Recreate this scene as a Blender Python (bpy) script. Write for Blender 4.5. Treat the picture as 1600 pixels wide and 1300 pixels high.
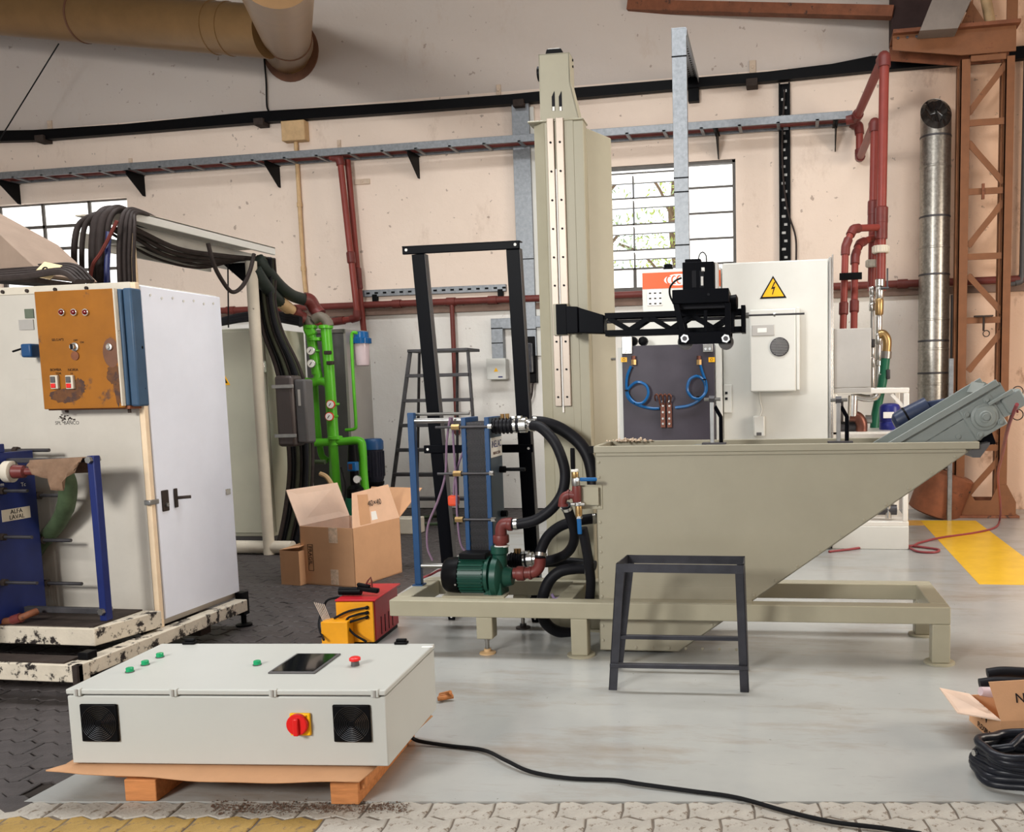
import bpy, bmesh, math, random
from mathutils import Vector, Matrix, Euler
random.seed(7)
for o in list(bpy.data.objects): bpy.data.objects.remove(o)
SC = bpy.context.scene
COL = SC.collection
PI = math.pi

# ------------------------------------------------------------------ camera
FPX, PITCH, ROLL, CX, CY, YAW, CH = 1417.3, .1011, -.0215, 996.3, 747.9, -.1767, 1.6
def _m(rows): return Matrix(rows)
_cp, _sp, _cr, _sr, _cw, _sw = math.cos(PITCH), math.sin(PITCH), math.cos(ROLL), math.sin(ROLL), math.cos(YAW), math.sin(YAW)
RC = (_m(((_cr, -_sr, 0), (_sr, _cr, 0), (0, 0, 1))) @ _m(((1, 0, 0), (0, _cp, -_sp), (0, _sp, _cp)))
      @ _m(((1, 0, 0), (0, 0, -1), (0, 1, 0))) @ _m(((_cw, -_sw, 0), (_sw, _cw, 0), (0, 0, 1))))
CAMP = Vector((0, 0, CH))
cam = bpy.data.cameras.new('camera')
cam.sensor_fit = 'HORIZONTAL'; cam.sensor_width = 36
cam.lens = FPX / 1600 * 36
cam.shift_x = (800 - CX) / 1600; cam.shift_y = (CY - 650) / 1600
cam.clip_start = .05; cam.clip_end = 200
co = bpy.data.objects.new('camera', cam); COL.objects.link(co)
_rt, _dn, _fw = RC[0], RC[1], RC[2]
co.matrix_world = Matrix(((_rt.x, -_dn.x, -_fw.x, 0), (_rt.y, -_dn.y, -_fw.y, 0), (_rt.z, -_dn.z, -_fw.z, CH), (0, 0, 0, 1)))
SC.camera = co

# ------------------------------------------------------------------ world, lights, exposure
w = bpy.data.worlds.new('sky'); SC.world = w; w.use_nodes = True
bg = w.node_tree.nodes['Background']
bg.inputs[0].default_value = (.86, .93, 1, 1); bg.inputs[1].default_value = 2.6
def area(name, loc, target, sx, sy, power, col=(1, 1, 1), spread=180):
    l = bpy.data.lights.new(name, 'AREA'); l.shape = 'RECTANGLE'; l.size = sx; l.size_y = sy
    l.energy = power; l.color = col; l.spread = math.radians(spread)
    o = bpy.data.objects.new(name, l); COL.objects.link(o); o.location = loc
    d = Vector(target) - Vector(loc); o.rotation_euler = d.to_track_quat('-Z', 'Y').to_euler()
    return o
area('gate_daylight', (-4.8, -4.0, 4.4), (-2.6, 9.0, 1.6), 2.2, 1.6, 315, (1, .985, .955), 110)
area('overhead_fill_strip', (-2.6, 6.3, 7.4), (-2.6, 6.5, 0), 11.0, 1.2, 530, (.97, .985, 1), 148)  # added overhead lamp under the closed roof, brightens wall and floor
area('overhead_fill_front', (.6, 2.2, 7.4), (.6, 2.4, 0), 3.0, 1.3, 15, (.95, .98, 1), 140)  # added weak fill lamp above the foreground, no roof opening there
area('side_gate_daylight', (6.6, 5.6, 2.9), (-.6, 7.2, 1.0), 2.6, 3.0, 300, (1, .89, .77), 150)
SC.view_settings.view_transform = 'Standard'; SC.view_settings.look = 'None'
SC.view_settings.gamma = 1; SC.view_settings.use_curve_mapping = False
SC.view_settings.exposure = -0.05

# ------------------------------------------------------------------ measuring: pixel ray meets a plane of a frame
def at(px, py, x=None, y=None, z=None, F=None):
    d = RC.transposed() @ Vector(((px - CX) / FPX, (py - CY) / FPX, 1)); o = CAMP.copy()
    if F is not None:
        I = F.inverted(); o = I @ o; d = I.to_3x3() @ d
    if x is not None: t = (x - o.x) / d.x
    elif y is not None: t = (y - o.y) / d.y
    else: t = (z - o.z) / d.z
    return o + d * t
def frame(x, y, z, deg): return Matrix.Translation((x, y, z)) @ Matrix.Rotation(math.radians(deg), 4, 'Z')

# ------------------------------------------------------------------ materials
def lin(c):
    return tuple((v / 255 / 12.92 if v / 255 <= .04045 else ((v / 255 + .055) / 1.055) ** 2.4) for v in c) + (1,)
MATS = {}
def mat(name, rgb, rough=.5, metal=0, var=.10, scale=5, bump=0, bscale=40, spots=None, spot_th=.62, spot_scale=4, rvar=.0, emit=0, trans=0, stretch=(1, 1, 1), coat=0, spec=None):
    if name in MATS: return MATS[name]
    m = bpy.data.materials.new(name); m.use_nodes = True; nt = m.node_tree; N = nt.nodes; L = nt.links
    b = N['Principled BSDF']; b.inputs['Roughness'].default_value = rough; b.inputs['Metallic'].default_value = metal
    b.inputs['Specular IOR Level'].default_value = spec if spec is not None else (.12 if max(rgb) < 60 else .3 if metal < .2 else .5)
    if coat: b.inputs['Coat Weight'].default_value = coat
    tc = N.new('ShaderNodeTexCoord'); mp = N.new('ShaderNodeMapping'); mp.inputs['Scale'].default_value = stretch
    L.new(tc.outputs['Object'], mp.inputs[0])
    c = lin(rgb)
    n = N.new('ShaderNodeTexNoise'); n.inputs['Scale'].default_value = scale; n.inputs['Detail'].default_value = 5; n.inputs['Roughness'].default_value = .65
    L.new(mp.outputs[0], n.inputs['Vector'])
    r = N.new('ShaderNodeValToRGB'); r.color_ramp.elements[0].position = .3; r.color_ramp.elements[1].position = .7
    r.color_ramp.elements[0].color = tuple(v * (1 - var) for v in c[:3]) + (1,)
    r.color_ramp.elements[1].color = tuple(min(1, v * (1 + var)) for v in c[:3]) + (1,)
    L.new(n.outputs[0], r.inputs[0]); outc = r.outputs[0]
    if spots:
        s = N.new('ShaderNodeTexNoise'); s.inputs['Scale'].default_value = spot_scale; s.inputs['Detail'].default_value = 8; s.inputs['Roughness'].default_value = .7
        L.new(mp.outputs[0], s.inputs['Vector'])
        q = N.new('ShaderNodeValToRGB'); q.color_ramp.elements[0].position = spot_th; q.color_ramp.elements[1].position = min(1, spot_th + .06)
        L.new(s.outputs[0], q.inputs[0])
        mx = N.new('ShaderNodeMix'); mx.data_type = 'RGBA'; L.new(q.outputs[0], mx.inputs[0]); L.new(outc, mx.inputs[6]); mx.inputs[7].default_value = lin(spots)
        outc = mx.outputs[2]
    L.new(outc, b.inputs['Base Color'])
    if rvar:
        mr = N.new('ShaderNodeMapRange'); mr.inputs[3].default_value = max(.02, rough - rvar); mr.inputs[4].default_value = min(1, rough + rvar)
        L.new(n.outputs[0], mr.inputs[0]); L.new(mr.outputs[0], b.inputs['Roughness'])
    if bump:
        k = N.new('ShaderNodeTexNoise'); k.inputs['Scale'].default_value = bscale; k.inputs['Detail'].default_value = 4
        L.new(mp.outputs[0], k.inputs['Vector'])
        bp = N.new('ShaderNodeBump'); bp.inputs['Strength'].default_value = bump; bp.inputs['Distance'].default_value = .01
        L.new(k.outputs[0], bp.inputs['Height']); L.new(bp.outputs[0], b.inputs['Normal'])
    if emit:
        b.inputs['Emission Color'].default_value = c; b.inputs['Emission Strength'].default_value = emit
    if trans:
        b.inputs['Transmission Weight'].default_value = trans
    MATS[name] = m; return m

M_mach = mat('beige_machine_paint', (161, 155, 134), .42, var=.05, scale=3, rvar=.06)
M_tank = mat('greige_tank_paint', (156, 150, 131), .4, var=.05, scale=2.5, rvar=.08)
M_conv = mat('grey_green_conveyor_paint', (128, 134, 130), .45, var=.06, scale=4)
M_black = mat('black_powder_coat', (7, 8, 13), .4, var=.15, scale=8, spec=.04)
M_blk = mat('black_plastic', (11, 11, 13), .45, var=.1, spec=.08)
M_rub = mat('black_rubber_hose', (22, 22, 26), .5, var=.2, scale=12, spec=.15)
M_dkrub = mat('brown_black_cable', (52, 45, 43), .6, var=.25, scale=9)
M_encl = mat('light_grey_enclosure_paint', (185, 186, 180), .34, var=.02, scale=2, bump=.03, bscale=300)
M_white = mat('white_sheet_metal', (208, 207, 200), .35, var=.03, scale=3)
M_offw = mat('off_white_worn_paint', (200, 191, 174), .5, var=.08, scale=4, spots=(70, 55, 45), spot_th=.665, spot_scale=9)
M_cab = mat('old_cabinet_paint', (188, 182, 171), .45, var=.07, scale=2.5, spots=(95, 80, 68), spot_th=.72, spot_scale=7)
M_door = mat('sky_tinted_door_paint', (228, 232, 242), .2, var=.03, scale=3, spots=(90, 80, 75), spot_th=.76, spot_scale=11)  # bluish sky reflection on the door put into its base colour
M_skid = mat('chipped_skid_paint', (200, 190, 172), .6, var=.12, scale=5, spots=(38, 32, 30), spot_th=.525, spot_scale=12, bump=.3, bscale=30)
M_dirt = mat('dark_grimy_steel', (58, 50, 46), .7, var=.3, scale=8, bump=.2)
M_galv = mat('galvanised_steel', (134, 138, 142), .45, .6, var=.22, scale=22, rvar=.12)
M_galvd = mat('galvanised_duct_steel', (150, 146, 138), .34, .85, var=.3, scale=30, rvar=.12)
M_steel = mat('bare_steel', (150, 148, 144), .35, .9, var=.15, scale=12, rvar=.1)
M_dsteel = mat('dark_bare_steel', (74, 72, 74), .5, .6, var=.25, scale=10, rvar=.1)
M_stool = mat('dark_mill_steel', (56, 56, 62), .45, .5, var=.25, scale=9, rvar=.1, spots=(96, 86, 80), spot_th=.68, spot_scale=14)
M_chrome = mat('bright_zinc', (205, 203, 198), .25, .95, var=.06)
M_brass = mat('brass', (168, 138, 92), .34, .85, var=.15)
M_copper = mat('copper', (108, 68, 56), .4, .7, var=.2)
M_orng = mat('orange_oxide_paint', (120, 77, 48), .55, var=.14, scale=6, spots=(100, 58, 38), spot_th=.62, spot_scale=6, bump=.1)
M_rust = mat('rusty_brown_paint', (120, 72, 48), .65, var=.25, scale=7, spots=(62, 44, 36), spot_th=.58, spot_scale=6)
M_red = mat('red_oxide_pipe', (128, 57, 50), .38, var=.08, scale=6)
M_redf = mat('red_oxide_fitting', (104, 48, 44), .42, var=.14, scale=9)
M_dred = mat('dark_red_pipe', (106, 50, 44), .45, var=.16, scale=7)
M_blue = mat('mid_blue_paint', (26, 66, 108), .4, var=.1, scale=7)
M_dblue = mat('deep_blue_paint', (24, 37, 94), .42, var=.16, scale=6)
M_sblue = mat('steel_blue_paint', (54, 78, 102), .45, var=.12, scale=6)
M_gblue = mat('grey_blue_plate', (84, 98, 112), .4, .3, var=.08)
M_hose = mat('bright_blue_tube', (16, 86, 142), .3, var=.06)
M_green = mat('bright_green_pipe_paint', (84, 172, 38), .32, var=.08, scale=7)
M_dgreen = mat('dark_green_pump_paint', (22, 66, 54), .38, var=.12, scale=8)
M_bgreen = mat('bottle_green', (24, 92, 66), .45, var=.12)
M_ghose = mat('olive_hose', (64, 78, 54), .6, var=.3, scale=10)
M_card = mat('cardboard', (196, 150, 112), .75, var=.06, scale=5, bump=.04, bscale=120)
M_cardi = mat('cardboard_liner', (214, 188, 168), .75, var=.06, scale=5)
M_wood = mat('pallet_wood', (188, 124, 74), .7, var=.22, scale=6, stretch=(1, 8, 8), spots=(120, 70, 36), spot_th=.68, bump=.1)
M_yel = mat('ochre_panel_paint', (146, 90, 18), .4, var=.14, scale=4, spots=(92, 62, 44), spot_th=.6, spot_scale=5)
M_wyel = mat('welder_yellow', (226, 154, 20), .42, var=.08, scale=8, spots=(110, 80, 30), spot_th=.7, spot_scale=12)
M_wred = mat('welder_red', (178, 30, 40), .4, var=.12, scale=8, spots=(70, 18, 24), spot_th=.66, spot_scale=9)
M_floor_yel = mat('yellow_floor_paint', (232, 184, 48), .25, var=.08, scale=5, stretch=(1, 1, 1))
M_duct = mat('tan_painted_duct', (130, 99, 62), .34, .25, var=.1, scale=3, spots=(104, 74, 50), spot_th=.72, spot_scale=5)
M_flange = mat('brown_duct_flange', (104, 70, 52), .6, var=.2)
M_tan = mat('tan_conduit', (198, 166, 124), .6, var=.14, scale=8, spots=(120, 92, 62), spot_th=.68)
M_orange = mat('orange_stripe', (216, 84, 20), .4, var=.02)
M_dplate = mat('dark_phenolic_plate', (62, 57, 66), .45, var=.1, scale=5)
M_sgrey = mat('satin_grey_sheet', (176, 172, 166), .4, .45, var=.06, scale=3)
M_dkgrey = mat('dark_grey_cabinet', (84, 82, 82), .45, var=.08)
M_gcab = mat('pale_olive_cabinet', (180, 178, 160), .42, var=.05, scale=2)
M_redl = mat('red_plastic', (214, 36, 34), .3, var=.04)
M_yelp = mat('yellow_plastic', (246, 182, 20), .35, var=.03)
M_grn = mat('green_lens', (20, 150, 96), .15, var=.05)
M_paper = mat('white_print', (236, 234, 228), .6, var=.02)
M_ink = mat('dark_print', (26, 26, 30), .6, var=.02)
M_navy = mat('navy_print', (22, 34, 104), .5, var=.02)
M_screen = mat('dark_touch_glass', (18, 20, 22), .06, var=.02, coat=.5)
M_purple = mat('mauve_tube', (128, 104, 124), .45, var=.1)
M_cloth = mat('brown_rag', (126, 100, 80), .9, var=.18, scale=9, bump=.3, bscale=60)
M_bluep = mat('blue_plastic_drum', (38, 44, 120), .35, var=.06)
M_clear = mat('milky_filter_bowl', (220, 200, 204), .15, var=.03, trans=.25)
M_cord = mat('black_cord', (22, 22, 24), .45, var=.1)
M_rcord = mat('dull_red_cord', (136, 58, 62), .5, var=.1)
M_ash = mat('pale_dust', (206, 186, 164), .9, var=.12, scale=20)
M_leaf = mat('leaf_green', (150, 178, 96), .6, var=.3, scale=3, emit=0)
M_bark = mat('tree_bark', (116, 96, 76), .8, var=.2)

# ------------------------------------------------------------------ geometry collector
WM = {}
class G:
    def __init__(s): s.v = []; s.f = []
    def add(s, v, f):
        k = len(s.v); s.v += [Vector(p) for p in v]; s.f += [tuple(i + k for i in q) for q in f]; return s
    def box(s, a, b):
        x0, x1 = sorted((a[0], b[0])); y0, y1 = sorted((a[1], b[1])); z0, z1 = sorted((a[2], b[2]))
        return s.add([(x0, y0, z0), (x1, y0, z0), (x1, y1, z0), (x0, y1, z0), (x0, y0, z1), (x1, y0, z1), (x1, y1, z1), (x0, y1, z1)],
                     [(0, 3, 2, 1), (4, 5, 6, 7), (0, 1, 5, 4), (1, 2, 6, 5), (2, 3, 7, 6), (3, 0, 4, 7)])
    def cbox(s, c, d): return s.box((c[0] - d[0] / 2, c[1] - d[1] / 2, c[2] - d[2] / 2), (c[0] + d[0] / 2, c[1] + d[1] / 2, c[2] + d[2] / 2))
    def prism(s, poly, a, b, axis='y'):
        n = len(poly)
        def P(p, t): return {'y': (p[0], t, p[1]), 'x': (t, p[0], p[1]), 'z': (p[0], p[1], t)}[axis]
        v = [P(p, a) for p in poly] + [P(p, b) for p in poly]
        return s.add(v, [tuple(range(n)), tuple(range(2 * n - 1, n - 1, -1))] + [(i, (i + 1) % n, n + (i + 1) % n, n + i) for i in range(n)])
    def plate(s, pts, off):
        n = len(pts); off = Vector(off); v = [Vector(p) for p in pts] + [Vector(p) + off for p in pts]
        return s.add(v, [tuple(range(n)), tuple(range(2 * n - 1, n - 1, -1))] + [(i, (i + 1) % n, n + (i + 1) % n, n + i) for i in range(n)])
    def lathe(s, p, d, prof, n=20):
        p = Vector(p); d = Vector(d).normalized(); u = d.orthogonal().normalized(); w2 = d.cross(u)
        v = []; f = []
        for t, r in prof:
            for i in range(n):
                a = 2 * PI * i / n; v.append(p + d * t + (u * math.cos(a) + w2 * math.sin(a)) * r)
        m = len(prof)
        for j in range(m - 1):
            for i in range(n): f.append((j * n + i, j * n + (i + 1) % n, (j + 1) * n + (i + 1) % n, (j + 1) * n + i))
        f.append(tuple(range(n - 1, -1, -1))); f.append(tuple((m - 1) * n + i for i in range(n)))
        return s.add(v, f)
    def cyl(s, a, b, r, n=16, r2=None):
        a = Vector(a); b = Vector(b); return s.lathe(a, b - a, [(0, r), ((b - a).length, r if r2 is None else r2)], n)
    def beam(s, a, b, w2, h, up=(0, 0, 1)):
        a = Vector(a); b = Vector(b); d = (b - a).normalized(); up = Vector(up)
        if abs(d.dot(up)) > .99: up = Vector((0, 1, 0))
        sd = d.cross(up).normalized(); up = sd.cross(d).normalized()
        q = [(-1, -1), (1, -1), (1, 1), (-1, 1)]
        v = [a + sd * i * w2 / 2 + up * j * h / 2 for i, j in q] + [b + sd * i * w2 / 2 + up * j * h / 2 for i, j in q]
        return s.add(v, [(3, 2, 1, 0), (4, 5, 6, 7), (0, 1, 5, 4), (1, 2, 6, 5), (2, 3, 7, 6), (3, 0, 4, 7)])
    def tube(s, pts, r, n=8, sub=6, closed=False):
        pts = [Vector(p) for p in pts]
        if sub > 1 and len(pts) > 2:
            q = []; m = len(pts)
            for i in range(m if closed else m - 1):
                p1, p2 = pts[i], pts[(i + 1) % m]
                p0 = pts[(i - 1) % m] if closed or i > 0 else p1 * 2 - p2
                p3 = pts[(i + 2) % m] if closed or i + 2 < m else p2 * 2 - p1
                for k in range(sub):
                    t = k / sub
                    q.append(.5 * ((2 * p1) + (p2 - p0) * t + (2 * p0 - 5 * p1 + 4 * p2 - p3) * t * t + (3 * p1 - p0 - 3 * p2 + p3) * t ** 3))
            if not closed: q.append(pts[-1])
            pts = q
        m = len(pts); v = []; f = []; u = None
        for i, p in enumerate(pts):
            if closed: d = pts[(i + 1) % m] - pts[i - 1]
            else: d = pts[min(i + 1, m - 1)] - pts[max(i - 1, 0)]
            d = d.normalized() if d.length > 1e-9 else Vector((0, 0, 1))
            u = d.orthogonal().normalized() if u is None else (u - d * u.dot(d)).normalized()
            w2 = d.cross(u); rr = r[min(i, len(r) - 1)] if isinstance(r, (list, tuple)) else r
            for k in range(n):
                a = 2 * PI * k / n; v.append(p + (u * math.cos(a) + w2 * math.sin(a)) * rr)
        for i in range(m if closed else m - 1):
            j = (i + 1) % m
            for k in range(n): f.append((i * n + k, i * n + (k + 1) % n, j * n + (k + 1) % n, j * n + k))
        if not closed: f.append(tuple(range(n - 1, -1, -1))); f.append(tuple((m - 1) * n + k for k in range(n)))
        return s.add(v, f)
    def ring(s, c, d, R, r, n=24, k=8):
        c = Vector(c); d = Vector(d).normalized(); u = d.orthogonal().normalized(); w2 = d.cross(u)
        return s.tube([c + (u * math.cos(2 * PI * i / n) + w2 * math.sin(2 * PI * i / n)) * R for i in range(n)], r, k, 1, True)
    def build(s, name, m, parent=None, bevel=0, F=None, smooth=True, label=None, kind=None, seg=2):
        base = WM[parent] if parent else Matrix.Identity(4)
        T = base.inverted() @ (F if F is not None else Matrix.Identity(4))
        me = bpy.data.meshes.new(name); me.from_pydata([T @ p for p in s.v], [], s.f)
        bm = bmesh.new(); bm.from_mesh(me); bmesh.ops.recalc_face_normals(bm, faces=bm.faces); bm.to_mesh(me); bm.free()
        if smooth:
            me.polygons.foreach_set('use_smooth', [True] * len(me.polygons)); me.set_sharp_from_angle(angle=math.radians(38))
        me.materials.append(m); o = bpy.data.objects.new(name, me); COL.objects.link(o)
        if parent: o.parent = parent
        WM[o] = base.copy()
        if bevel:
            b = o.modifiers.new('bevel', 'BEVEL'); b.width = bevel; b.segments = seg; b.limit_method = 'ANGLE'; b.angle_limit = math.radians(40)
        if label: o['label'] = label
        if kind: o['kind'] = kind
        return o
def tag(o, label, cat, group=None):
    o['label'] = label; o['category'] = cat
    if group: o['group'] = group
    return o
def thing(name, label, cat, loc, rz=0, group=None):
    o = bpy.data.objects.new(name, None); COL.objects.link(o); o.location = loc; o.rotation_euler = (0, 0, rz); o.empty_display_size = .1
    WM[o] = Matrix.Translation(loc) @ Matrix.Rotation(rz, 4, 'Z'); return tag(o, label, cat, group)
def root(name, label, cat, F, loc=(0, 0, 0), group=None):       # thing whose base point is given in frame F
    Wd = F @ Vector(loc); a = F.to_euler().z
    return thing(name, label, cat, Wd, a, group)
def copy_tree(o, parent=None):
    c = o.copy(); COL.objects.link(c); c.parent = parent
    for ch in o.children: copy_tree(ch, c)
    return c
def struct(o): o['kind'] = 'structure'; return o
def text(name, s, size, M4, m, parent=None, ext=.0006, align='CENTER', kind=None):
    cu = bpy.data.curves.new(name, 'FONT'); cu.body = s; cu.size = size; cu.extrude = ext; cu.align_x = align; cu.align_y = 'CENTER'; cu.resolution_u = 3
    t = bpy.data.objects.new(name, cu); me = bpy.data.meshes.new_from_object(t); bpy.data.objects.remove(t); bpy.data.curves.remove(cu)
    base = WM[parent] if parent else Matrix.Identity(4)
    me.transform(base.inverted() @ M4); me.materials.clear(); me.materials.append(m)
    o = bpy.data.objects.new(name, me); COL.objects.link(o)
    if parent: o.parent = parent
    WM[o] = base.copy()
    return o
def facing_y(p, F=None, turn=0):                                   # lettering plane that faces -y of frame F
    return (F or Matrix.Identity(4)) @ Matrix.Translation(p) @ Matrix.Rotation(turn, 4, 'Y') @ Matrix.Rotation(PI / 2, 4, 'X')
V = Vector

# ================================================================== SETTING
WY = 11.7
def node_mat(name):
    m = bpy.data.materials.new(name); m.use_nodes = True; return m, m.node_tree.nodes, m.node_tree.links
def wall_material():
    m, N, L = node_mat('aged_plaster'); b = N['Principled BSDF']; b.inputs['Roughness'].default_value = .85
    g = N.new('ShaderNodeNewGeometry'); sx = N.new('ShaderNodeSeparateXYZ'); L.new(g.outputs['Position'], sx.inputs[0])
    def noise(sc, det=6, ro=.65, st=(1, 1, 1)):
        mp = N.new('ShaderNodeMapping'); mp.inputs['Scale'].default_value = st; L.new(g.outputs['Position'], mp.inputs[0])
        n = N.new('ShaderNodeTexNoise'); n.inputs['Scale'].default_value = sc; n.inputs['Detail'].default_value = det; n.inputs['Roughness'].default_value = ro
        L.new(mp.outputs[0], n.inputs['Vector']); return n.outputs[0]
    def ramp(i, a, c):
        r = N.new('ShaderNodeValToRGB'); r.color_ramp.elements[0].position = a; r.color_ramp.elements[1].position = c; L.new(i, r.inputs[0]); return r.outputs[0]
    def mix(f, a, c):
        x = N.new('ShaderNodeMix'); x.data_type = 'RGBA'; L.new(f, x.inputs[0])
        for s, v in ((6, a), (7, c)):
            if isinstance(v, tuple): x.inputs[s].default_value = v
            else: L.new(v, x.inputs[s])
        return x.outputs[2]
    def math2(op, a, c):
        x = N.new('ShaderNodeMath'); x.operation = op
        for s, v in ((0, a), (1, c)):
            if isinstance(v, (int, float)): x.inputs[s].default_value = v
            else: L.new(v, x.inputs[s])
        return x.outputs[0]
    z = sx.outputs[2]
    dado = math2('GREATER_THAN', z, 2.72)                              # two coats of paint meet at the pipe
    base = mix(dado, lin((230, 227, 220)), lin((232, 214, 198)))
    top = math2('GREATER_THAN', z, 5.43)
    base = mix(top, base, lin((196, 186, 178)))  # roof shade above the trunking put into the plaster colour
    mott = ramp(noise(.9), .35, .75); base = mix(math2('MULTIPLY', mott, .22), base, lin((196, 176, 160)))
    base = mix(math2('MULTIPLY', ramp(noise(2.2, 9, .75, (1, 1, .5)), .58, .72), .35), base, lin((176, 150, 130)))
    # peach tint growing to the right, with brown stains, by the steel stanchion corner
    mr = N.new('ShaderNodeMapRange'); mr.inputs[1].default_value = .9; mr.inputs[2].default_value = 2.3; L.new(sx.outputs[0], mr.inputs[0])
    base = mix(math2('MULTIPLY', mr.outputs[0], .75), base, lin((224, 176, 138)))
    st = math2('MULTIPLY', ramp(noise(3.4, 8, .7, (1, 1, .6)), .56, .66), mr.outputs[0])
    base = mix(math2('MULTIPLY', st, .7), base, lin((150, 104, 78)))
    pits = ramp(noise(11, 3, .5), .70, .73); base = mix(math2('MULTIPLY', pits, .55), base, lin((120, 100, 88)))
    L.new(base, b.inputs['Base Color'])
    bp = N.new('ShaderNodeBump'); bp.inputs['Strength'].default_value = .35; bp.inputs['Distance'].default_value = .03
    L.new(noise(5, 6), bp.inputs['Height']); L.new(bp.outputs[0], b.inputs['Normal'])
    return m
def floor_material():
    m, N, L = node_mat('pale_floor_paint'); b = N['Principled BSDF']
    g = N.new('ShaderNodeNewGeometry')
    def noise(sc, det=6, ro=.65, st=(1, 1, 1)):
        mp = N.new('ShaderNodeMapping'); mp.inputs['Scale'].default_value = st; mp.inputs['Rotation'].default_value = (0, 0, -.12); L.new(g.outputs['Position'], mp.inputs[0])
        n = N.new('ShaderNodeTexNoise'); n.inputs['Scale'].default_value = sc; n.inputs['Detail'].default_value = det; n.inputs['Roughness'].default_value = ro
        L.new(mp.outputs[0], n.inputs['Vector']); return n.outputs[0]
    def ramp(i, a, c, v0=(0, 0, 0, 1), v1=(1, 1, 1, 1)):
        r = N.new('ShaderNodeValToRGB'); r.color_ramp.elements[0].position = a; r.color_ramp.elements[1].position = c
        r.color_ramp.elements[0].color = v0; r.color_ramp.elements[1].color = v1; L.new(i, r.inputs[0]); return r.outputs[0]
    def mix(f, a, c, k=1.0):
        mu = N.new('ShaderNodeMath'); mu.operation = 'MULTIPLY'; L.new(f, mu.inputs[0]); mu.inputs[1].default_value = k
        x = N.new('ShaderNodeMix'); x.data_type = 'RGBA'; L.new(mu.outputs[0], x.inputs[0])
        for s, v in ((6, a), (7, c)):
            if isinstance(v, tuple): x.inputs[s].default_value = v
            else: L.new(v, x.inputs[s])
        return x.outputs[2]
    base = ramp(noise(.8, 5), .3, .7, lin((153, 154, 151)), lin((171, 171, 166)))
    base = mix(ramp(noise(1.3, 8, .7, (.45, 1.6, 1)), .52, .7), base, lin((134, 118, 102)), .75)
    base = mix(ramp(noise(7, 8, .75, (.4, 1.6, 1)), .6, .7), base, lin((128, 122, 116)), .4)
    base = mix(ramp(noise(38, 4, .6), 0.71, .725), base, lin((92, 84, 78)), .8)
    L.new(base, b.inputs['Base Color'])
    rr = N.new('ShaderNodeMapRange'); rr.inputs[3].default_value = .1; rr.inputs[4].default_value = .34; L.new(noise(2.5, 6), rr.inputs[0]); L.new(rr.outputs[0], b.inputs['Roughness'])
    bp = N.new('ShaderNodeBump'); bp.inputs['Strength'].default_value = .12; bp.inputs['Distance'].default_value = .01; L.new(noise(6, 5), bp.inputs['Height']); L.new(bp.outputs[0], b.inputs['Normal'])
    return m
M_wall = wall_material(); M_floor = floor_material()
M_ceil = mat('roof_sheet', (150, 146, 140), .8, var=.1)
M_pav = mat('dark_paver', (66, 61, 60), .55, var=.25, scale=9, bump=.3, bscale=60, rvar=.15)
M_pavw = mat('worn_white_paver', (164, 158, 148), .65, var=.14, scale=8, spots=(112, 98, 84), spot_th=.56, spot_scale=26, bump=.4, bscale=60)
M_pavy = mat('worn_yellow_paver', (150, 122, 66), .65, var=.18, scale=8, spots=(112, 94, 72), spot_th=.56, spot_scale=24, bump=.4, bscale=60)
M_bed = mat('paver_joint_dirt', (48, 43, 40), .9, var=.3, scale=9)

# painted slab: left edge follows the walkway line, front edge the worn strip
FS = frame(-3.17, 2.985, 0, 7.4)                                       # frame of the worn strip
FRONT = lambda x: 2.985 + (x + 3.17) * math.tan(math.radians(7.4))
LE = lambda y: -3.06
g = G(); g.prism([(-3.06, FRONT(-3.06)), (9, FRONT(9)), (9, WY + .3), (-3.35, WY + .3), (-3.3, 8.6), (-3.03, 5.3)], -.12, 0, 'z')
fl = struct(g.build('floor', M_floor)); fl['label'] = 'pale grey painted floor, worn and scuffed, faintly glossy'
g = G(); g.box((-13, -4, -.2), (9, WY + .3, -.016)); bed = struct(g.build('floor_paved', M_bed)); bed['label'] = 'dark wavy interlocking block paving'
# yellow stripe painted on the slab
g = G(); g.prism([(1.39, 7.35), (2.0, 7.35), (1.98, 10.72), (1.37, 10.72)], 0, .003, 'z')
tag(g.build('floor_stripe', M_floor_yel), 'wide yellow stripe painted on floor by the orange stanchion', 'floor marking')
g = G(); g.prism([(1.02, 10.35), (1.372, 10.35), (1.372, 10.72), (1.02, 10.72)], 0, .003, 'z')
tag(g.build('floor_stripe', mat('faded_yellow_floor_paint', (200, 150, 66), .4, var=.15)), 'short faded yellow patch meeting the wide yellow stripe', 'floor marking')

# ---- interlocking pavers
PL, PW, JG = .235, .13, .007
def paver_mesh(name, m):
    a = .015; g = []
    L2 = PL / 2 - JG / 2; W2 = PW / 2 - JG / 2
    xs = [-1, -.75, -.5, -.25, 0, .25, .5, .75, 1]; off = [0, a, 0, -a, 0, a, 0, -a, 0]
    lo = [(x * L2, -W2 + o) for x, o in zip(xs, off)]; hi = [(x * L2, W2 + o) for x, o in zip(xs, off)][::-1]
    poly = lo + [(L2 + .004, 0)] + hi + [(-L2 + .004, 0)]
    n = len(poly); G1 = G()
    v = [(x, y, -.03) for x, y in poly] + [(x, y, -.004) for x, y in poly] + [(x * .965, y * .93, 0) for x, y in poly]
    f = [tuple(2 * n + i for i in range(n))]
    for k in (0, 1): f += [(k * n + i, k * n + (i + 1) % n, (k + 1) * n + (i + 1) % n, (k + 1) * n + i) for i in range(n)]
    me = bpy.data.meshes.new(name); me.from_pydata(v, [], f); me.materials.append(m); return me
PM = {k: paver_mesh('paver_' + k, m) for k, m in (('dark', M_pav), ('white', M_pavw), ('yellow', M_pavy))}
WM[bed] = Matrix.Identity(4)
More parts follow.
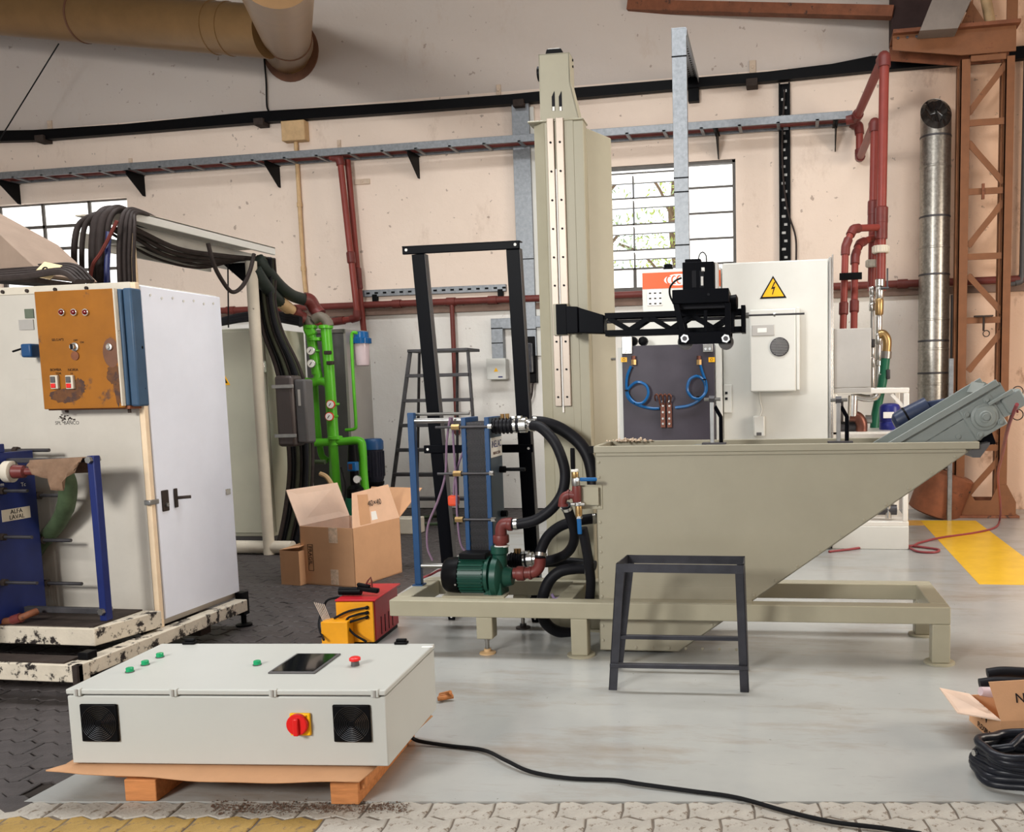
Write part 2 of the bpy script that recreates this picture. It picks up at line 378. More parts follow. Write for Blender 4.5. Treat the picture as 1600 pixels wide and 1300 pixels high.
cells = []
for j in range(int(9.6 / PW)):
    y = 2.2 + j * PW
    for i in range(24):
        x = -3.14 - i * PL - (PL / 2 if j % 2 else 0)
        lim = -3.06 + (-.25 if y > 7 else 0) * min(1, (y - 7) / 2) if y > 7 else -3.05
        if x - PL / 2 > lim - .03: continue
        if x < -9: continue
        p = RC @ (V((x, y, 0)) - CAMP)
        if p.z < .5: continue
        u, v_ = CX + FPX * p.x / p.z, CY + FPX * p.y / p.z
        if u < -700 or v_ > 1700: continue
        vis = (u < 115 and v_ > 1045) or (335 < u < 745 and v_ > 770)
        cells.append((not vis, p.z, x, y))
cells.sort()
def put(mesh, x, y, rz=0, parent=bed):
    o = bpy.data.objects.new('paver', mesh); COL.objects.link(o); o.parent = parent
    o.location = (x, y, random.uniform(-.004, -.001)); o.rotation_euler = (random.uniform(-.012, .012), random.uniform(-.012, .012), rz); return o
nw = 0
rz = math.radians(7.4)
for r in range(3):
    for i in range(20):
        q = FS @ V((-.1 + i * PL * 1.06 + (PL / 2 if r % 2 else 0), -PW * (.5 + r), 0))
        kind = 'yellow' if (r >= 1 and i < 6) or r == 2 and i < 9 else 'white'
        o = put(PM[kind], q.x, q.y, rz + random.uniform(-.02, .02)); o.scale = (1.06, 1, 1); nw += 1
gb = FS @ V((-.4, -.5, 0)); o = G().box((-.4, -.5, -.014), (6, -.004, -.007)).build('worn_grout', mat('worn_grout', (104, 94, 84), .9, var=.25, scale=12), bed, F=FS)
rest = G()
for k, (hid, d, x, y) in enumerate(cells):
    if y < FRONT(x) - .02 and x > -3.4: continue
    if nw < 300: put(PM['dark'], x, y, random.uniform(-.02, .02)); nw += 1
    else:
        me = PM['dark']; dz = random.uniform(-.003, 0)
        rest.add([(v.co.x + x, v.co.y + y, v.co.z + dz) for v in me.vertices], [tuple(p.vertices) for p in me.polygons])
if rest.v: rest.build('pavers', M_pav, bed, kind='stuff', smooth=False)

# ---- wall with two window openings
W2 = dict(x0=-3.42, x1=-.765, z0=2.82, z1=4.4)
W1 = dict(x0=-11.55, x1=-9.33, z0=2.82, z1=4.42)
g = G(); Ya, Yb = WY, WY + .3
def wb(x0, x1, z0, z1): g.box((x0, Ya, z0), (x1, Yb, z1))
wb(-14, 9, 0, 2.82); wb(-14, W1['x0'], 2.82, 4.42); wb(W1['x1'], W2['x0'], 2.82, 4.42); wb(W2['x1'], 9, 2.82, 4.42); wb(-14, 9, 4.42, 8)
wb(W2['x0'], W2['x1'], 4.4, 4.42)
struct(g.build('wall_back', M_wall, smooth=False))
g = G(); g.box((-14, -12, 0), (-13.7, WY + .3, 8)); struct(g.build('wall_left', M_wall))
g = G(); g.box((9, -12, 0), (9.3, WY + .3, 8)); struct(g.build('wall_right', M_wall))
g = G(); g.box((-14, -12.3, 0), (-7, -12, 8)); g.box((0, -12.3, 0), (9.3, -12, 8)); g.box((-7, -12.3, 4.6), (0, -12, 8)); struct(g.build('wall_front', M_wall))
g = G(); g.box((-14, -12, 7.6), (9.3, WY + .3, 7.8)); struct(g.build('ceiling', M_ceil))

M_frame = mat('window_frame_paint', (96, 92, 88), .6, var=.15, scale=8)
M_frost = mat('frosted_window_glass', (250, 250, 246), .5, var=.02, emit=1.5, spots=(226, 206, 182), spot_th=.74, spot_scale=3)
M_louv = mat('louvre_glass', (248, 248, 244), .4, var=.02, emit=1.4, spots=(234, 216, 190), spot_th=.68, spot_scale=4)
def pane(win, x0, x1, z0, z1, m=M_frost, name='pane'):
    G().box((x0, WY + .12, z0), (x1, WY + .126, z1)).build(name, m, win)
def bar(win, x0, x1, z0, z1, name='glazing_bar', y0=.09, y1=.14): G().box((x0, WY + y0, z0), (x1, WY + y1, z1)).build(name, M_frame, win)
win = thing('window_2', 'steel window, louvred left part and plain panes on the right', 'window', (-2.1, WY, 2.82)); win['kind'] = 'structure'; del win['category']
xm = at(1067, 330, y=WY + .1).x
x0, x1, z0, z1 = W2['x0'], W2['x1'], W2['z0'], W2['z1']
bar(win, x0, x1, z1 - .035, z1, 'window_frame', .02); bar(win, x0, x1, z0, z0 + .05, 'window_frame', -.03, .2); bar(win, x0, x0 + .03, z0, z1, 'window_frame', .02); bar(win, x1 - .04, x1, z0, z1, 'window_frame', .02)
bar(win, xm - .05, xm + .05, z0, z1, 'mullion', .04, .16)
zr = [at(1110, p, y=WY + .12).z for p in (253, 293, 333, 373, 412, 452)]
for i in range(5):
    pane(win, xm + .05, x1 - .04, zr[i + 1] + .012, zr[i] - .012)
    if i: bar(win, xm + .05, x1 - .04, zr[i] - .012, zr[i] + .012)
zl = [at(1000, p, y=WY + .12).z for p in (271, 310, 351, 391, 420)]
pane(win, x0, xm - .05, zl[0] + .02, z1 - .035, M_louv, 'pane')
xv = at(990, 330, y=WY + .1).x
for i, zz in enumerate(zl):
    bar(win, x0, xm - .05, zz - .011, zz + .011)
    if i < 4:
        G().prism([(WY + .07, zz - .015), (WY + .076, zz - .015), (WY + .2, zz - .1), (WY + .194, zz - .1)], x0, xm - .05, 'x').build('louvre', M_louv, win)
        G().box((x0, WY + .19, zz - .112), (xm - .05, WY + .2, zz - .1)).build('louvre_edge', M_frame, win)
bar(win, xv - .008, xv + .008, zl[4], zl[0]); 
pane(win, x0, xv - .02, z0 + .05, zl[4] - .012); pane(win, xv + .02, xm - .05, z0 + .05, zl[4] - .012); bar(win, xv - .02, xv + .02, z0, zl[4])
win = thing('window_1', 'steel window behind the hoses, three by four panes', 'window', (-10.4, WY, 2.82)); win['kind'] = 'structure'; del win['category']
x0, x1, z0, z1 = W1['x0'], W1['x1'], W1['z0'], W1['z1']
xs = [x0, at(3, 360, y=WY + .1).x, at(70, 360, y=WY + .1).x, at(141, 340, y=WY + .1).x, x1]
zs = [z0, at(100, 423, y=WY + .1).z, at(100, 388, y=WY + .1).z, at(100, 353, y=WY + .1).z, z1]
for i in range(4):
    for j in range(4): pane(win, xs[i] + .02, xs[i + 1] - .02, zs[j] + .02, zs[j + 1] - .02)
for x in xs: bar(win, x - .02, x + .02, z0, z1)
for z in zs: bar(win, x0, x1, z - .02, z + .02)

# ---- trees outside the louvres
def tree(x, y, h, R, label, n, hue):
    t = thing('tree', label, 'tree', (x, y, 0), 0, 'trees outside the louvred window')
    gg = G(); gg.tube([(x, y, 0), (x + .1, y, h * .4), (x - .1, y + .1, h * .75), (x, y, h)], [.12] * 8 + [.08] * 6 + [.04] * 20, 7); 
    for k in range(9):
        a = k * 2.4; gg.tube([(x, y, h * (.3 + .06 * k)), (x + R * .5 * math.cos(a), y + R * .3 * math.sin(a), h * (.42 + .06 * k)), (x + R * .9 * math.cos(a), y + R * .5 * math.sin(a), h * (.46 + .06 * k))], .025, 5)
    gg.build('trunk', M_bark, t)
    lf = G()
    for k in range(n):
        c = V((x + random.gauss(0, R * .5), y + random.gauss(0, R * .3), h * .62 + random.gauss(0, h * .17)))
        d = V((random.uniform(-1, 1), random.uniform(-1, 1), random.uniform(-1.4, .2))).normalized() * random.uniform(.07, .15)
        s = d.orthogonal().normalized() * .016
        lf.add([c, c + d * .5 + s, c + d, c + d * .5 - s], [(0, 1, 2, 3)])
    lf.build('foliage', hue, t, kind='stuff', smooth=False)
tree(-3.3, 14.4, 5.4, 1.1, 'leafy tree seen through the left of the louvres', 1500, mat('leaf_sage', (150, 168, 130), .6, var=.3))
tree(-1.9, 14.9, 5.6, 1.1, 'yellow green tree seen through the right of the louvres', 1500, mat('leaf_lime', (176, 190, 96), .6, var=.3))

# ================================================================== WALL FITTINGS
def px_y(pts, y): return [at(a, b, y=y) for a, b in pts]
# black cable trunking that crosses the whole wall, sagging a little
t = thing('cable_trunking', 'long black cable trunking running across the upper wall', 'trunking', (-5, WY, 5.4))
g = G(); up = px_y([(-60, 208), (60, 206), (200, 197), (400, 178), (480, 173), (640, 163), (800, 151), (900, 141), (1080, 126), (1200, 116), (1300, 104), (1360, 92), (1460, 88), (1900, 50)], WY - .03)
lo = px_y([(-60, 225), (60, 222), (200, 211), (400, 195), (480, 189), (640, 178), (800, 166), (900, 157), (1080, 141), (1200, 131), (1300, 121), (1360, 115), (1460, 107), (1900, 70)], WY - .03)
n = len(up); g.add([p for p in up] + [p for p in lo] + [p + V((0, -.1, 0)) for p in up] + [p + V((0, -.1, 0)) for p in lo],
  [q for i in range(n - 1) for q in ((2 * n + i, 2 * n + i + 1, 3 * n + i + 1, 3 * n + i), (i, i + 1, 2 * n + i + 1, 2 * n + i), (n + i, n + i + 1, 3 * n + i + 1, 3 * n + i), (i, i + 1, n + i + 1, n + i))] + [(0, n, 3 * n, 2 * n), (n - 1, 2 * n - 1, 4 * n - 1, 3 * n - 1)])
g.build('trunking_body', M_blk, t)
for p, q in ((67, 218), (408, 192), (812, 163), (1175, 131)):
    c = at(p, q, y=WY - .1); G().cbox((c.x, WY - .09, c.z), (.14, .17, .09)).build('clip', M_dirt, t, .006)
for i, (p, q) in enumerate(((78, 196), (204, 253), (530, 226), (779, 141), (1176, 105), (566, 284))):
    c = at(p, q, y=WY - .01); gg = G().cbox((c.x, WY - .012, c.z), ((.07, .05, .05, .06, .08, .22)[i], .02, (.13, .1, .12, .14, .16, .07)[i]))
    gg.cyl((c.x, WY - .02, c.z), (c.x, WY - .032, c.z), .02, 8)
    tag(gg.build('wall_plate', mat('wall_coloured_plate', (200, 180, 160), .7, var=.12), bevel=.004), ('small pale plate above the trunking at far left', 'small fixing plate above the tray left of the tan box', 'small screw plate above the red pipe tee', 'small plate above trunking left of the mast', 'small plate above trunking right of the strut', 'narrow pale plate beside the red pipes')[i], 'plate', 'wall plates')
# cable tray with rungs and the two red pipes in it
TY = WY - .36
t = thing('cable_tray', 'galvanised cable tray crossing the wall below the trunking', 'cable tray', (-5, TY, 4.78))
zt = 4.735; xa, xb = at(-80, 275, y=TY).x, at(1332, 190, y=TY).x
for yy, nm in ((TY, 'side_rail'), (WY - .06, 'side_rail')):
    G().box((xa, yy, zt - .045), (xb, yy + .02, zt + .045)).build(nm, M_galv, t, .003)
x = xa + .1
while x < xb: G().box((x, TY, zt - .045), (x + .04, WY - .04, zt - .025)).build('rung', M_galv, t); x += .46
for yy, nm in ((TY + .1, 'upper'), (TY + .24, 'lower')):
    G().cyl((xa, yy, zt - .002), (at(1338, 190, y=yy).x, yy, zt - .002), .026, 10).build('red_pipe_run', M_dred, t)
for i, (p, q) in enumerate(((-2, 284), (197, 268), (414, 262), (637, 245), (1118, 211), (1306, 195))):
    c = at(p, q, y=TY + .02); gg = G(); gg.prism([(TY + .01, zt - .046), (WY, zt - .046), (WY, zt - .33), (WY - .05, zt - .33), (TY + .01, zt - .1)], c.x, c.x + .012, 'x'); gg.box((c.x - .03, TY + .01, zt - .052), (c.x + .03, WY, zt - .046))
    tag(gg.build('tray_bracket', M_blk), ('black tray bracket above the left window edge', 'black tray bracket right above the top of the hoses', 'black tray bracket next to the tan conduit', 'black tray bracket between red pipes and the mast', 'black tray bracket above the plain window panes', 'black tray bracket at the tray end by the red risers')[i], 'bracket', 'tray brackets')
# tan junction box with conduit
t = thing('junction_box', 'dusty tan junction box on the wall with its conduit', 'junction box', at(458, 205, y=WY))
a, b = at(440, 190, y=WY - .1), at(478, 219, y=WY - .1); G().box((a.x, WY - .13, b.z), (b.x, WY, a.z)).build('box', M_tan, t, .012)
pts = [V((at(p, q, y=WY - .04).x, WY - .04, at(p, q, y=WY - .04).z)) for p, q in ((462, 219), (468, 320), (474, 420), (479, 470))]
cd = G().tube(pts, .028, 10, 3).build('conduit', M_tan, t)
for k in (1, 2): G().cyl(pts[k] - V((0, 0, .03)), pts[k] + V((0, 0, .03)), .036, 10).build('coupling', M_tan, cd)
# black cable dropping from the duct
tag(G().tube(px_y([(413, 92), (416, 130), (417, 165), (421, 176)], WY - .04), .012, 6).build('drop_cable', M_cord), 'thin black cable dropping from the tan duct to the trunking', 'cable')
tag(G().cyl(at(92, 68, y=10.9), at(-3, 222, y=10.9), .008, 6).build('tie_wire', M_cord), 'thin dark stay wire slanting below the tan duct', 'wire')
# two red pipes dropping from the tray
def pipe(name, label, runs, r, m, fit=None, fm=None, cat='pipe', group=None, n=12):
    t = thing(name, label, cat, runs[0], 0, group)
    for k in range(len(runs) - 1): G().cyl(runs[k], runs[k + 1], r, n).build('pipe_run', m, t)
    for k in range(1, len(runs) - 1):
        d0 = (runs[k - 1] - runs[k]).normalized(); d1 = (runs[k + 1] - runs[k]).normalized(); R = r * 2.4
        G().tube([runs[k] + d0 * R, runs[k] + d0 * R * .4 + d1 * R * .06, runs[k] + d0 * R * .12 + d1 * R * .12, runs[k] + d1 * R * .4 + d0 * R * .06, runs[k] + d1 * R], r * 1.3, n, 4).build('elbow', fm or m, t)
    for (k, s) in (fit or []):
        p = runs[k].lerp(runs[k + 1], s); d = (runs[k + 1] - runs[k]).normalized()
        G().lathe(p - d * r * 1.8, d, [(0, r * 1.1), (r * .3, r * 1.35), (r * 3.3, r * 1.35), (r * 3.6, r * 1.1)], n).build('coupling', fm or m, t)
    return t
ry = TY + .1
p1 = [at(516, 246, y=ry), at(531, 246, y=ry), at(559, 497, y=ry), at(528, 502, y=ry + .05), at(480, 506, y=ry)]
pipe('red_riser', 'left red pipe dropping from the tray to the green pipework', p1, .042, M_red, [(1, .62)], M_redf, group='red risers left')
p2 = [at(543, 250, y=ry + .14), at(560, 440, y=ry + .14), at(569, 522, y=ry + .14)]
pipe('red_riser', 'right red pipe dropping from the tray behind the blue filter', p2, .04, M_red, [(0, .93)], M_redf, group='red risers left')
# long low red pipe with its ledge
t = thing('wall_pipe', 'long dark red pipe running low along the whole wall', 'pipe', (-3, WY, 2.8))
a, b = at(300, 492, y=WY - .09), at(1640, 424, y=WY - .09); zp = 2.775
G().cyl((-12, WY - .09, zp), (5, WY - .09, zp), .045, 12).build('pipe_run', M_dred, t)
for p in (360, 620, 705, 770, 900, 1330, 1410): x = at(p, 470, y=WY - .09).x; G().cyl((x - .06, WY - .09, zp), (x + .06, WY - .09, zp), .056, 12).build('coupling', M_dred, t)
xd = at(706, 475, y=WY - .09).x; G().cyl((xd, WY - .09, zp), (xd, WY - .09, 1.0), .032, 10).build('drop_pipe', M_dred, t)
G().cyl((xd, WY - .09, 1.02), (xd, WY - .09, 1.18), .045, 10).build('valve_end', M_redf, t)
g = G(); g.box((-13.5, WY - .06, 2.64), (6, WY, 2.72)); o = struct(g.build('trim_1', mat('grimy_ledge', (120, 98, 86), .8, var=.2)))
# slotted rail
t = thing('slotted_rail', 'galvanised slotted rail fixed to the wall behind the black frame', 'rail', at(670, 453, y=WY - .04))
a, b = at(566, 460, y=WY - .05), at(790, 448, y=WY - .05); zc = (a.z + b.z) / 2
G().box((a.x, WY - .05, zc - .045), (b.x, WY, zc + .045)).build('channel', M_galv, t, .004)
sl = G(); x = a.x + .06
while x < b.x: sl.box((x, WY - .053, zc - .012), (x + .05, WY - .049, zc + .012)); x += .12
sl.build('slots', M_blk, t, kind='stuff')
for i, (p, q) in enumerate(((586, 466), (782, 458))):
    c = at(p, q, y=WY - .04); tag(G().cbox((c.x, WY - .03, c.z), (.07, .06, .1)).build('rail_clip', M_blk, bevel=.005), ('small black clip under the left end of the slotted rail', 'small black clip under the right end of the slotted rail')[i], 'clip', 'rail clips')
# vertical galvanised trunking behind the mast, elbow and boxes
t = thing('vertical_trunking', 'grey vertical trunking on the wall left of the mast, with side elbows', 'trunking', at(820, 560, y=WY))
a, b = at(797, 165, y=WY - .08), at(824, 165, y=WY - .08); wd = b.x - a.x; xz = a.x + .02
zb = at(825, 556, y=WY - .08).z
G().box((xz, WY - .09, zb), (xz + wd, WY, at(800, 160, y=WY - .08).z)).build('trunk_body', M_galv, t, .003)
G().box((xz + wd, WY - .05, zb), (xz + wd + .05, WY, 5.2)).build('side_strip', M_white, t)
for q in (405, 515): z = at(815, q, y=WY - .09).z; G().box((xz - .002, WY - .093, z - .006), (xz + wd + .002, WY - .088, z + .006)).build('joint', M_blk, t)
a, b = at(767, 498, y=WY - .09), at(800, 513, y=WY - .09)
e1 = at(767, 560, y=WY - .09); e2 = at(785, 560, y=WY - .09)
G().box((a.x, WY - .1, b.z), (xz + .02, WY, a.z)).build('elbow_arm', M_galv, t, .003); G().box((a.x, WY - .1, e1.z - .03), (a.x + (e2.x - e1.x), WY, b.z)).build('elbow_drop', M_galv, t, .003)
for q in (513, 536): z = at(775, q, y=WY - .1).z; G().box((a.x, WY - .103, z - .006), (a.x + (e2.x - e1.x), WY - .098, z + .006)).build('joint', M_blk, t)
c = at(830, 494, y=WY - .09); c2 = at(842, 511, y=WY - .09); G().box((xz + wd, WY - .1, c2.z), (c2.x + .1, WY, c.z)).build('elbow_arm', M_galv, t, .003)
t = thing('switch_box', 'white wall box with a yellow warning label', 'electrical box', at(776, 595, y=WY))
a, b = at(760, 561, y=WY - .16), at(790, 592, y=WY - .16)
G().box((a.x, WY - .12, b.z), (b.x, WY, a.z)).build('box', M_white, t, .008); G().box((a.x - .006, WY - .16, b.z - .006), (b.x + .006, WY - .121, a.z + .006)).build('lid', M_white, t, .006)
c = (a + b) / 2; G().prism([(c.x - .03, c.z - .035), (c.x + .03, c.z - .035), (c.x, c.z + .02)], WY - .162, WY - .159).build('warning_label', M_yelp, t)
G().box((b.x - .1, WY - .162, b.z + .02), (b.x - .04, WY - .159, b.z + .035)).build('maker_label', M_navy, t)
t = thing('fuse_box', 'black fuse box with clear cover beside the mast', 'electrical box', at(826, 600, y=WY))
a, b = at(815, 526, y=WY - .1), at(838, 598, y=WY - .1)
G().box((a.x - .06, WY - .1, b.z), (b.x, WY, a.z)).build('back_plate', M_blk, t, .01)
a2, b2 = at(812, 536, y=WY - .22), at(831, 582, y=WY - .22)
G().box((a2.x - .04, WY - .22, b2.z), (b2.x, WY - .1, a2.z)).build('cover', mat('smoked_cover', (58, 60, 66), .15, var=.2, scale=20, coat=.5), t, .012)
for k in range(3): z = a2.z - .12 - k * .1; G().box((a2.x + .02, WY - .224, z - .02), (b2.x - .04, WY - .219, z + .02)).build('fuse_row', M_steel, t)
for k in range(3): G().tube([V((a.x + .03 + k * .05, WY - .08, b.z)), V((a.x + .0 + k * .05, WY - .1, b.z - .2)), V((a.x - .05 + k * .02, WY - .06, b.z - .34))], .014, 6).build('wire', (M_copper, M_red, M_dkrub)[k], t)
tag(G().cyl((a.x + .03, WY - .03, b.z - .1), (a.x + .03, WY - .03, .5), .02, 8).build('wall_conduit', M_steel), 'thin steel conduit below the black fuse box', 'conduit')
# black perforated ladder tray on the wall, and its cable
t = thing('black_ladder_tray', 'black perforated vertical cable tray on the wall above the tall cabinet', 'cable tray', at(1226, 408, y=WY))
a, b = at(1217, 130, y=WY - .05), at(1235, 130, y=WY - .05); zb = 2.2; xo = at(1226, 260, y=WY - .05).x - (b.x - a.x) / 2; wd = b.x - a.x
g = G(); 
for xx in (xo, xo + wd - .02): g.box((xx, WY - .06, zb), (xx + .02, WY, a.z))
g.box((xo, WY - .012, zb), (xo + wd, WY, a.z)); g.build('tray_channel', M_blk, t)
z = zb + .05; k = 0
while z < a.z - .05:
    G().box((xo + .03 + .03 * (k % 2), WY - .016, z), (xo + wd - .04 - .02 * ((k + 1) % 2), WY - .011, z + .03)).build('slot', M_steel, t); z += .1; k += 1
tag(G().tube([at(p, q, y=WY - .07) for p, q in ((1226, 140), (1222, 220), (1224, 280), (1231, 330), (1243, 370), (1244, 412))], .012, 6).build('tray_cable', M_dkrub), 'thin grey cable hanging beside the black perforated tray', 'cable')
# galvanised strut tray that comes off the wall and drops to the heating station
SY = 9.3
t = thing('strut_tray', 'galvanised tray hanging from the wall and dropping to the heating station', 'cable tray', at(1060, 415, y=SY))
a, b = at(1049, 46, y=SY), at(1072, 46, y=SY); zl_ = 2.6; 
G().box((a.x, SY, zl_), (b.x, SY + .05, a.z)).build('drop_tray', M_galv, t, .003)
for q in (88, 278, 300, 383): z = at(1060, q, y=SY).z; G().box((a.x - .003, SY - .004, z - .006), (b.x + .003, SY, z + .006)).build('joint', M_blk, t)
c = at(1092, 130, y=WY); c0 = at(1075, 130, y=WY)
g = G(); g.plate([(a.x, SY, a.z), (b.x, SY, a.z), (c.x, WY, c.z + .05), (c0.x, WY, c.z + .05)], (0, 0, .012)); 
for sgn, e, e2 in ((0, a.x, c0.x), (1, b.x, c.x)): g.plate([(e, SY, a.z), (e2, WY, c.z + .05), (e2, WY, c.z - .02), (e, SY, a.z - .07)], (.006, 0, 0))
g.build('top_tray', M_galv, t)
sl = G()
for k in range(22):
    for s in (.3, .7):
        u = (k + .5) / 22; p = V((a.x, SY, a.z)).lerp(V((c0.x, WY, c.z + .05)), u); q = V((b.x, SY, a.z)).lerp(V((c.x, WY, c.z + .05)), u); r = p.lerp(q, s)
        sl.cbox((r.x, r.y, r.z - .0005), (.018, .05, .003))
sl.build('slots', M_blk, t, kind='stuff')
a, b = at(1075, 137, y=WY - .08), at(1092, 158, y=WY - .08); G().box((a.x, WY - .1, b.z), (b.x, WY, a.z)).build('wall_bracket', M_blk, t, .004)
# small wall pieces right of window
# ---- right hand red pipe assembly
PY = 10.9
R1 = [at(1328, 186, y=TY + .06), at(1338, 185, y=TY + .06), at(1382, 86, y=10.0), at(1377, 355, y=10.0), at(1376, 455, y=10.0)]
pipe('red_main', 'tall red pipe rising from the tray end and dropping to the valves', R1, .05, M_red, [(2, .93)], M_redf, group='right red pipes')
R2 = [at(1330, 192, y=TY + .24), at(1343, 196, y=TY + .24), at(1343, 248, y=TY + .2), at(1367, 190, y=10.15), at(1364, 340, y=10.15), at(1362, 455, y=10.15)]
pipe('red_main', 'shorter red pipe looping below the tray end behind the tall one', R2, .044, M_red, [(3, .9)], M_redf, group='right red pipes')
R3 = [at(1377, 355, y=10.0), at(1333, 357, y=9.7), at(1321, 385, y=9.6), at(1317, 520, y=9.5)]
pipe('red_branch', 'left red branch pipe curving down into the grey box', R3, .036, M_red, [(2, .72)], M_redf, group='red branch pipes')
R4 = [at(1364, 372, y=10.1), at(1343, 380, y=9.9), at(1336, 400, y=9.7), at(1334, 520, y=9.5)]
pipe('red_branch', 'right red branch pipe curving down into the grey box', R4, .036, M_red, [(2, .66)], M_redf, group='red branch pipes')
c = at(1329, 432, y=9.5); o = G().box((c.x - .11, 9.47, c.z - .035), (c.x + .11, 9.49, c.z + .035)).build('pipe_clamp', M_blk, bevel=.003); tag(o, 'black clamp plate holding the two red branch pipes', 'clamp')
for k, (p, q, y, r, lb) in enumerate(((1376, 390, 10.0, .085, 'large white plastic union on the tall red pipe'), (1362, 412, 10.12, .06, 'small white plastic union on the rear red pipe'))):
    c = at(p, q, y=y); gg = G().lathe(c - V((0, 0, .04)), (0, 0, 1), [(0, r * .9), (.01, r), (.07, r), (.08, r * .9)], 20)
    for i in range(16): gg.cbox((c.x + r * math.cos(i * PI / 8), c.y + r * math.sin(i * PI / 8), c.z), (.012, .012, .06))
    tag(gg.build('pipe_union', M_offw), lb, 'pipe union', 'white unions')
# steel valve riser below
t = thing('valve_riser', 'steel and brass valve riser between the red pipes and the frame', 'valve pipe', at(1372, 605, y=9.6))
def stack(p0, p1, y, segs, r, t):
    a = at(*p0, y=y); b = at(*p1, y=y)
    for (u0, u1, k, m) in segs:
        p, q = a.lerp(b, u0), a.lerp(b, u1); G().lathe(p, q - p, [(0, r * k * .85), ((q - p).length * .1, r * k), ((q - p).length * .9, r * k), ((q - p).length, r * k * .85)], 12).build('fitting', m, t)
stack((1375, 436), (1371, 605), 9.9, [(0, .07, 1.4, M_chrome), (.07, .18, 1.15, M_chrome), (.18, .33, 1.2, M_brass), (.33, .5, .9, M_chrome), (.5, .6, 1.05, M_chrome), (.6, .75, .9, M_chrome), (.75, .8, 1.1, M_chrome), (.8, 1, .9, M_chrome)], .036, t)
stack((1363, 448), (1363, 605), 10.0, [(0, .08, 1.2, M_chrome), (.08, .16, 1.0, M_chrome), (.16, .24, 1.2, M_chrome), (.24, .52, .6, M_steel), (.52, .6, 1, M_dsteel), (.6, .7, .8, M_chrome), (.7, .8, 1, M_chrome), (.8, 1, .8, M_chrome)], .03, t)
c = at(1386, 450, y=9.85); G().cyl((c.x - .06, 9.85, c.z), (c.x + .02, 9.85, c.z), .014, 8).build('valve_stem', M_dsteel, t); G().box((c.x - .005, 9.84, c.z), (c.x + .01, 9.86, c.z + .2)).build('valve_lever', M_dsteel, t)
t = thing('green_hose', 'thick green hose hanging from a brass elbow behind the grey box', 'hose', at(1345, 660, y=9.7))
G().tube([at(p, q, y=9.75) for p, q in ((1373, 523), (1380, 522), (1386, 532), (1385, 552))], .045, 12).build('elbow', M_brass, t)
G().cyl(at(1385, 549, y=9.75), at(1384, 560, y=9.75), .055, 12).build('clamp', M_steel, t)
G().tube([at(p, q, y=9.75 - .03 * k) for k, (p, q) in enumerate(((1384, 556), (1380, 590), (1374, 620), (1368, 650), (1366, 674)))], .047, 12).build('hose_run', M_bgreen, t)
c = at(1386, 585, y=9.7); G().cyl((c.x - .07, 9.7, c.z), (c.x, 9.7, c.z), .012, 8).build('tap_stem', M_steel, t); G().box((c.x - .01, 9.67, c.z - .05), (c.x + .03, 9.73, c.z + .05)).build('tap_handle', M_dsteel, t, .01)
# ---- spiral duct against the wall
DY = 11.3
t = thing('spiral_duct', 'vertical galvanised ventilation duct by the orange stanchion', 'duct', at(1457, 800, y=DY))
a, b = at(1436, 400, y=DY), at(1484, 400, y=DY); r = (b.x - a.x) / 2; xc = (a.x + b.x) / 2 + .0; zt_ = at(1460, 215, y=DY).z
zc = .55; zs = [zc]
for q in (600, 583, 546, 533, 500, 430, 388, 340, 262, 215): zs.append(at(1460, q, y=DY).z)
for i in range(len(zs) - 1):
    pc = G().lathe((xc, DY, zs[i]), (0, 0, 1), [(0, r), (zs[i + 1] - zs[i], r)], 28).build('duct_section', M_galvd, t)
    G().lathe((xc, DY, zs[i + 1] - .012), (0, 0, 1), [(0, r * 1.0), (.004, r * 1.025), (.02, r * 1.025), (.024, r)], 28).build('seam', M_dsteel if i % 2 else M_galvd, pc)
zt_ = zs[-1]
n_ = 28; vv = []
for lev in (0, 1):
    for i in range(n_):
        a_ = 2 * PI * i / n_; yy = math.sin(a_) * r; vv.append((xc + math.cos(a_) * r, DY + yy, zt_ if lev == 0 else zt_ + .27 + 1.25 * yy))
el = G().add(vv, [(i, (i + 1) % n_, n_ + (i + 1) % n_, n_ + i) for i in range(n_)]).build('mitred_top', M_galvd, t)
cv = []; 
for lev, (rr, dz_) in enumerate(((1, 0), (.72, .03), (.4, -.02), (.05, .02))):
    for i in range(n_):
        a_ = 2 * PI * i / n_; yy = math.sin(a_) * r * rr; cv.append((xc + math.cos(a_) * r * rr, DY + yy - .02 * random.random() * (lev > 0), zt_ + .265 + 1.25 * yy + (dz_ + random.uniform(-.02, .02)) * (lev > 0)))
G().add(cv, [(k * n_ + i, k * n_ + (i + 1) % n_, (k + 1) * n_ + (i + 1) % n_, (k + 1) * n_ + i) for k in range(3) for i in range(n_)]).build('crumpled_foil', mat('dark_foil', (96, 94, 92), .25, .9, var=.4, scale=14), t, smooth=False)
t = thing('rusty_pipe_end', 'fat rusty duct stub lying at the foot of the stanchion', 'duct', at(1450, 800, z=0))
p0, p1 = at(1440, 775, y=11.15), at(1473, 760, y=10.9); c = V((xc, 11.05, 0))
G().lathe(c + V((-.02, 0, .03)), (.35, -.05, 1), [(0, .26), (.02, .3), (.5, .3), (.52, .27)], 24).build('stub', M_rust, t)
G().lathe(c + V((.1, 0, .38)), (.35, -.05, 1), [(0, .302), (.01, .31), (.03, .31), (.04, .302)], 24).build('seam', M_dirt, t)
tag(G().box((at(1481, 740, y=10.7).x, 10.7, 0), (at(1488, 740, y=10.7).x, 10.75, at(1484, 560, y=10.7).z)).build('steel_post', M_galv, bevel=.004), 'slim galvanised post left of the orange stanchion', 'post')
tag(G().cyl((at(1490, 500, y=11.4).x, 11.4, .1), (at(1490, 500, y=11.4).x, 11.4, 2.6), .035, 10).build('dark_pipe', M_dkgrey), 'dark vertical pipe between spiral duct and stanchion', 'pipe')
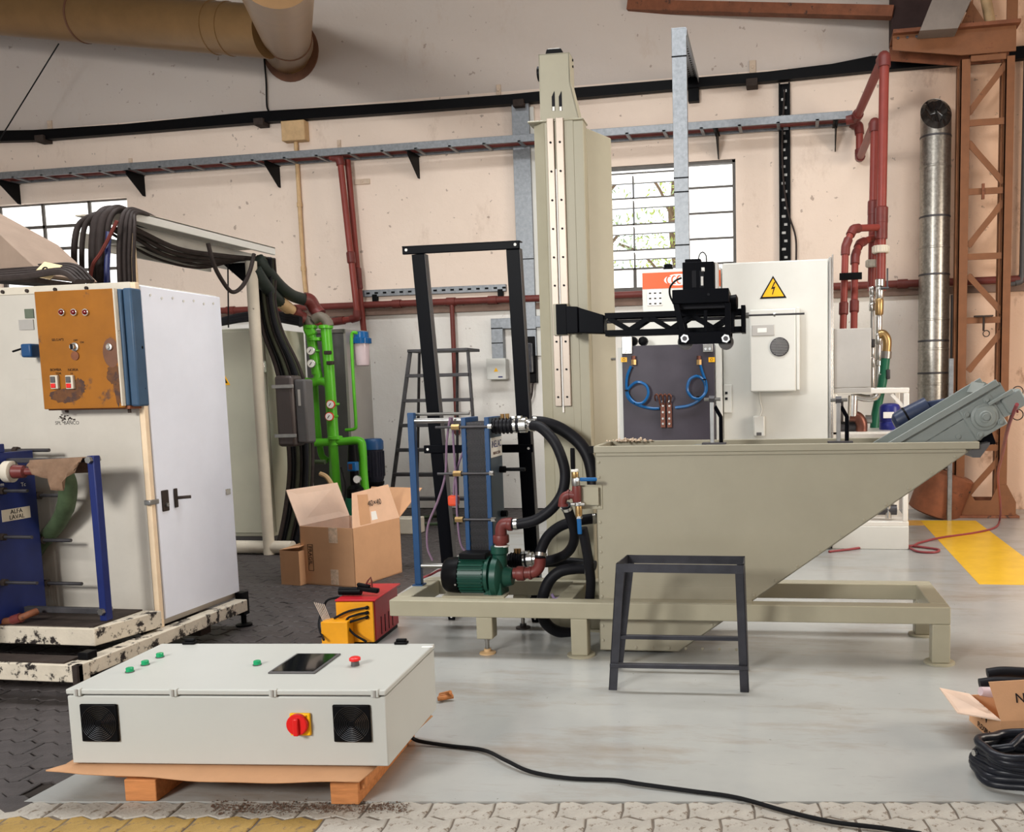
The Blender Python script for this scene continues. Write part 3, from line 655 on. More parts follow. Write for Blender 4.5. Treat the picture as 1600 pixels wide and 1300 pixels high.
# right most dark vertical pipe
a = at(1597, 150, y=WY - .1); b = at(1592, 440, y=WY - .1)
pipe('dark_conduit', 'dark vertical conduit at the far right of the wall', [V((b.x + .03, WY - .1, a.z + .4)), V((b.x + .03, WY - .1, b.z)), V((b.x - .12, WY - .1, b.z - .03))], .03, M_dkgrey, group=None)
# ---- orange lattice stanchion
OY = 11.0
t = thing('lattice_stanchion', 'orange lattice steel stanchion carrying the roof at right', 'column', (at(1540, 808, z=0).x, OY, 0))
xl0, xl1 = at(1497, 400, y=OY).x, at(1512, 400, y=OY).x; xr0, xr1 = at(1566, 400, y=OY).x, at(1580, 400, y=OY).x
zcap = at(1540, 90, y=OY).z
for nm, (q0, q1) in (('chord', (xl0, xl1)), ('chord', (xr0, xr1))):
    gg = G(); gg.box((q0, OY, .1), (q1, OY + .012, zcap)); gg.box((q0 if nm == 'x' else q0, OY, .1), (q0 + .012, OY + .1, zcap)); gg.box((q0, OY + .3, .1), (q1, OY + .312, zcap)); gg.box((q0, OY + .2, .1), (q0 + .012, OY + .3, zcap))
    gg.build(nm, M_orng, t)
zz = [at(1540, q, y=OY).z for q in (190, 298, 400, 500, 604, 700)]
for z in zz: G().box((xl1 - .02, OY + .014, z - .035), (xr0 + .02, OY + .03, z + .035)).build('batten', M_orng, t)
for (pa, qa, pb, qb) in ((1512, 178, 1572, 100), (1512, 222, 1568, 285), (1512, 385, 1568, 315), (1512, 430, 1568, 490), (1512, 580, 1568, 515), (1512, 772, 1566, 712), (1512, 640, 1566, 692)):
    G().beam(at(pa, qa, y=OY + .04), at(pb, qb, y=OY + .04), .065, .012, (0, 1, 0)).build('lacing', M_orng, t)
    G().beam(at(pa, qa, y=OY + .28) + V((.02, 0, 0)), at(pb, qb, y=OY + .28) - V((.02, 0, 0)), .05, .012, (0, 1, 0)).build('lacing', M_rust, t)
# base: spread foot and plates
bl, br = at(1485, 800, y=OY).x, at(1588, 800, y=OY).x
G().box((bl, OY - .08, 0), (br + .02, OY + .45, .03)).build('base_plate', M_rust, t, .004)
G().prism([(bl + .02, .03), (br - .01, .03), (br - .01, .18), (xr1, .38), (xr0, .38), (xr0 - .08, .2), (xl1 + .12, .2), (xl1, .38), (xl0, .38), (bl + .02, .2)], OY - .02, OY).build('gusset', M_orng, t)
G().prism([(bl + .02, .03), (br - .01, .03), (br - .01, .2), (bl + .02, .2)], OY + .32, OY + .34).build('gusset', M_rust, t)
# cap beam of the stanchion
a, b = at(1394, 62, y=OY), at(1587, 42, y=OY); zb = at(1502, 88, y=OY).z
zc0, zc1 = at(1394, 58, y=OY).z, at(1394, 80, y=OY).z
G().prism([(a.x, zc0), (b.x, zc0 + .03), (b.x, zb), (xl0, zb), (a.x, zc1)], OY - .04, OY - .02).build('cap_web', M_orng, t)
G().box((a.x, OY - .12, zc0 + .0), (b.x + .03, OY + .34, zc0 + .04)).build('cap_flange', M_rust, t)
G().prism([(a.x, zc0), (b.x, zc0 + .03), (b.x, zb), (xl0, zb), (a.x, zc1)], OY + .3, OY + .32).build('cap_web', M_rust, t)
G().beam((xl1, OY - .01, zb - .04), (xr0, OY - .01, zb - .04), .02, .06).build('batten', M_orng, t)
for k in range(3): G().cyl((a.x + .06 + k * .1, OY - .05, zc0 - .03), (a.x + .06 + k * .1, OY - .02, zc0 - .03), .016, 6).build('bolt', M_dsteel, t)
# upper chord going on to the roof
G().box((xr0, OY, zc0 + .04), (xr1 + .02, OY + .02, 7.6)).build('upper_chord', M_orng, t)
G().beam(V((xr0 - .25, OY + .05, zc0 + .05)), V((xr0 - .7, OY + .05, zc0 + .75)), .1, .02, (0, 1, 0)).build('upper_lacing', M_orng, t)
G().prism([(xl0 - .02, zc0 + .04), (xl0 + .12, zc0 + .04), (xl0 + .12, zc0 + .34)], OY - .01, OY + .01).build('upper_gusset', M_orng, t)
tag(G().tube([V((xr0 - .1, OY + .3, zc0 + .08)), V((xr0 - .16, OY + .3, zc0 + .4)), V((xr0 - .3, OY + .3, zc0 + 1.0))], .06, 10).build('lamp_cable_pipe', M_tan), 'pale slanted pipe behind the top of the stanchion', 'pipe')
# grey chute and dark girder of the roof
g = G(); q = [at(1437, 48, y=10.7), at(1497, 44, y=10.7), at(1522, -10, y=10.7), at(1460, -10, y=10.7)]; g.plate(q, (0, .25, 0))
tag(g.build('roof_chute', mat('dusty_grey_sheet', (118, 108, 100), .55, .2, var=.12, scale=5), bevel=.005), 'dusty grey sheet metal chute on top of the stanchion', 'chute')
g = G(); a, b = at(1392, -20, y=11.3), at(1440, 62, y=11.3); g.box((a.x, 11.2, b.z - .0), (b.x + .25, 11.5, a.z + 1.2)); struct(g.build('trim_2', mat('dark_brown_girder', (58, 44, 42), .7, var=.2)))
g = G(); pa, pb = at(1170, -3, y=11.5), at(1396, 20, y=11.2); g.beam(pa + V((-1.5, .2, .12)), pb, .14, .12); struct(g.build('trim_3', M_rust))
# black box clamp bits on stanchion
c = at(1536, 498, y=OY); o = G().box((c.x - .1, OY - .06, c.z + .02), (c.x + .1, OY + .01, c.z + .035)); o.cyl((c.x, OY - .04, c.z - .14), (c.x, OY - .04, c.z + .03), .012, 6); o.ring((c.x + .03, OY - .04, c.z - .17), (0, 1, 0), .035, .006, 14, 5)
tag(o.build('hanging_hook', M_dirt), 'small dark bracket and wire hook on the stanchion', 'hook')
c = at(1536, 297, y=OY); tag(G().box((c.x - .015, OY - .02, c.z - .1), (c.x + .015, OY + .012, c.z + .07)).build('clip_plate', M_rust), 'small rusty clip on the upper stanchion batten', 'clip')

# ---- big tan ventilation ducts at top left
t = thing('ventilation_duct', 'large tan ventilation duct running along the wall at top left', 'duct', (-9, 10.7, 5.6))
A, B = at(-120, 7, y=10.9), at(418, 50, y=10.6); R_ = .30
d = (B - A); L_ = d.length; d.normalize(); cuts = [0, .49, .86, .9, 1]
for i in range(4):
    s0 = A + d * L_ * cuts[i]; G().lathe(s0, d, [(0, R_), (L_ * (cuts[i + 1] - cuts[i]), R_)], 36).build('duct_section', M_duct, t)
for u in (.49, .86, .9): G().lathe(A + d * (L_ * u - .015), d, [(0, R_), (.005, R_ + .01), (.025, R_ + .01), (.03, R_)], 36).build('seam', M_flange if u == .49 else M_duct, t)
t = thing('ventilation_duct', 'large tan overhead duct bending into the wall through a brown collar', 'duct', (-6.5, WY, 6.1))
wc = at(455, 80, y=WY); e = at(446, 52, y=10.75); s = at(424, -60, y=6.2)
G().lathe(s, e - s, [(0, R_), ((e - s).length, R_)], 36).build('duct_section', M_duct, t)
G().tube([e - (e - s).normalized() * .03, e + (e - s).normalized() * .08, (e + wc) / 2 + V((0, 0, .02)), V((wc.x, WY - .12, wc.z)), V((wc.x, WY + .02, wc.z))], R_ * 1.01, 30, 5).build('elbow', M_duct, t)
G().ring(e + (e - s).normalized() * .03, e - s, R_ * 1.01, .012, 36).build('seam', M_flange, t)
G().lathe(V((wc.x, WY, wc.z)), (0, -1, 0), [(0, .4), (.02, .4), (.025, .3)], 36).build('wall_collar', M_flange, t)

# ================================================================== LEFT: old white cabinet on its skid
CX0, CX1, CY0, CY1, CZ0 = -5.5, -3.83, 4.82, 5.62, .2
CZ1 = 2.27
t = thing('white_cabinet', 'tall worn white sheet metal cabinet on a chipped skid', 'cabinet', (CX1, CY0, CZ0))
G().box((CX0, CY0, CZ0), (CX1 - .03, CY1, CZ1)).build('body', M_cab, t, .006)
G().box((CX1 - .035, CY0 - .004, CZ0), (CX1, CY0 + .03, CZ1 + .004)).build('corner_angle', mat('cream_angle', (228, 204, 172), .5, var=.08), t, .003)
G().box((CX0, CY0 - .006, CZ1 - .04), (CX1 - .03, CY0, CZ1 + .006)).build('top_strip', M_offw, t, .003)
G().box((at(40, 600, y=CY0).x, CY0 - .004, CZ0 + .02), (CX1 - .036, CY0, at(60, 592, y=CY0).z)).build('front_panel', M_cab, t, .002)
for p in (6, 44, 88, 137): c = at(p, 452 - (p > 60) * 2, y=CY0); G().cyl((c.x, CY0 - .016, CZ1 - .02), (c.x, CY0, CZ1 - .02), .011, 8).build('bolt', M_dirt, t)
dr = G().box((CX1 - .032, CY0 + .045, CZ0 + .04), (CX1 - .002, CY1, CZ1 - .01)).build('door', M_door, t, .006)
for k in range(7): 
    c = V((CX1 - .002, CY0 + .12 + k * .1, CZ1 - .06 - .01 * (k % 2))); G().cyl(c, c + V((.004, 0, 0)), .008, 8).build('screw', M_white, dr)
c = at(258, 781, x=CX1); z = c.z
hp = G().box((CX1 - .004, c.y - .03, z - .07), (CX1 + .006, c.y + .03, z + .06)).build('latch_plate', M_dirt, dr, .006)
G().cyl((CX1 + .006, c.y, z - .03), (CX1 + .02, c.y, z - .03), .012, 8).build('latch_bolt', M_steel, dr); G().box((CX1 - .03, CY0 - .03, z - .015), (CX1 + .012, CY0 + .05, z + .015)).build('latch_hasp', M_steel, dr, .004)
G().box((CX1, c.y + .08, z - .06), (CX1 + .008, c.y + .11, z + .06)).build('latch_keeper', M_dirt, dr, .006); G().cyl((CX1, c.y + .1, z + .0), (CX1 + .06, c.y + .16, z), .01, 6).build('latch_handle', M_dirt, dr)
q = at(357, 768, x=CX1); G().box((CX1 - .002, q.y - .03, q.z - .02), (CX1 + .004, q.y + .02, q.z + .02)).build('edge_clip', M_chrome, dr, .003)
c = at(226, 961, y=CY0); G().cyl((c.x, CY0 - .006, c.z), (c.x, CY0, c.z), .016, 12).build('cable_hole', M_blk, t); c = at(239, 977, y=CY0); G().cyl((c.x, CY0 - .008, c.z), (c.x, CY0, c.z), .012, 10).build('bolt', M_dirt, t)
tag(G().tube([at(226, 961, y=CY0 - .01), at(223, 975, y=CY0 - .04), at(221, 1000, y=CY0 - .05), at(216, 1040, y=CY0 - .06)], .008, 6).build('drop_cable', M_cord), 'short black cable hanging from a hole low in the white cabinet', 'cable')
text('lettering', 'SPL  BANCO', .03, facing_y(at(105, 661, y=CY0 - .004)), M_ink, t)
gg = G()
for k in range(26): c = at(104 + random.gauss(0, 7), 653 + random.gauss(0, 3), y=CY0); gg.cbox((c.x, CY0 - .005, c.z), (random.uniform(.004, .016), .002, random.uniform(.003, .01)))
gg.build('paint_chips', M_dirt, t, kind='stuff')
# left grey stickers
a, b = at(39, 483, y=CY0), at(54, 497, y=CY0); G().box((a.x, CY0 - .006, b.z), (b.x, CY0 - .003, a.z)).build('sticker', mat('green_grey_sticker', (92, 100, 84), .5), t)
a, b = at(30, 500, y=CY0), at(54, 515, y=CY0); G().box((a.x, CY0 - .006, b.z), (b.x, CY0 - .003, a.z)).build('sticker', M_sgrey, t)
# yellow control panel (blue sided box)
PYF, PYB = CY0 - .13, CY0
t = thing('operator_box', 'ochre control panel with steel blue side on the white cabinet', 'control panel', at(130, 632, y=CY0))
a, b = at(53, 456, y=PYF), at(192, 634, y=PYF)
z1, z0 = a.z, b.z; x0, x1 = a.x, b.x
G().box((x0 + .01, PYF + .025, z0), (x1 + .02, PYB, z1)).build('box', M_sblue, t, .008)
G().box((x1 + .02, PYF + .04, z0 - .005), (x1 + .075, PYB, z1 + .005)).build('side_gutter', M_sblue, t, .01)
dr = G().box((x0, PYF, z0 - .012), (x1, PYF + .025, z1)).build('door', M_yel, t, .004)
G().box((x1 - .008, PYF - .002, z0), (x1 + .001, PYF + .025, z1)).build('edge_strip', M_offw, dr)
G().box((x0, PYF + .03, z0 - .02), (x1 + .02, PYB, z0)).build('bottom_lip', M_rust, t, .003)
for p, q in ((98, 488), (117, 488), (135, 488)):
    c = at(p, q, y=PYF); k = G().cyl((c.x, PYF - .012, c.z), (c.x, PYF, c.z), .02, 16).build('lamp_bezel', M_chrome, dr); G().lathe((c.x, PYF - .012, c.z), (0, -1, 0), [(0, .015), (.008, .012), (.012, .004)], 14).build('lamp_lens', mat('dark_red_lens', (104, 14, 18), .15), k)
c = at(118, 542, y=PYF); k = G().lathe((c.x, PYF, c.z), (0, -1, 0), [(0, .027), (.01, .025), (.012, .016), (.03, .016)], 16).build('selector_knob', M_chrome, dr)
G().box((c.x - .005, PYF - .036, c.z - .016), (c.x + .005, PYF - .03, c.z + .016)).build('knob_grip', M_ink, k)
c = at(118, 556, y=PYF); G().cyl((c.x, PYF - .006, c.z), (c.x, PYF, c.z), .026, 16).build('worn_ring', M_rust, dr)
c = at(172, 542, y=PYF); k = G().lathe((c.x, PYF, c.z), (0, -1, 0), [(0, .02), (.012, .02), (.014, .01), (.02, .01)], 14).build('door_lock', M_chrome, dr)
c = at(174, 551, y=PYF); gg = G(); n = 22; gg.add([(c.x + .0 + (.055 if math.cos(i * 2 * PI / n) < 0 else .05) * math.cos(i * 2 * PI / n), PYF - .0012, c.z + .085 * math.sin(i * 2 * PI / n)) for i in range(n)], [tuple(range(n))]); gg.build('worn_patch', M_flange, dr)
for pc, rx_, rz_ in (((103, 618), .1, .045), ((122, 605), .05, .05), ((186, 604), .035, .11), ((178, 585), .045, .06)):
    c = at(pc[0], pc[1], y=PYF); gg = G(); n = 30; gg.add([(min(c.x + rx_ * (1 + .16 * random.uniform(-1, 1)) * math.cos(i * 2 * PI / n), x1 - .009), PYF - .0011 - .0001 * rx_, c.z + rz_ * (1 + .16 * random.uniform(-1, 1)) * math.sin(i * 2 * PI / n)) for i in range(n)], [tuple(range(n))]); gg.build('worn_patch', mat('scuffed_ochre', (96, 60, 32), .6, var=.3, scale=20, spots=(70, 48, 40), spot_th=.5, spot_scale=14), dr)
for p, q in ((88, 597), (112, 597)):
    c = at(p, q, y=PYF); k = G().box((c.x - .025, PYF - .02, c.z - .04), (c.x + .025, PYF, c.z + .04)).build('push_switch', M_offw, dr, .004)
    G().box((c.x - .018, PYF - .026, c.z - .004), (c.x + .012, PYF - .02, c.z + .032)).build('start_button', M_dkgrey, k, .003); G().box((c.x - .018, PYF - .026, c.z - .034), (c.x + .012, PYF - .02, c.z - .008)).build('stop_button', M_redl, k, .003)
for s, p, q, sz in (('BOMBA', 87, 578, .022), ('TEM', 91, 584, .02), ('NORIA', 114, 578, .022), ('H', 112, 584, .02), ('SELG.Nº2', 90, 531, .02), ('OFF', 118, 532, .016), ('ON', 128, 535, .016)):
    text('lettering', s, sz, facing_y(at(p, q, y=PYF - .001)), M_ink, dr)
for p, q in ((214, 543), (218, 607)):
    c = at(p, q, y=CY0 - .03); G().cyl((c.x, CY0 - .06, c.z), (c.x + .03, CY0 - .02, c.z), .012, 8).build('side_screw', M_blk, t)
c = at(54, 548, y=CY0 - .06); G().box((c.x - .05, CY0 - .11, c.z - .04), (c.x + .02, CY0 - .03, c.z + .04)).build('side_plug', M_blue, t, .01); G().cyl((c.x - .05, CY0 - .07, c.z + .02), (c.x - .16, CY0 - .05, c.z + .0), .006, 6).build('plug_lead', M_blk, t)
for p in (104, 202): c = at(p, 637, y=CY0 - .06); G().cyl((c.x, CY0 - .06, c.z - .03), (c.x, CY0 - .06, c.z + .01), .01, 8).build('bottom_stud', M_dirt, t)
# skid under the cabinet
t = thing('cabinet_skid', 'chipped white steel skid frame under the white cabinet', 'skid', (-4.4, 4.1, 0))
SX1 = -3.745
G().box((-6, 4.07, .105), (SX1, 4.15, .2)).build('front_beam', M_skid, t, .005)
G().box((SX1 - .09, 4.15, .12), (SX1, 5.57, .2)).build('side_beam', M_skid, t, .005)
G().box((-6, 4.09, .2), (SX1 - .1, 4.2, .21)).build('top_plate', M_dirt, t)
G().box((SX1 - .03, 4.06, .03), (SX1 + .0, 4.1, .2)).build('end_plate', M_dirt, t)
G().box((-6, 5.2, .04), (SX1 - .1, 5.3, .2)).build('cross_beam', M_dirt, t); G().box((-5.6, 4.3, .04), (-5.5, 5.6, .19)).build('side_beam', M_dirt, t)
for (x, y) in ((SX1 - .07, 5.62), (SX1 - .05, 4.2), (-5.5, 4.2)):
    ft = G().lathe((x, y, 0), (0, 0, 1), [(0, .055), (.012, .055), (.02, .018), (.2, .018)], 14).build('levelling_foot', M_blk, t); G().box((x - .03, y - .04, .08), (x + .03, y + .03, .24)).build('foot_bracket', M_blk, ft, .004)
# upper base carrying the blue exchanger
t = thing('chipped_platform', 'thick chipped white base plate in front of the cabinet', 'base', (-4.4, 4.4, .2))
zt0, zb0 = at(60, 980, y=4.35).z, at(60, 1007, y=4.35).z
xe = at(148, 1000, y=4.35).x
G().prism([(-6, 4.35), (xe, 4.35), (xe + .1, CY0 - .05), (-6, CY0 - .05)], zb0, zt0, 'z').build('base_beam', M_skid, t, .006)
G().box((-6, 4.37, zt0), (xe - .02, CY0 - .06, zt0 + .008)).build('top_sheet', M_dirt, t)
for x in (-5.2, -4.35): G().box((x, 4.45, .2), (x + .1, CY0 - .1, zb0)).build('spacer', M_rust, t)
# blue plate heat exchanger: its pressure plate faces the aisle (+x)
YF_ = 4.68
XP = (at(57, 775, y=YF_).x + at(73, 940, y=YF_).x) / 2
t = thing('plate_heat_exchanger', 'deep blue bolted plate heat exchanger at the left edge', 'heat exchanger', (XP - .2, 4.5, zt0))
zt1 = at(52, 703, y=YF_).z; zb1 = zt0 + .01
def ax_(p, q): return at(p, q, x=XP)
G().box((XP - .035, 4.05, zb1), (XP, YF_, zt1)).build('pressure_plate', M_dblue, t, .005)
for k in range(16): G().box((XP - .06 - k * .02, 4.1, zb1 + .04), (XP - .048 - k * .02, YF_ - .03, zt1 - .05)).build('plate', M_dsteel, t)
G().box((XP - .42, 4.05, zb1), (XP - .385, YF_, zt1 + .03)).build('frame_plate', M_dblue, t, .005)
c = ax_(2, 692); G().box((XP - .03, c.y - .12, zt1), (XP, c.y + .02, zt1 + .05)).build('top_lug', M_dblue, t, .005)
for p, q, p2 in ((22, 704, 77), (57, 774, 104), (62, 844, 111), (69, 911, 128)):
    c = at(p, q, y=YF_ + .02); e = at(p2, q, y=YF_ + .02); G().cyl((XP - .4, YF_ + .02, c.z), (e.x, YF_ + .02, c.z), .011, 8).build('tie_bolt', M_dsteel, t); G().cyl((c.x, YF_ + .02, c.z), (c.x + .03, YF_ + .02, c.z), .024, 6).build('nut', M_dirt, t)
for p, q, p2 in ((2, 767, 43), (2, 839, 50), (4, 910, 58)):
    c = at(p, q, x=XP); e = at(p2, q - 1, y=c.y); G().cyl((XP, c.y, c.z), (e.x, c.y, c.z), .01, 8).build('tie_bolt', M_dsteel, t); G().cyl((XP, c.y, c.z), (XP + .025, c.y, c.z), .022, 6).build('nut', M_dirt, t)
FP_ = lambda p: Matrix.Translation(p) @ Matrix.Rotation(PI / 2, 4, 'Z') @ Matrix.Rotation(PI / 2, 4, 'X')
c = ax_(25, 803); a, b = ax_(3, 805), ax_(47, 800); hw = (b.y - a.y) / 2; hz = .034
pl = G().box((XP, c.y - hw, c.z - hz), (XP + .004, c.y + hw, c.z + hz)).build('name_plate', M_offw, t)
text('lettering', 'ALFA', .036, FP_((XP + .005, c.y, c.z + .016)), M_ink, pl); text('lettering', 'LAVAL', .036, FP_((XP + .005, c.y, c.z - .016)), M_ink, pl)
for s_, p in (('m', 3), ('Tc', 36)): text('lettering', s_, .032, FP_(ax_(p, 757) + V((.002, 0, 0))), M_paper, t)
EY = 4.42
# post, carry bar and lower guide bar
PXC = at(157, 838, y=4.5); ptx0, ptx1 = at(142, 716, y=4.5), at(168, 962, y=4.5)
px_ = (ptx0.x + ptx1.x) / 2
t = thing('exchanger_support_post', 'deep blue upright post that holds the exchanger bars', 'post', (px_, 4.5, zt0))
G().box((px_ - .022, 4.48, zt0 + .008), (px_ + .022, 4.53, at(142, 712, y=4.5).z)).build('post', M_dblue, t, .004)
zc1, zc2 = at(146, 718, y=4.5).z, at(166, 954, y=4.5).z
G().box((XP - .4, 4.49, zc1 - .015), (px_, 4.52, zc1 + .01)).build('carry_bar', M_dsteel, t, .003); G().box((at(40, 955, y=4.5).x, 4.49, zc2 - .02), (px_, 4.52, zc2 + .014)).build('guide_bar', M_dsteel, t, .003)
for z in (zc1, zc2): G().cyl((px_, 4.46, z), (px_, 4.54, z), .02, 6).build('bolt', M_steel, t)
# flange with red stub, green hose, rag
t = thing('pipe_flange_stub', 'white flange with dark red stub on the blue exchanger', 'pipe fitting', at(25, 740, y=EY - .08))
c = at(16, 737, x=XP + .05); ax = V((.97, .2, -.02)).normalized()
G().lathe(c - ax * .03, ax, [(0, .055), (.006, .062), (.045, .062), (.05, .05)], 20).build('union_nut', M_offw, t); G().lathe(c + ax * .02, ax, [(0, .04), (.06, .036), (.07, .022), (.14, .02)], 16).build('stub', M_redf, t); G().cyl(c - ax * .22, c - ax * .03, .04, 14).build('tail', M_blk, t)
t = tag(G().tube([at(p, q, y=y) for p, q, y in ((98, 735, 4.6), (106, 760, 4.64), (103, 790, 4.68), (92, 815, 4.72), (74, 838, 4.75), (62, 850, 4.76), (48, 872, 4.76))], [.05] * 14 + [.046] * 40, 12).build('green_hose', M_ghose), 'thick mottled green hose curving behind the blue exchanger', 'hose')
rg = G(); NX, NZ = 12, 9; top = [at(50 + 82 * i / NX, 722 - 4 * i / NX, y=4.47) for i in range(NX + 1)]
low = [at(p, q, y=4.46) for p, q in ((47, 730), (54, 735), (62, 740), (70, 745), (78, 748), (85, 753), (90, 764), (97, 766), (104, 766), (108, 752), (114, 744), (120, 738), (128, 722))]
vv = []; 
for j in range(NZ + 1):
    for i in range(NX + 1):
        p = top[i].lerp(low[i], j / NZ); vv.append((p.x, p.y - .012 - .02 * (j / NZ) * (1 + math.sin(i * 1.7 + j * .5)), p.z + (.012 if j == 0 else 0)))
rg.add(vv, [(j * (NX + 1) + i, j * (NX + 1) + i + 1, (j + 1) * (NX + 1) + i + 1, (j + 1) * (NX + 1) + i) for j in range(NZ) for i in range(NX)])
rg.add([(p.x, 4.46, p.z + .012) for p in top] + [(p.x, 4.55, p.z + .012) for p in top] + [(p.x, 4.56, p.z - .08) for p in top], [(k * 13 + i, k * 13 + i + 1, (k + 1) * 13 + i + 1, (k + 1) * 13 + i) for k in (0, 1) for i in range(12)])
o = rg.build('rag', M_cloth); m_ = o.modifiers.new('thick', 'SOLIDIFY'); m_.thickness = .004; tag(o, 'brown rag draped over the exchanger carry bar', 'rag')
t = thing('base_pipe', 'rusty dark pipe stub lying on the white base', 'pipe', at(40, 965, y=4.4))
G().tube([at(0, 972, y=4.38), at(25, 968, y=4.38), at(45, 960, y=4.4), at(58, 955, y=4.44)], .02, 10).build('pipe_run', M_rust, t); G().cyl(at(20, 969, y=4.38), at(33, 965, y=4.385), .028, 10).build('coupling', M_redf, t)

# hood and tag above cabinet, cables on the cabinet top
t = thing('sheet_hood', 'slanted white sheet metal hood edge above the cabinet', 'hood', at(0, 440, y=5.5))
q = [at(-120, 300, y=5.5), at(0, 366, y=5.5), at(66, 428, y=5.5), at(60, 432, y=5.5), at(-120, 412, y=5.5)]; G().plate(q, (0, .5, 0)).build('hood_skin', mat('pinkish_beige_sheet', (150, 130, 114), .6, var=.1), t, .004)
q = [at(-120, 414, y=5.5), at(58, 434, y=5.5), at(58, 442, y=5.5), at(-120, 430, y=5.5)]; G().plate(q, (0, .5, 0)).build('hood_lip', M_dirt, t)
c = [at(48, 431, y=5.3), at(68, 410, y=5.4), at(96, 416, y=5.4), at(78, 437, y=5.3)]
g = G().plate(c, (0, .01, .006)); o = g.build('card_tag', mat('cream_card', (222, 196, 150), .7, var=.06)); tag(o, 'cream card with a dark ring lying on the cabinet top', 'card')
m_ = (c[0] + c[1] + c[2] + c[3]) / 4; WM[o] = Matrix.Identity(4); G().ring(m_ + V((0, -.012, .006)), (0, -1, .3), .018, .005, 16, 6).build('ring_mark', M_ink, o)
for k in range(5):
    y = 5.25 + .08 * k; pts = [at(-20 - 5 * k, 436 - 3 * k, y=y), at(40 + 8 * k, 432 - 4 * k, y=y), at(95 + 6 * k, 425 - 2 * k, y=y), at(120 + 6 * k, 440, y=y)]
    tag(G().tube(pts, .02, 8).build('roof_cable', M_dkrub), ('frontmost', 'second', 'third', 'fourth', 'rearmost')[k] + ' dark cable lying along the white cabinet roof', 'cable', 'cables on the cabinet roof')
# hoses that arch over the gantry end and drop behind the cabinet
GX0, GX1 = -5.46, -5.16
def arch(p_top, p_left, r, k, m=M_dkrub, drop=446):
    px, py = p_top; y0 = 6.55
    pts = [at(px + 60, py + 22, y=y0 + .7), at(px + 18, py + 2, y=y0 + .2), at(px, py, y=y0 - .02), at(p_left + (px - p_left) * .25, py + 14, y=y0 - .1), at(p_left, py + 40, y=y0 - .14), at(p_left - 1, py + 80, y=y0 - .15), at(p_left + 2, drop + 30, y=y0 - .16)]
    return G().tube(pts, r, 10, 6).build('arched_hose', m)
arr = [((150, 335), 117, .022), ((154, 334), 129, .019), ((166, 330), 148, .04), ((178, 328), 158, .036), ((184, 328), 168, .02), ((200, 329), 188, .022), ((205, 330), 196, .018), ((209, 332), 203, .016), ((212, 334), 210, .013)]
nm = ('leftmost', 'second', 'third and thickest', 'fourth, thick', 'fifth', 'sixth', 'seventh, thin', 'eighth, thin', 'rightmost, thinnest')
for k, (tp, lf, r) in enumerate(arr): tag(arch(tp, lf, r, k), nm[k] + ' brown black hose arching over the gantry end, from left', 'hose', 'hoses over the gantry')
tag(G().tube([at(p, q, y=6.3) for p, q in ((183, 345), (170, 372), (157, 396), (145, 414), (140, 440))], .013, 6).build('red_cable', M_dred), 'thin dark red cable slanting across the arched hoses', 'cable')
tag(G().tube([at(p, q, y=6.36) for p, q in ((170, 362), (168, 400), (166, 450))], .02, 8).build('blue_hose', M_dblue), 'dark blue hose dropping between the arched hoses', 'hose')
c = at(182, 400, y=6.6); tag(G().cyl((c.x, 6.75, 2.0), (c.x, 6.75, at(182, 362, y=6.75).z), .05, 14).build('gantry_post', mat('cream_post', (222, 196, 160), .5, var=.08)), 'cream round post half hidden by the arched hoses', 'post')
# gantry
t = thing('hose_gantry', 'white steel gantry channel carrying hoses to the far cabinet', 'gantry', (-5.3, 7.6, 0))
zg1, zg0 = at(212, 330, x=-5.2).z, at(212, 345, x=-5.2).z
yn, yf = at(212, 335, x=-5.2).y, at(430, 388, x=-5.2).y
G().box((-5.23, yn, zg0), (-5.2, yf, zg1)).build('near_rail', M_white, t, .004); G().box((-5.75, yn, zg1 - .012), (-5.2, yf, zg1)).build('top_sheet', M_offw, t)
G().box((-5.75, yn, zg0 - .18), (-5.72, yf - .3, zg0 - .06)).build('far_rail', M_white, t, .004)
zl0 = at(212, 372, x=-5.45).z
yl = at(395, 410, x=-5.45).y; yl0 = at(212, 372, x=-5.45).y
G().box((-5.47, yl0, zl0 - .04), (-5.45, yl, zl0 + .1)).build('lower_rail', M_white, t, .004); G().box((-5.75, yl0, zl0 - .045), (-5.45, yl, zl0 - .035)).build('floor_sheet', M_sgrey, t)
pp = onp = at(421, 866, z=0); pr = .055
G().cyl((pp.x, pp.y, .0), (pp.x, pp.y, zl0 - .03), pr, 18).build('post', M_offw, t)
G().prism([(pp.x - .3, zl0 - .04), (pp.x, zl0 - .04), (pp.x, zl0 - .3)], pp.y - .01, pp.y + .01).build('knee_brace', M_blk, t)
G().cyl((-7.2, pp.y + .02, .07), (pp.x + .25, pp.y + .02, .07), .065, 14).build('bottom_rail', M_offw, t)
for k in range(6):
    y0 = yn + .05; pts = [V((-5.3 - .05 * k, y0, zg0 - .03)), V((-5.32 - .05 * k, y0 + .6, zg0 - .12 - .03 * (k % 3))), V((-5.3 - .05 * k, y0 + 1.2, zg0 - .1 - .02 * k)), V((-5.3 - .04 * k, yf - .2, zg0 - .06))]
    tag(G().tube(pts, .022 - .002 * k, 7).build('gantry_cable', M_dkrub), ('first', 'second', 'third', 'fourth', 'fifth', 'sixth')[k] + ' cable from the front lying inside the white gantry', 'cable', 'cables inside the gantry')
tag(G().tube([at(p, q, x=-5.19) for p, q in ((325, 380), (333, 410), (345, 435), (362, 456), (378, 448), (390, 425), (397, 397))], .019, 8).build('sagging_cable', M_dkrub), 'grey cable sagging in a loop below the gantry', 'cable')
tag(G().cyl(at(356, 408, y=8.2), at(357, 512, y=8.2), .007, 6).build('thin_wire', M_cord), 'thin vertical wire below the gantry', 'wire')
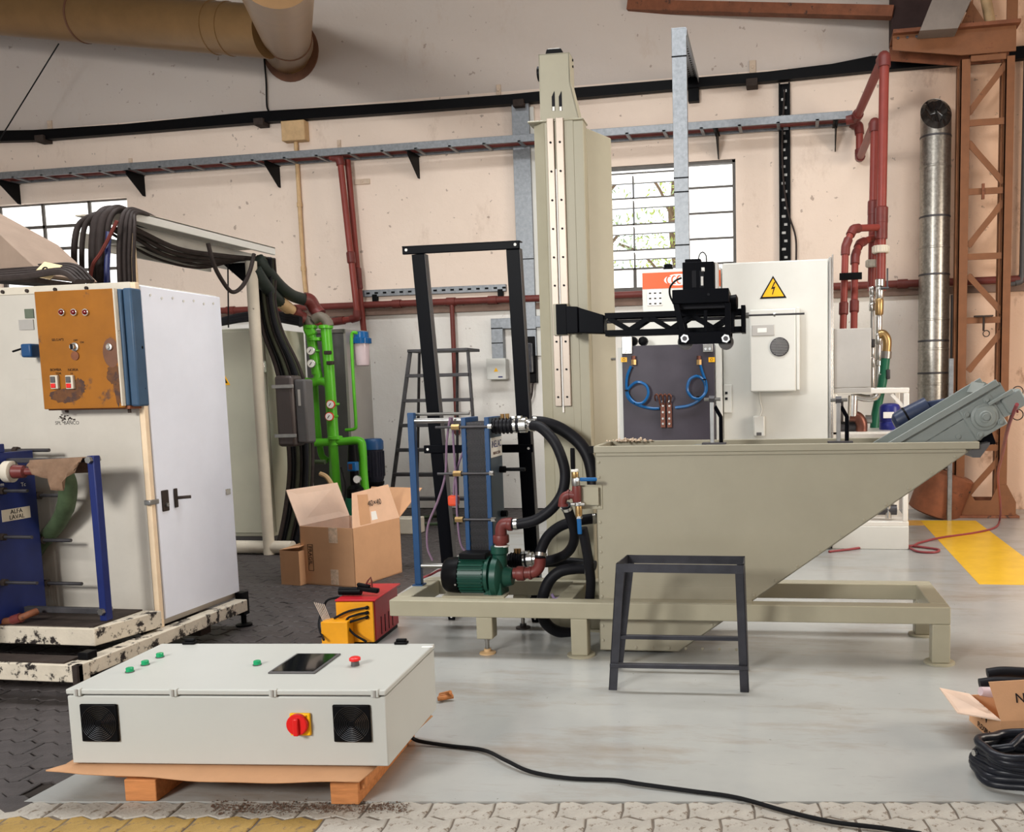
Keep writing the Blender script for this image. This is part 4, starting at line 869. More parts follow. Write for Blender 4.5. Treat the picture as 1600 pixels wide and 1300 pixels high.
# hoses that come down from gantry end to the green pipework
t = thing('big_hose', 'thick black green hose from the gantry end to the upper red elbow', 'hose', at(440, 450, y=8.6))
G().tube([at(p, q, y=y) for p, q, y in ((402, 404, 8.3), (415, 420, 8.4), (435, 445, 8.7), (455, 461, 9.0), (478, 469, 9.3))], .065, 12).build('hose_run', mat('dark_green_black_hose', (44, 50, 46), .5, var=.2), t)
G().tube([at(p, q, y=y) for p, q, y in ((475, 467, 9.25), (484, 470, 9.3), (492, 483, 9.35), (500, 492, 9.35))], .075, 12).build('red_elbow', M_redf, t)
t = thing('big_hose', 'thick black hose from the gantry end to the lower red elbow', 'hose', at(420, 470, y=8.6))
G().tube([at(p, q, y=y) for p, q, y in ((398, 420, 8.25), (410, 440, 8.35), (425, 460, 8.6), (438, 472, 8.9))], .065, 12).build('hose_run', MATS['dark_green_black_hose'], t)
G().cyl(at(436, 470, y=8.85), at(458, 488, y=9.15), .065, 14).build('spiral_tail', M_tan, t); G().tube([at(456, 486, y=9.1), at(466, 494, y=9.2), at(474, 498, y=9.25)], .072, 12).build('red_elbow', M_redf, t)
for k in range(9):
    dx = k * 4.2; y = 8.45 + .04 * (k % 3)
    u = k / 8
    pts = [at(404 + 24 * u, 400 + 4 * u, y=y - .1), at(400 + 30 * u, 435, y=y), at(404 + 26 * u, 475, y=y), at(412 + 30 * u, 520, y=y + .05), at(430 + 36 * u, 570, y=y + .1), at(441 + 40 * u, 620, y=y + .1), at(450 + 38 * u, 690, y=y + .1), at(452 + 36 * u, 740, y=y), at(445 + 38 * u, 800, y=y - .05), at(434 + 36 * u, 855, y=y - .1)]
    tag(G().tube(pts, (.02, .014, .017)[k % 3], 7).build('hanging_cable', (M_dkrub, M_rub, M_rub, mat('olive_black_cable', (56, 58, 46), .6, var=.2))[k % 4]), ('first', 'second', 'third', 'fourth', 'fifth', 'sixth', 'seventh', 'eighth', 'ninth')[k] + ' hanging cable right of the white gantry post, counted from the post', 'cable', 'hanging cables beside the gantry post')
# pale olive cabinet
t = thing('olive_cabinet', 'pale olive cabinet with ribbed side behind the gantry post', 'cabinet', (-5.5, 8.5, 0))
c = at(405, 512, y=8.55); zo = c.z; xo = c.x; yb = 9.4
G().box((-7.2, 8.57, .12), (xo, yb, zo)).build('body', M_gcab, t, .008); G().box((-7.2, 8.57, 0), (xo - .03, yb - .05, .12)).build('plinth', M_dkgrey, t)
G().box((-7.15, 8.545, .16), (xo - .03, 8.57, zo - .03)).build('door', M_gcab, t, .006)
G().box((xo, 8.62, .16), (xo + .012, 8.85, zo - .03)).build('side_door', M_gcab, t, .005)
for q in (573, 790): c = at(412, q, x=xo + .012); G().box((xo + .012, c.y - .02, c.z - .06), (xo + .03, c.y + .02, c.z + .06)).build('hinge', M_chrome, t, .004)
for k in range(9): z = .35 + k * .12; G().prism([(xo, z), (xo + .02, z + .02), (xo + .004, z + .07), (xo, z + .07)], 8.95, yb - .05).build('louvre', M_gcab, t)
c = at(352, 594, y=8.54); G().prism([(c.x - .09, c.z - .05), (c.x + .05, c.z - .05), (c.x - .02, c.z + .08)], 8.541, 8.545).build('warning_sign', M_yelp, t)
gg = G(); gg.prism([(c.x - .05, c.z - .03), (c.x + .025, c.z - .03), (c.x - .012, c.z + .04)], 8.538, 8.541); gg.build('warning_mark', M_ink, t)
for k in range(3): tag(G().tube([at(345, 500 + 3 * k, y=9.2), at(380, 492 + 4 * k, y=9.2), at(420, 488 + 5 * k, y=9.1), at(470, 498 + 4 * k, y=9.0)], .028, 7).build('roof_hose', M_rub), ('upper', 'middle', 'lower')[k] + ' black hose lying across the olive cabinet roof', 'hose', 'hoses on the olive cabinet')

# ---- green pipework with dark exchanger and grey cabinet
GY = 9.3
t = thing('grey_cabinet', 'dark grey cabinet behind the bright green pipework', 'cabinet', (at(520, 800, y=10).x, 10, 0))
c, d = at(476, 516, y=9.75), at(536, 512, y=9.75); bx = at(576, 514, y=10.25).x
G().box((c.x, 9.75, 0), (d.x, 10.3, c.z)).build('body', M_dkgrey, t, .006)
a = at(543, 512, y=9.75); G().prism([(d.x, 9.75), (d.x + .03, 9.75), (bx, 10.25), (bx - .03, 10.3), (d.x, 10.3)], 0, c.z, 'z').build('angled_side', M_sgrey, t)
G().box((c.x, 9.74, c.z - .04), (d.x + .02, 9.76, c.z)).build('top_edge', M_steel, t)
dirv = V((bx - d.x - .03, .5, 0)).normalized(); nrm = V((dirv.y, -dirv.x, 0))
sc = at(559, 645, y=10.0); R3_ = Matrix.Translation(sc) @ Matrix(((dirv.x, 0, nrm.x, 0), (dirv.y, 0, nrm.y, 0), (0, 1, nrm.z, 0), (0, 0, 0, 1)))
pl = G().box((-.09, -.15, 0), (.09, .15, .004)).build('notice', M_paper, t, F=R3_)
for k, s_ in enumerate(('USO', 'DEPTO.', 'LA-40', 'BODEGA')): text('lettering', s_, .05, R3_ @ Matrix.Translation((0, .1 - .065 * k, .006)), M_ink, pl)
t = thing('green_pipework', 'bright green painted pipe assembly with gauges', 'pipework', at(510, 810, y=GY))
def gp(pts, r, name='green_pipe', y=GY, m=M_green, sub=5): return G().tube([at(p[0], p[1], y=(p[2] if len(p) > 2 else y)) for p in pts], r, 14, sub).build(name, m, t)
gp([(509, 508), (513, 560), (517, 620), (521, 680), (524, 696)], .058); gp([(521, 690), (523, 720), (527, 768), (531, 800)], .047)
gp([(485, 508), (487, 530), (492, 560), (495, 585)], .055); gp([(494, 575), (497, 590), (491, 597), (478, 597)], .05); gp([(490, 597), (505, 596), (515, 605), (518, 625)], .045)
gp([(484, 692), (530, 690), (556, 688)], .045); gp([(552, 688), (563, 690), (566, 700), (568, 740), (571, 770)], .046)
gp([(492, 600), (495, 650), (499, 690), (503, 712), (512, 720)], .036, y=GY + .1); gp([(509, 530), (511, 600), (514, 660), (518, 720), (519, 760)], .026, y=GY + .06); gp([(470, 535), (473, 580)], .03, y=GY + .1)
gp([(514, 600), (516, 660), (520, 720), (522, 770)], .03, y=GY + .03)
gp([(558, 520), (550, 522), (550, 550), (553, 610), (556, 660), (554, 670), (540, 672)], .018, y=GY + .15)
for p, q in ((485, 511), (493, 530), (509, 511), (484, 692), (524, 684)):
    c = at(p, q, y=GY); G().lathe(c - V((0, 0, .02)), (0, 0, 1), [(0, .07), (.005, .078), (.035, .078), (.04, .07)], 16).build('flange', M_green, t)
c = at(478, 521, y=GY - .02); G().beam(c, at(492, 514, y=GY), .11, .11).build('strainer_body', M_green, t, .02)
for (p, q, m1, m2) in ((484, 548, M_chrome, M_paper), (485, 568, M_chrome, M_paper), (515, 632, M_redl, M_paper), (513, 651, M_redl, M_ink)):
    c = at(p, q, y=GY - .1); k = G().lathe((c.x, GY - .06, c.z), (.15, -1, 0), [(0, .035), (.012, .048), (.03, .048), (.032, .042)], 18).build('gauge', m1, t); G().lathe(V((c.x, GY - .06, c.z)) + V((.15, -1, 0)).normalized() * .033, (.15, -1, 0), [(0, .04), (.002, .04)], 18).build('gauge_dial', m2 if m2 != M_ink else M_paper, k)
    G().beam(V((c.x - .012, GY - .098, c.z - .018)), V((c.x + .012, GY - .098, c.z + .014)), .003, .006).build('gauge_needle', M_ink, k); G().cyl((c.x, GY - .06, c.z), (c.x + .06, GY, c.z), .014, 8).build('gauge_stem', M_green, t)
for p, q in ((515, 551), (519, 567)): c = at(p, q, y=GY - .04); G().box((c.x - .05, GY - .08, c.z - .02), (c.x + .03, GY - .04, c.z + .02)).build('valve_grip', M_dirt, t, .008)
for p in ((472, 504, 480, 508), (497, 499, 509, 508)): gp([(p[0] - 6, p[1]), (p[0] + 4, p[1] - 4), (p[2] + 2, p[3] - 6), (p[2] + 5, p[3] + 2)], .055, 'grey_elbow', m=mat('olive_grey_elbow', (112, 104, 92), .5))
t = thing('dark_plate_exchanger', 'dark brown plate exchanger strapped beside the green pipes', 'heat exchanger', at(455, 700, y=8.3))
EYD = 8.2; a, b = at(427, 587, y=EYD), at(462, 698, y=EYD)
G().box((a.x, EYD, b.z), (b.x, EYD + .2, a.z)).build('plate_pack', mat('dark_brown_stack', (74, 66, 64), .45, .3, var=.25, scale=30, stretch=(30, 1, .2)), t, .03); G().box((b.x, EYD + .03, b.z + .03), (b.x + .12, EYD + .19, a.z - .04)).build('end_cover', M_dkgrey, t, .02)
for q in (604, 681): c = at(440, q, y=EYD); G().box((a.x - .02, EYD - .012, c.z - .018), (b.x + .02, EYD, c.z + .018)).build('strap', M_steel, t, .003)
G().box((b.x + .04, EYD + .025, a.z - .3), (b.x + .065, EYD + .03, a.z - .14)).build('label_strip', M_sgrey, t)
t = thing('water_filter', 'water filter with blue cap and milky bowl on the grey cabinet', 'filter', at(566, 575, y=10.0))
c = at(565, 530, y=9.9); cb = at(567, 572, y=9.9)
cp = G().lathe((c.x, 9.9, c.z - .05), (0, 0, 1), [(0, .1), (.06, .1), (.07, .085), (.13, .08), (.14, .06)], 22).build('cap', M_hose, t)
for i in range(14): G().cbox((c.x + .1 * math.cos(i * PI / 7), 9.9 + .1 * math.sin(i * PI / 7), c.z - .02), (.014, .014, .06)).build('cap_rib', M_hose, cp)
G().lathe((c.x, 9.9, cb.z), (0, 0, 1), [(0, .06), (.01, .074), (c.z - cb.z - .05, .084)], 22).build('bowl', M_clear, t); G().lathe((c.x, 9.9, cb.z + .03), (0, 0, 1), [(0, .045), (c.z - cb.z - .1, .045)], 16).build('cartridge', M_paper, t)
t = thing('vertical_pump', 'vertical pump with dark finned motor and blue top beside the green pipes', 'pump', at(584, 800, y=9.6))
c = at(583, 690, y=9.6); r = at(599, 720, y=9.6).x - c.x; z0, z1 = at(586, 752, y=9.6).z, at(583, 702, y=9.6).z
mo = G().lathe((c.x, 9.6, z0), (0, 0, 1), [(0, r * .8), (.05, r * .95), (z1 - z0, r * .95)], 20).build('motor', mat('navy_black_motor', (36, 36, 46), .4, var=.1), t)
for i in range(20): a_ = i * PI / 10; G().beam(V((c.x + r * .97 * math.cos(a_), 9.6 + r * .97 * math.sin(a_), z0 + .06)), V((c.x + r * .97 * math.cos(a_), 9.6 + r * .97 * math.sin(a_), z1 - .02)), .012, .012).build('fin', MATS['navy_black_motor'], mo)
G().lathe((c.x, 9.6, z1), (0, 0, 1), [(0, r), (.09, r), (.12, r * .8), (.125, r * .4)], 22).build('fan_cover', M_blue, t)
G().cbox((c.x - r * .6, 9.6 - r * .8, (z0 + z1) / 2 + .03), (r * 1.0, .1, .17)).build('terminal_box', MATS['navy_black_motor'], t, .01)
G().lathe((c.x, 9.6, .25), (0, 0, 1), [(0, r * .8), (.03, r * .8), (.05, r * .45), (z0 - .35, r * .5), (z0 - .28, r * .9), (z0 - .25, r * .9)], 18).build('pump_body', M_blk, t); G().lathe((c.x, 9.6, 0), (0, 0, 1), [(0, r * 1.1), (.25, r * .9)], 16).build('pump_foot', M_bgreen, t)
t = thing('control_valve', 'black valve with blue actuator and gauge above the cardboard box', 'valve', at(554, 790, y=9.2))
c = at(553, 725, y=9.2); za, zb_ = at(549, 695, y=9.2).z, at(552, 780, y=9.2).z
G().lathe((c.x, 9.2, zb_), (0, 0, 1), [(0, .1), (.12, .09), (.16, .05), (.4, .045), (.42, .065), (za - zb_ - .12, .06), (za - zb_, .05)], 14).build('valve_body', M_blk, t); G().cbox((c.x + .02, 9.14, at(553, 728, y=9.2).z), (.1, .08, .1)).build('actuator', M_hose, t, .01)
G().cbox((c.x + .01, 9.098, at(553, 728, y=9.2).z), (.04, .006, .06)).build('actuator_label', M_copper, t); d = at(558, 749, y=9.1); k = G().lathe((d.x, 9.12, d.z), (0, -1, 0), [(0, .03), (.01, .045), (.028, .045)], 16).build('gauge', M_chrome, t); G().lathe((d.x, 9.09, d.z), (0, -1, 0), [(0, .038), (.003, .038)], 16).build('gauge_dial', M_paper, k)
G().lathe((c.x - .01, 9.2, .0), (0, 0, 1), [(0, .14), (zb_ + .02, .12)], 14).build('valve_base', M_bgreen, t)
for k, pts in enumerate((((455, 790), (460, 750), (468, 730), (480, 722), (508, 722)), ((500, 740), (510, 745), (520, 760), (530, 780)), ((490, 765), (505, 770), (515, 790)), ((533, 730), (540, 760), (537, 790)))):
    tag(G().tube([at(p, q, y=9.0) for p, q in pts], (.024, .026, .03, .01)[k], 8).build('floor_hose', (M_ghose, M_tan, M_rust, M_cord)[k]), ('pale green hose rising from behind the box to the green pipes', 'short tan hose below the green pipes', 'rusty stub pipe low beside the green pipes', 'thin black wire hanging by the control valve')[k], 'hose', 'small hoses below the green pipes')

# ---- steel step ladder
LY = 10.35
t = thing('step_ladder', 'grey steel step ladder standing behind the black frame', 'ladder', (at(680, 812, y=LY).x, LY, 0))
zt2 = at(685, 547, y=LY).z
def lx(p, q, y=LY): return at(p, q, y=y)
A0, A1 = lx(641, 547), lx(607, 830); B0, B1 = lx(731, 547), lx(752, 830)
A1.z = B1.z = 0; A0.z = B0.z = zt2
for (p, q) in ((A0, A1), (B0, B1)): G().beam(p, q, .03, .045).build('front_rail', M_dsteel, t, .004)
C0, C1, D0, D1 = lx(655, 547, LY + .3), lx(652, 820, LY + .75), lx(714, 547, LY + .3), lx(702, 820, LY + .75)
C0.z = D0.z = zt2 - .01; C1.z = D1.z = 0; D1.x += .12
for (p, q) in ((C0, C1), (D0, D1)): G().beam(p, q, .03, .04).build('rear_rail', M_dsteel, t, .004)
for k in range(1, 7):
    u = k / 7.0; p, q = A0.lerp(A1, u), B0.lerp(B1, u); G().box((p.x, LY - .05 + 0 * u, p.z - .02), (q.x, LY + .07, p.z + .02)).build('tread', M_dsteel, t, .004)
for u in (.4, .75): G().beam(C0.lerp(C1, u), D0.lerp(D1, u), .025, .03).build('rear_rung', M_dsteel, t)
G().box((A0.x - .02, LY - .05, zt2 - .02), (B0.x + .02, LY + .36, zt2 + .015)).build('platform', M_dsteel, t, .006)
tag(G().tube([at(p, q, z=.03) for p, q in ((640, 812), (690, 806), (720, 812), (700, 818), (650, 818), (660, 808), (712, 806))], .02, 7).build('green_cable_coil', M_ghose), 'loose green cable lying on the floor under the ladder', 'cable')
c = at(640, 835, z=0); tag(G().box((c.x - .35, c.y, 0), (c.x + .1, c.y + .2, .18)).build('cream_block', M_offw, bevel=.01), 'cream block on the floor right behind the cardboard box', 'block')

# ---- open cardboard box and small box
P0, P1, P2 = at(473, 912, z=0), at(556, 918, z=0), at(627, 893, z=0)
ex = (P1 - P0); wA = ex.length; ang = math.atan2(ex.y, ex.x); F = Matrix.Translation(P0) @ Matrix.Rotation(ang, 4, 'Z'); dep = .64
t = root('cardboard_box', 'large open cardboard box with raised flaps', 'box', F)
hh = at(556, 826, y=0, F=F).z
def card(name, pts, n, m=M_card): return G().plate(pts, V(n) * .006).build(name, m, t, F=F)
fw_ = card('front_wall', [(0, 0, 0), (wA, 0, 0), (wA, 0, hh), (0, 0, hh)], (0, 1, 0)); card('right_wall', [(wA, 0, 0), (wA, dep, 0), (wA, dep, hh), (wA, 0, hh)], (-1, 0, 0)); card('back_wall', [(0, dep, 0), (wA, dep, 0), (wA, dep, hh), (0, dep, hh)], (0, -1, 0), M_cardi); card('left_wall', [(0, 0, 0), (0, dep, 0), (0, dep, hh), (0, 0, hh)], (1, 0, 0), M_cardi); card('bottom', [(0, 0, 0.002), (wA, 0, .002), (wA, dep, .002), (0, dep, .002)], (0, 0, 1))
card('left_flap', [(0, 0, hh), (0, dep, hh), (-.1, dep - .02, hh + .3), (-.14, .02, hh + .3)], (1, 0, .3), M_cardi)
rf = card('right_flap', [(wA, .0, hh), (wA, dep, hh), (wA + .0 - .06, dep - .06, hh + .3), (wA - .05, .08, hh + .28)], (-1, 0, 0), mat('pink_cardboard', (220, 180, 150), .75, var=.06))
card('back_flap', [(0.05, dep, hh), (wA, dep, hh), (wA + .1, dep + .22, hh + .24), (.1, dep + .22, hh + .24)], (0, -1, .4), M_card)
card('inner_flap', [(wA * .55, dep - .01, hh), (wA - .02, dep - .01, hh), (wA - .05, dep - .03, hh + .22), (wA * .6, dep - .03, hh + .2)], (0, -1, 0), M_card)
text('lettering', 'FRAGIL', .05, F @ Matrix.Translation((.1, -.004, hh * .5)) @ Matrix.Rotation(PI / 2, 4, 'X') @ Matrix.Rotation(-PI / 2, 4, 'Z'), M_ink, fw_)
gg = G()
for (x0_, x1_, z0_, z1_) in ((.075, .078, .12, .34), (.125, .128, .12, .34), (.075, .128, .117, .12), (.075, .128, .34, .343)): gg.box((x0_, -.003, z0_), (x1_, -.001, z1_))
gg.build('print_border', M_ink, fw_, F=F)
tp = mat('clear_tape', (214, 186, 160), .15, var=.3, scale=30, coat=.6)
G().box((.3, -.002, hh - .13), (.39, -.0005, hh)).build('tape', tp, fw_, F=F); G().box((.3, -.002, 0.01), (.38, -.0005, .14)).build('tape', tp, fw_, F=F)
Fq = F @ Matrix.Translation((wA + .002, .1, hh)) ; 
text('lettering', '40×40', .07, F @ Matrix.Translation((wA - .022, .33, hh + .17)) @ Matrix.Rotation(PI / 2, 4, 'Z') @ Matrix.Rotation(PI / 2 - .12, 4, 'X'), M_ink, rf)
G().plate([(wA - .012, .26, hh + .03), (wA - .012, .34, hh + .03), (wA - .02, .33, hh + .1), (wA - .02, .27, hh + .1)], (.006, 0, 0)).build('sticker', M_paper, rf, F=F)
G().plate([(wA - .006, .1, hh + .01), (wA - .006, .24, hh + .01), (wA - .05, .27, hh + .25), (wA - .05, .14, hh + .26)], (.006, 0, 0)).build('torn_tape', M_card, rf, F=F)
F2 = Matrix.Translation(at(440, 913, z=0)) @ Matrix.Rotation(ang, 4, 'Z')
t = root('small_cardboard_box', 'small torn cardboard box behind the large open box', 'box', F2)
h2 = at(436, 860, y=0, F=F2).z
gg = G(); G().box((0, 0, 0), (.2, .006, h2)).build('front_wall', M_card, t, F=F2); G().box((0, 0.006, 0), (.006, .4, h2)).build('left_wall', M_card, t, F=F2); G().box((.194, .006, 0), (.2, .4, h2)).build('right_wall', M_card, t, F=F2); G().box((.006, .394, 0), (.194, .4, h2)).build('back_wall', M_card, t, F=F2)
G().plate([(0, 0, h2), (.2, 0, h2 + .03), (.19, .2, h2 + .05), (0.02, .22, h2 + .02)], (0, 0, .006)).build('flap', M_card, t, F=F2); G().box((.006, .006, 0), (.194, .394, .006)).build('bottom', M_card, t, F=F2)

# ---- welding set
FW = frame(at(516, 1007, z=0).x, at(580, 1009, z=0).y - .02, 0, 6)
t = root('welding_set', 'small yellow and red welding set on the floor by the machine frame', 'welder', FW)
xA = .0; xB = at(583, 960, y=0, F=FW).x; zT = at(550, 941, y=0, F=FW).z
G().box((xA + .06, 0, .02), (xB, .02, zT)).build('front_panel', M_wyel, t, .004, F=FW); G().box((xA + .06, .02, .02), (xB + .004, .46, zT + .004)).build('cover', M_wred, t, .008, F=FW)
G().box((xA + .055, .0, zT + .004), (xB + .02, .48, zT + .016)).build('lid', M_wred, t, .004, F=FW)
G().box((xA + .0, -.1, .0), (xA + .17, -.0, at(530, 972, y=-.1, F=FW).z)).build('rod_pocket', M_wyel, t, .004, F=FW)
for k in range(4): G().box((xB + .004, .12 + .07 * k, .04), (xB + .006, .13 + .07 * k, zT * .55)).build('vent_slot', M_ink, t, F=FW)
for p, q in ((574, 949), (574, 957), (574, 964)): c = at(p, q, y=0, F=FW); G().cyl((c.x, -.015, c.z), (c.x, 0, c.z), .012, 8).build('terminal', M_blk, t, F=FW)
G().box((xA + .06, .02, 0), (xA + .1, .44, .02)).build('foot', M_blk, t, F=FW); G().box((xB - .04, .02, 0), (xB, .44, .02)).build('foot', M_blk, t, F=FW)
hd = thing('electrode_holder', 'black electrode holder lying on top of the welding set', 'electrode holder', FW @ V((.2, .2, zT + .02)))
a, b = at(531, 933, y=.12, F=FW), at(588, 938, y=.12, F=FW); a.z = b.z = zT + .045
G().cyl(a, a.lerp(b, .6), .026, 14).build('grip', M_blk, hd, F=FW); G().beam(a.lerp(b, .5) + V((0, 0, .02)), b + V((.02, 0, .0)), .04, .03).build('jaw', M_blk, hd, .008, F=FW); G().beam(a.lerp(b, .5) + V((0, 0, .045)), a.lerp(b, .85) + V((0, 0, .03)), .03, .02).build('lever', M_blk, hd, .006, F=FW)
G().tube([a.lerp(b, .7) + V((0, 0, .03)), a.lerp(b, .88) + V((0, 0, .09)), a.lerp(b, .9) + V((0, 0, .02))], .006, 6, 2).build('spring', M_dred, hd, F=FW)
for k, pts in enumerate((((531, 933, .12), (513, 937, .1), (506, 948, .1), (498, 975, .0), (506, 1000, -.15)), ((522, 966, -.03), (545, 955, -.03), (574, 949, -.012)), ((543, 1003, -.05), (541, 970, -.05), (556, 961, -.03), (574, 957, -.012)), ((573, 1003, -.06), (552, 990, -.07), (543, 975, -.06), (560, 968, -.03), (574, 964, -.012)))):
    tag(G().tube([at(p[0], p[1], y=p[2], F=FW) for p in pts], .0075, 7).build('welding_lead', M_cord, F=FW), ('black lead from the electrode holder down to the floor', 'upper black lead across the yellow welder face', 'middle black lead looping on the yellow welder face', 'lower black lead curling at the foot of the yellow face')[k], 'cable', 'welding leads')
tag(G().tube([at(p, q, y=.25, F=FW) for p, q in ((523, 945), (505, 946), (485, 952), (482, 944), (500, 939), (528, 936))], .011, 7).build('red_lead', mat('wine_red_cable', (140, 30, 56), .4)), 'wine red cable looping left of the welding set', 'cable')
for k in range(6):
    a, b = at(491 + 3 * k, 941 + k * .6, y=-.05 + .004 * k, F=FW), at(512 + 2 * k, 971, y=-.05 + .004 * k, F=FW)
    b.z -= .06
    tag(G().cyl(a, b, .0028, 6).build('welding_rod', mat('grey_welding_rod', (186, 170, 156), .6), F=FW), 'thin grey welding rod standing in the yellow pocket', 'welding rod', 'welding rods in the pocket')

# ================================================================== THE MACHINE
FM = frame(-2.468, 5.087, 0, 1.8736)
def am(px, py, y): return at(px, py, y=y, F=FM)
ZF1, ZF0, FDEP = .335, .235, .69
FW_ = am(1486, 950, 0).x
t = root('machine_frame', 'long beige welded tube frame under the tank and pump', 'machine frame', FM, (1.6, .3, 0))
def mb(a, b, nm, par=None, m=M_mach, bev=.006): return G().box(a, b).build(nm, m, par or t, bev, F=FM)
mb((0, 0, ZF0), (FW_, .1, ZF1), 'front_beam'); mb((0, FDEP - .1, ZF0), (FW_, FDEP, ZF1), 'back_beam')
mb((0, .1, ZF0), (.1, FDEP - .1, ZF1), 'end_beam'); mb((FW_ - .1, .1, ZF0), (FW_, FDEP - .1, ZF1), 'end_beam')
xm1 = am(880, 900, .3).x; mb((xm1, .1, ZF0), (xm1 + .1, FDEP - .1, ZF1), 'cross_beam')
def leg(x, y):
    l = mb((x, y, .012), (x + .1, y + .1, ZF0), 'leg'); G().lathe((x + .05, y + .05, 0), (0, 0, 1), [(0, .085), (.01, .085), (.012, .08)], 28).build('foot_disc', M_mach, l, F=FM)
leg(am(892, 1000, 0).x, 0); leg(FW_ - .1, 0); leg(FW_ - .1, FDEP - .1); leg(am(892, 1000, 0).x, FDEP - .1)
def jack(x, y, zb):
    s = mb((x, y, zb), (x + .1, y + .1, ZF0), 'jack_stub'); G().cyl((x + .05, y + .05, .01), (x + .05, y + .05, zb), .012, 12).build('threaded_rod', M_steel, s, F=FM)
    G().lathe((x + .05, y + .05, 0), (0, 0, 1), [(0, .05), (.008, .05), (.014, .022), (.03, .022)], 20).build('foot_disc', M_tan if y < .2 else M_dsteel, s, F=FM); G().cyl((x + .05, y + .05, zb - .02), (x + .05, y + .05, zb), .02, 6).build('lock_nut', M_steel, s, F=FM)
jack(am(744, 980, 0).x, 0, am(758, 999, 0).z); jack(am(803, 980, FDEP - .1).x, FDEP - .1, .2)
# ---- tank
TF, TB = .102, .575
xl = am(930, 720, TF).x; zt = am(930, 697, TF).z; zr = am(928, 708, TF - .02).z; xr = am(1526, 703, TF).x; zb = .02
xb = am(1062, 1026, TF).x
t = root('coolant_tank', 'large greige hopper shaped tank with sloping end', 'tank', FM, ((xl + xb) / 2, .3, 0))
prof = [(xl, zb), (xb, zb), (xr - .02, zr), (xl, zr)]
G().prism(prof, TF, TF + .005).build('front_plate', M_tank, t, F=FM); G().prism(prof, TB - .005, TB).build('back_plate', M_tank, t, F=FM)
G().box((xl, TF, zb), (xl + .005, TB, zr)).build('end_plate', M_tank, t, F=FM); G().box((xl, TF, zb), (xb, TB, zb + .005)).build('bottom_plate', M_tank, t, F=FM)
G().prism([(xb, zb), (xr - .02, zr), (xr - .03, zr), (xb - .012, zb)], TF, TB).build('sloping_plate', M_tank, t, F=FM)
for nm, a, b in (('rim', (xl - .005, TF - .022, zr), (xr + .01, TF + .004, zt)), ('rim', (xl - .005, TB - .004, zr), (xr + .01, TB + .022, zt + .0)), ('rim', (xl - .01, TF, zr), (xl + .02, TB, zt)), ('rim', (xr - .01, TF, zr), (xr + .012, TB, zt))): G().box(a, b).build(nm, M_tank, t, .004, F=FM)
G().box((xl + .005, TF - .012, zr - .02), (xr - .06, TF, zr)).build('rim_lip', M_tank, t, .003, F=FM)
G().prism([(xr - .06, zr + .0), (xr + .07, zr + .035), (xr + .07, zr + .02), (xr + .02, zr - .05), (xr - .02, zr - .05)], TF, TB).build('spout', M_dkgrey, t, F=FM)
# mounting angle and side plate, rivets
a, b = am(943, 917, TF - .03), am(1175, 941, TF - .03); G().box((a.x, .1, ZF1), (b.x, .102, a.z)).build('mount_angle', M_tank, t, F=FM); G().box((a.x, TF - .1, ZF1), (b.x, TF, ZF1 + .005)).build('mount_angle', M_tank, t, F=FM)
bl = G()
def bolt(x, z, y=TF): bl.lathe((x, y, z), (0, -1, 0), [(0, .009), (.005, .009), (.007, .004)], 8)
for k in range(13):
    u = .06 + k * .075; bolt(xb + (xr - .02 - xb) * u - .03, zb + (zr - zb) * u + .005)
for k in range(13): bolt(xl + .02, zb + .06 + k * .09)
for k in range(8): bolt(xl + .12 + k * .1, zb + .02)
bl.build('bolts', M_tank, t, F=FM, kind='stuff')
a, b = am(914, 758, TF - .02), am(941, 796, TF - .02); G().box((a.x - .04, TF - .006, b.z), (b.x, TF - .001, a.z)).build('valve_bracket', M_mach, t, .002, F=FM)
c = am(932, 789, TF - .01); G().lathe((c.x, TF - .006, c.z), (0, -1, 0), [(0, .012), (.006, .012)], 6).build('bolt', M_mach, t, F=FM)
G().box((am(920, 700, TF).x, TF - .02, zr + .0), (xl, TF + .02, zt)).build('rim_end_cap', M_blk, t, F=FM)
# inner crossmember seen in the tank mouth and dust pile on rim
x = am(1105, 690, .2).x; G().box((x - .1, TF, zr + .005), (x + .02, TB, zr + .015)).build('inner_shelf', M_conv, t, F=FM)
dz = G()
for k in range(150): c = V((xl + .1 + random.gauss(.05, .06), TB - .03 + random.gauss(0, .02), zt + abs(random.gauss(0, .008)))); r = random.uniform(.003, .01); dz.lathe(c - V((0, 0, r * .6)), (random.uniform(-.3, .3), random.uniform(-.3, .3), 1), [(0, r * .6), (r * .5, r), (r, r * .6), (r * 1.2, r * .2)], 6)
o = dz.build('dust_heap', M_ash, F=FM); o['kind'] = 'stuff'; o['label'] = 'pale crumbly dust heaped on the rear tank rim'; o['category'] = 'dust'
# upright clamps on the rim
def clamp_stand(px, py0, py1, lb, y):
    b = am(px, py0, y); tp = am(px, py1, y)
    t = root('rim_clamp', lb, 'clamp', FM, (b.x, y, zt), 'rim clamps')
    G().box((b.x - .012, y - .01, zt), (b.x + .012, y + .01, tp.z)).build('flat_upright', M_steel, t, .002, F=FM)
    G().tube([V((b.x + .05, y + .03, zt)), V((b.x + .05, y + .03, zt + (tp.z - zt) * .6)), V((b.x + .015, y + .01, zt + (tp.z - zt) * .85))], .012, 8, 1).build('bent_arm', M_black, t, F=FM)
    G().cyl((b.x - .045, y - .0, tp.z), (b.x + .05, y, tp.z), .01, 8).build('cross_screw', M_steel, t, F=FM); G().cyl((b.x - .016, y, tp.z), (b.x + .016, y, tp.z), .022, 6).build('nut', M_dsteel, t, F=FM); G().box((b.x - .06, y - .03, zt - .002), (b.x + .08, y + .05, zt + .008)).build('foot', M_dsteel, t, F=FM)
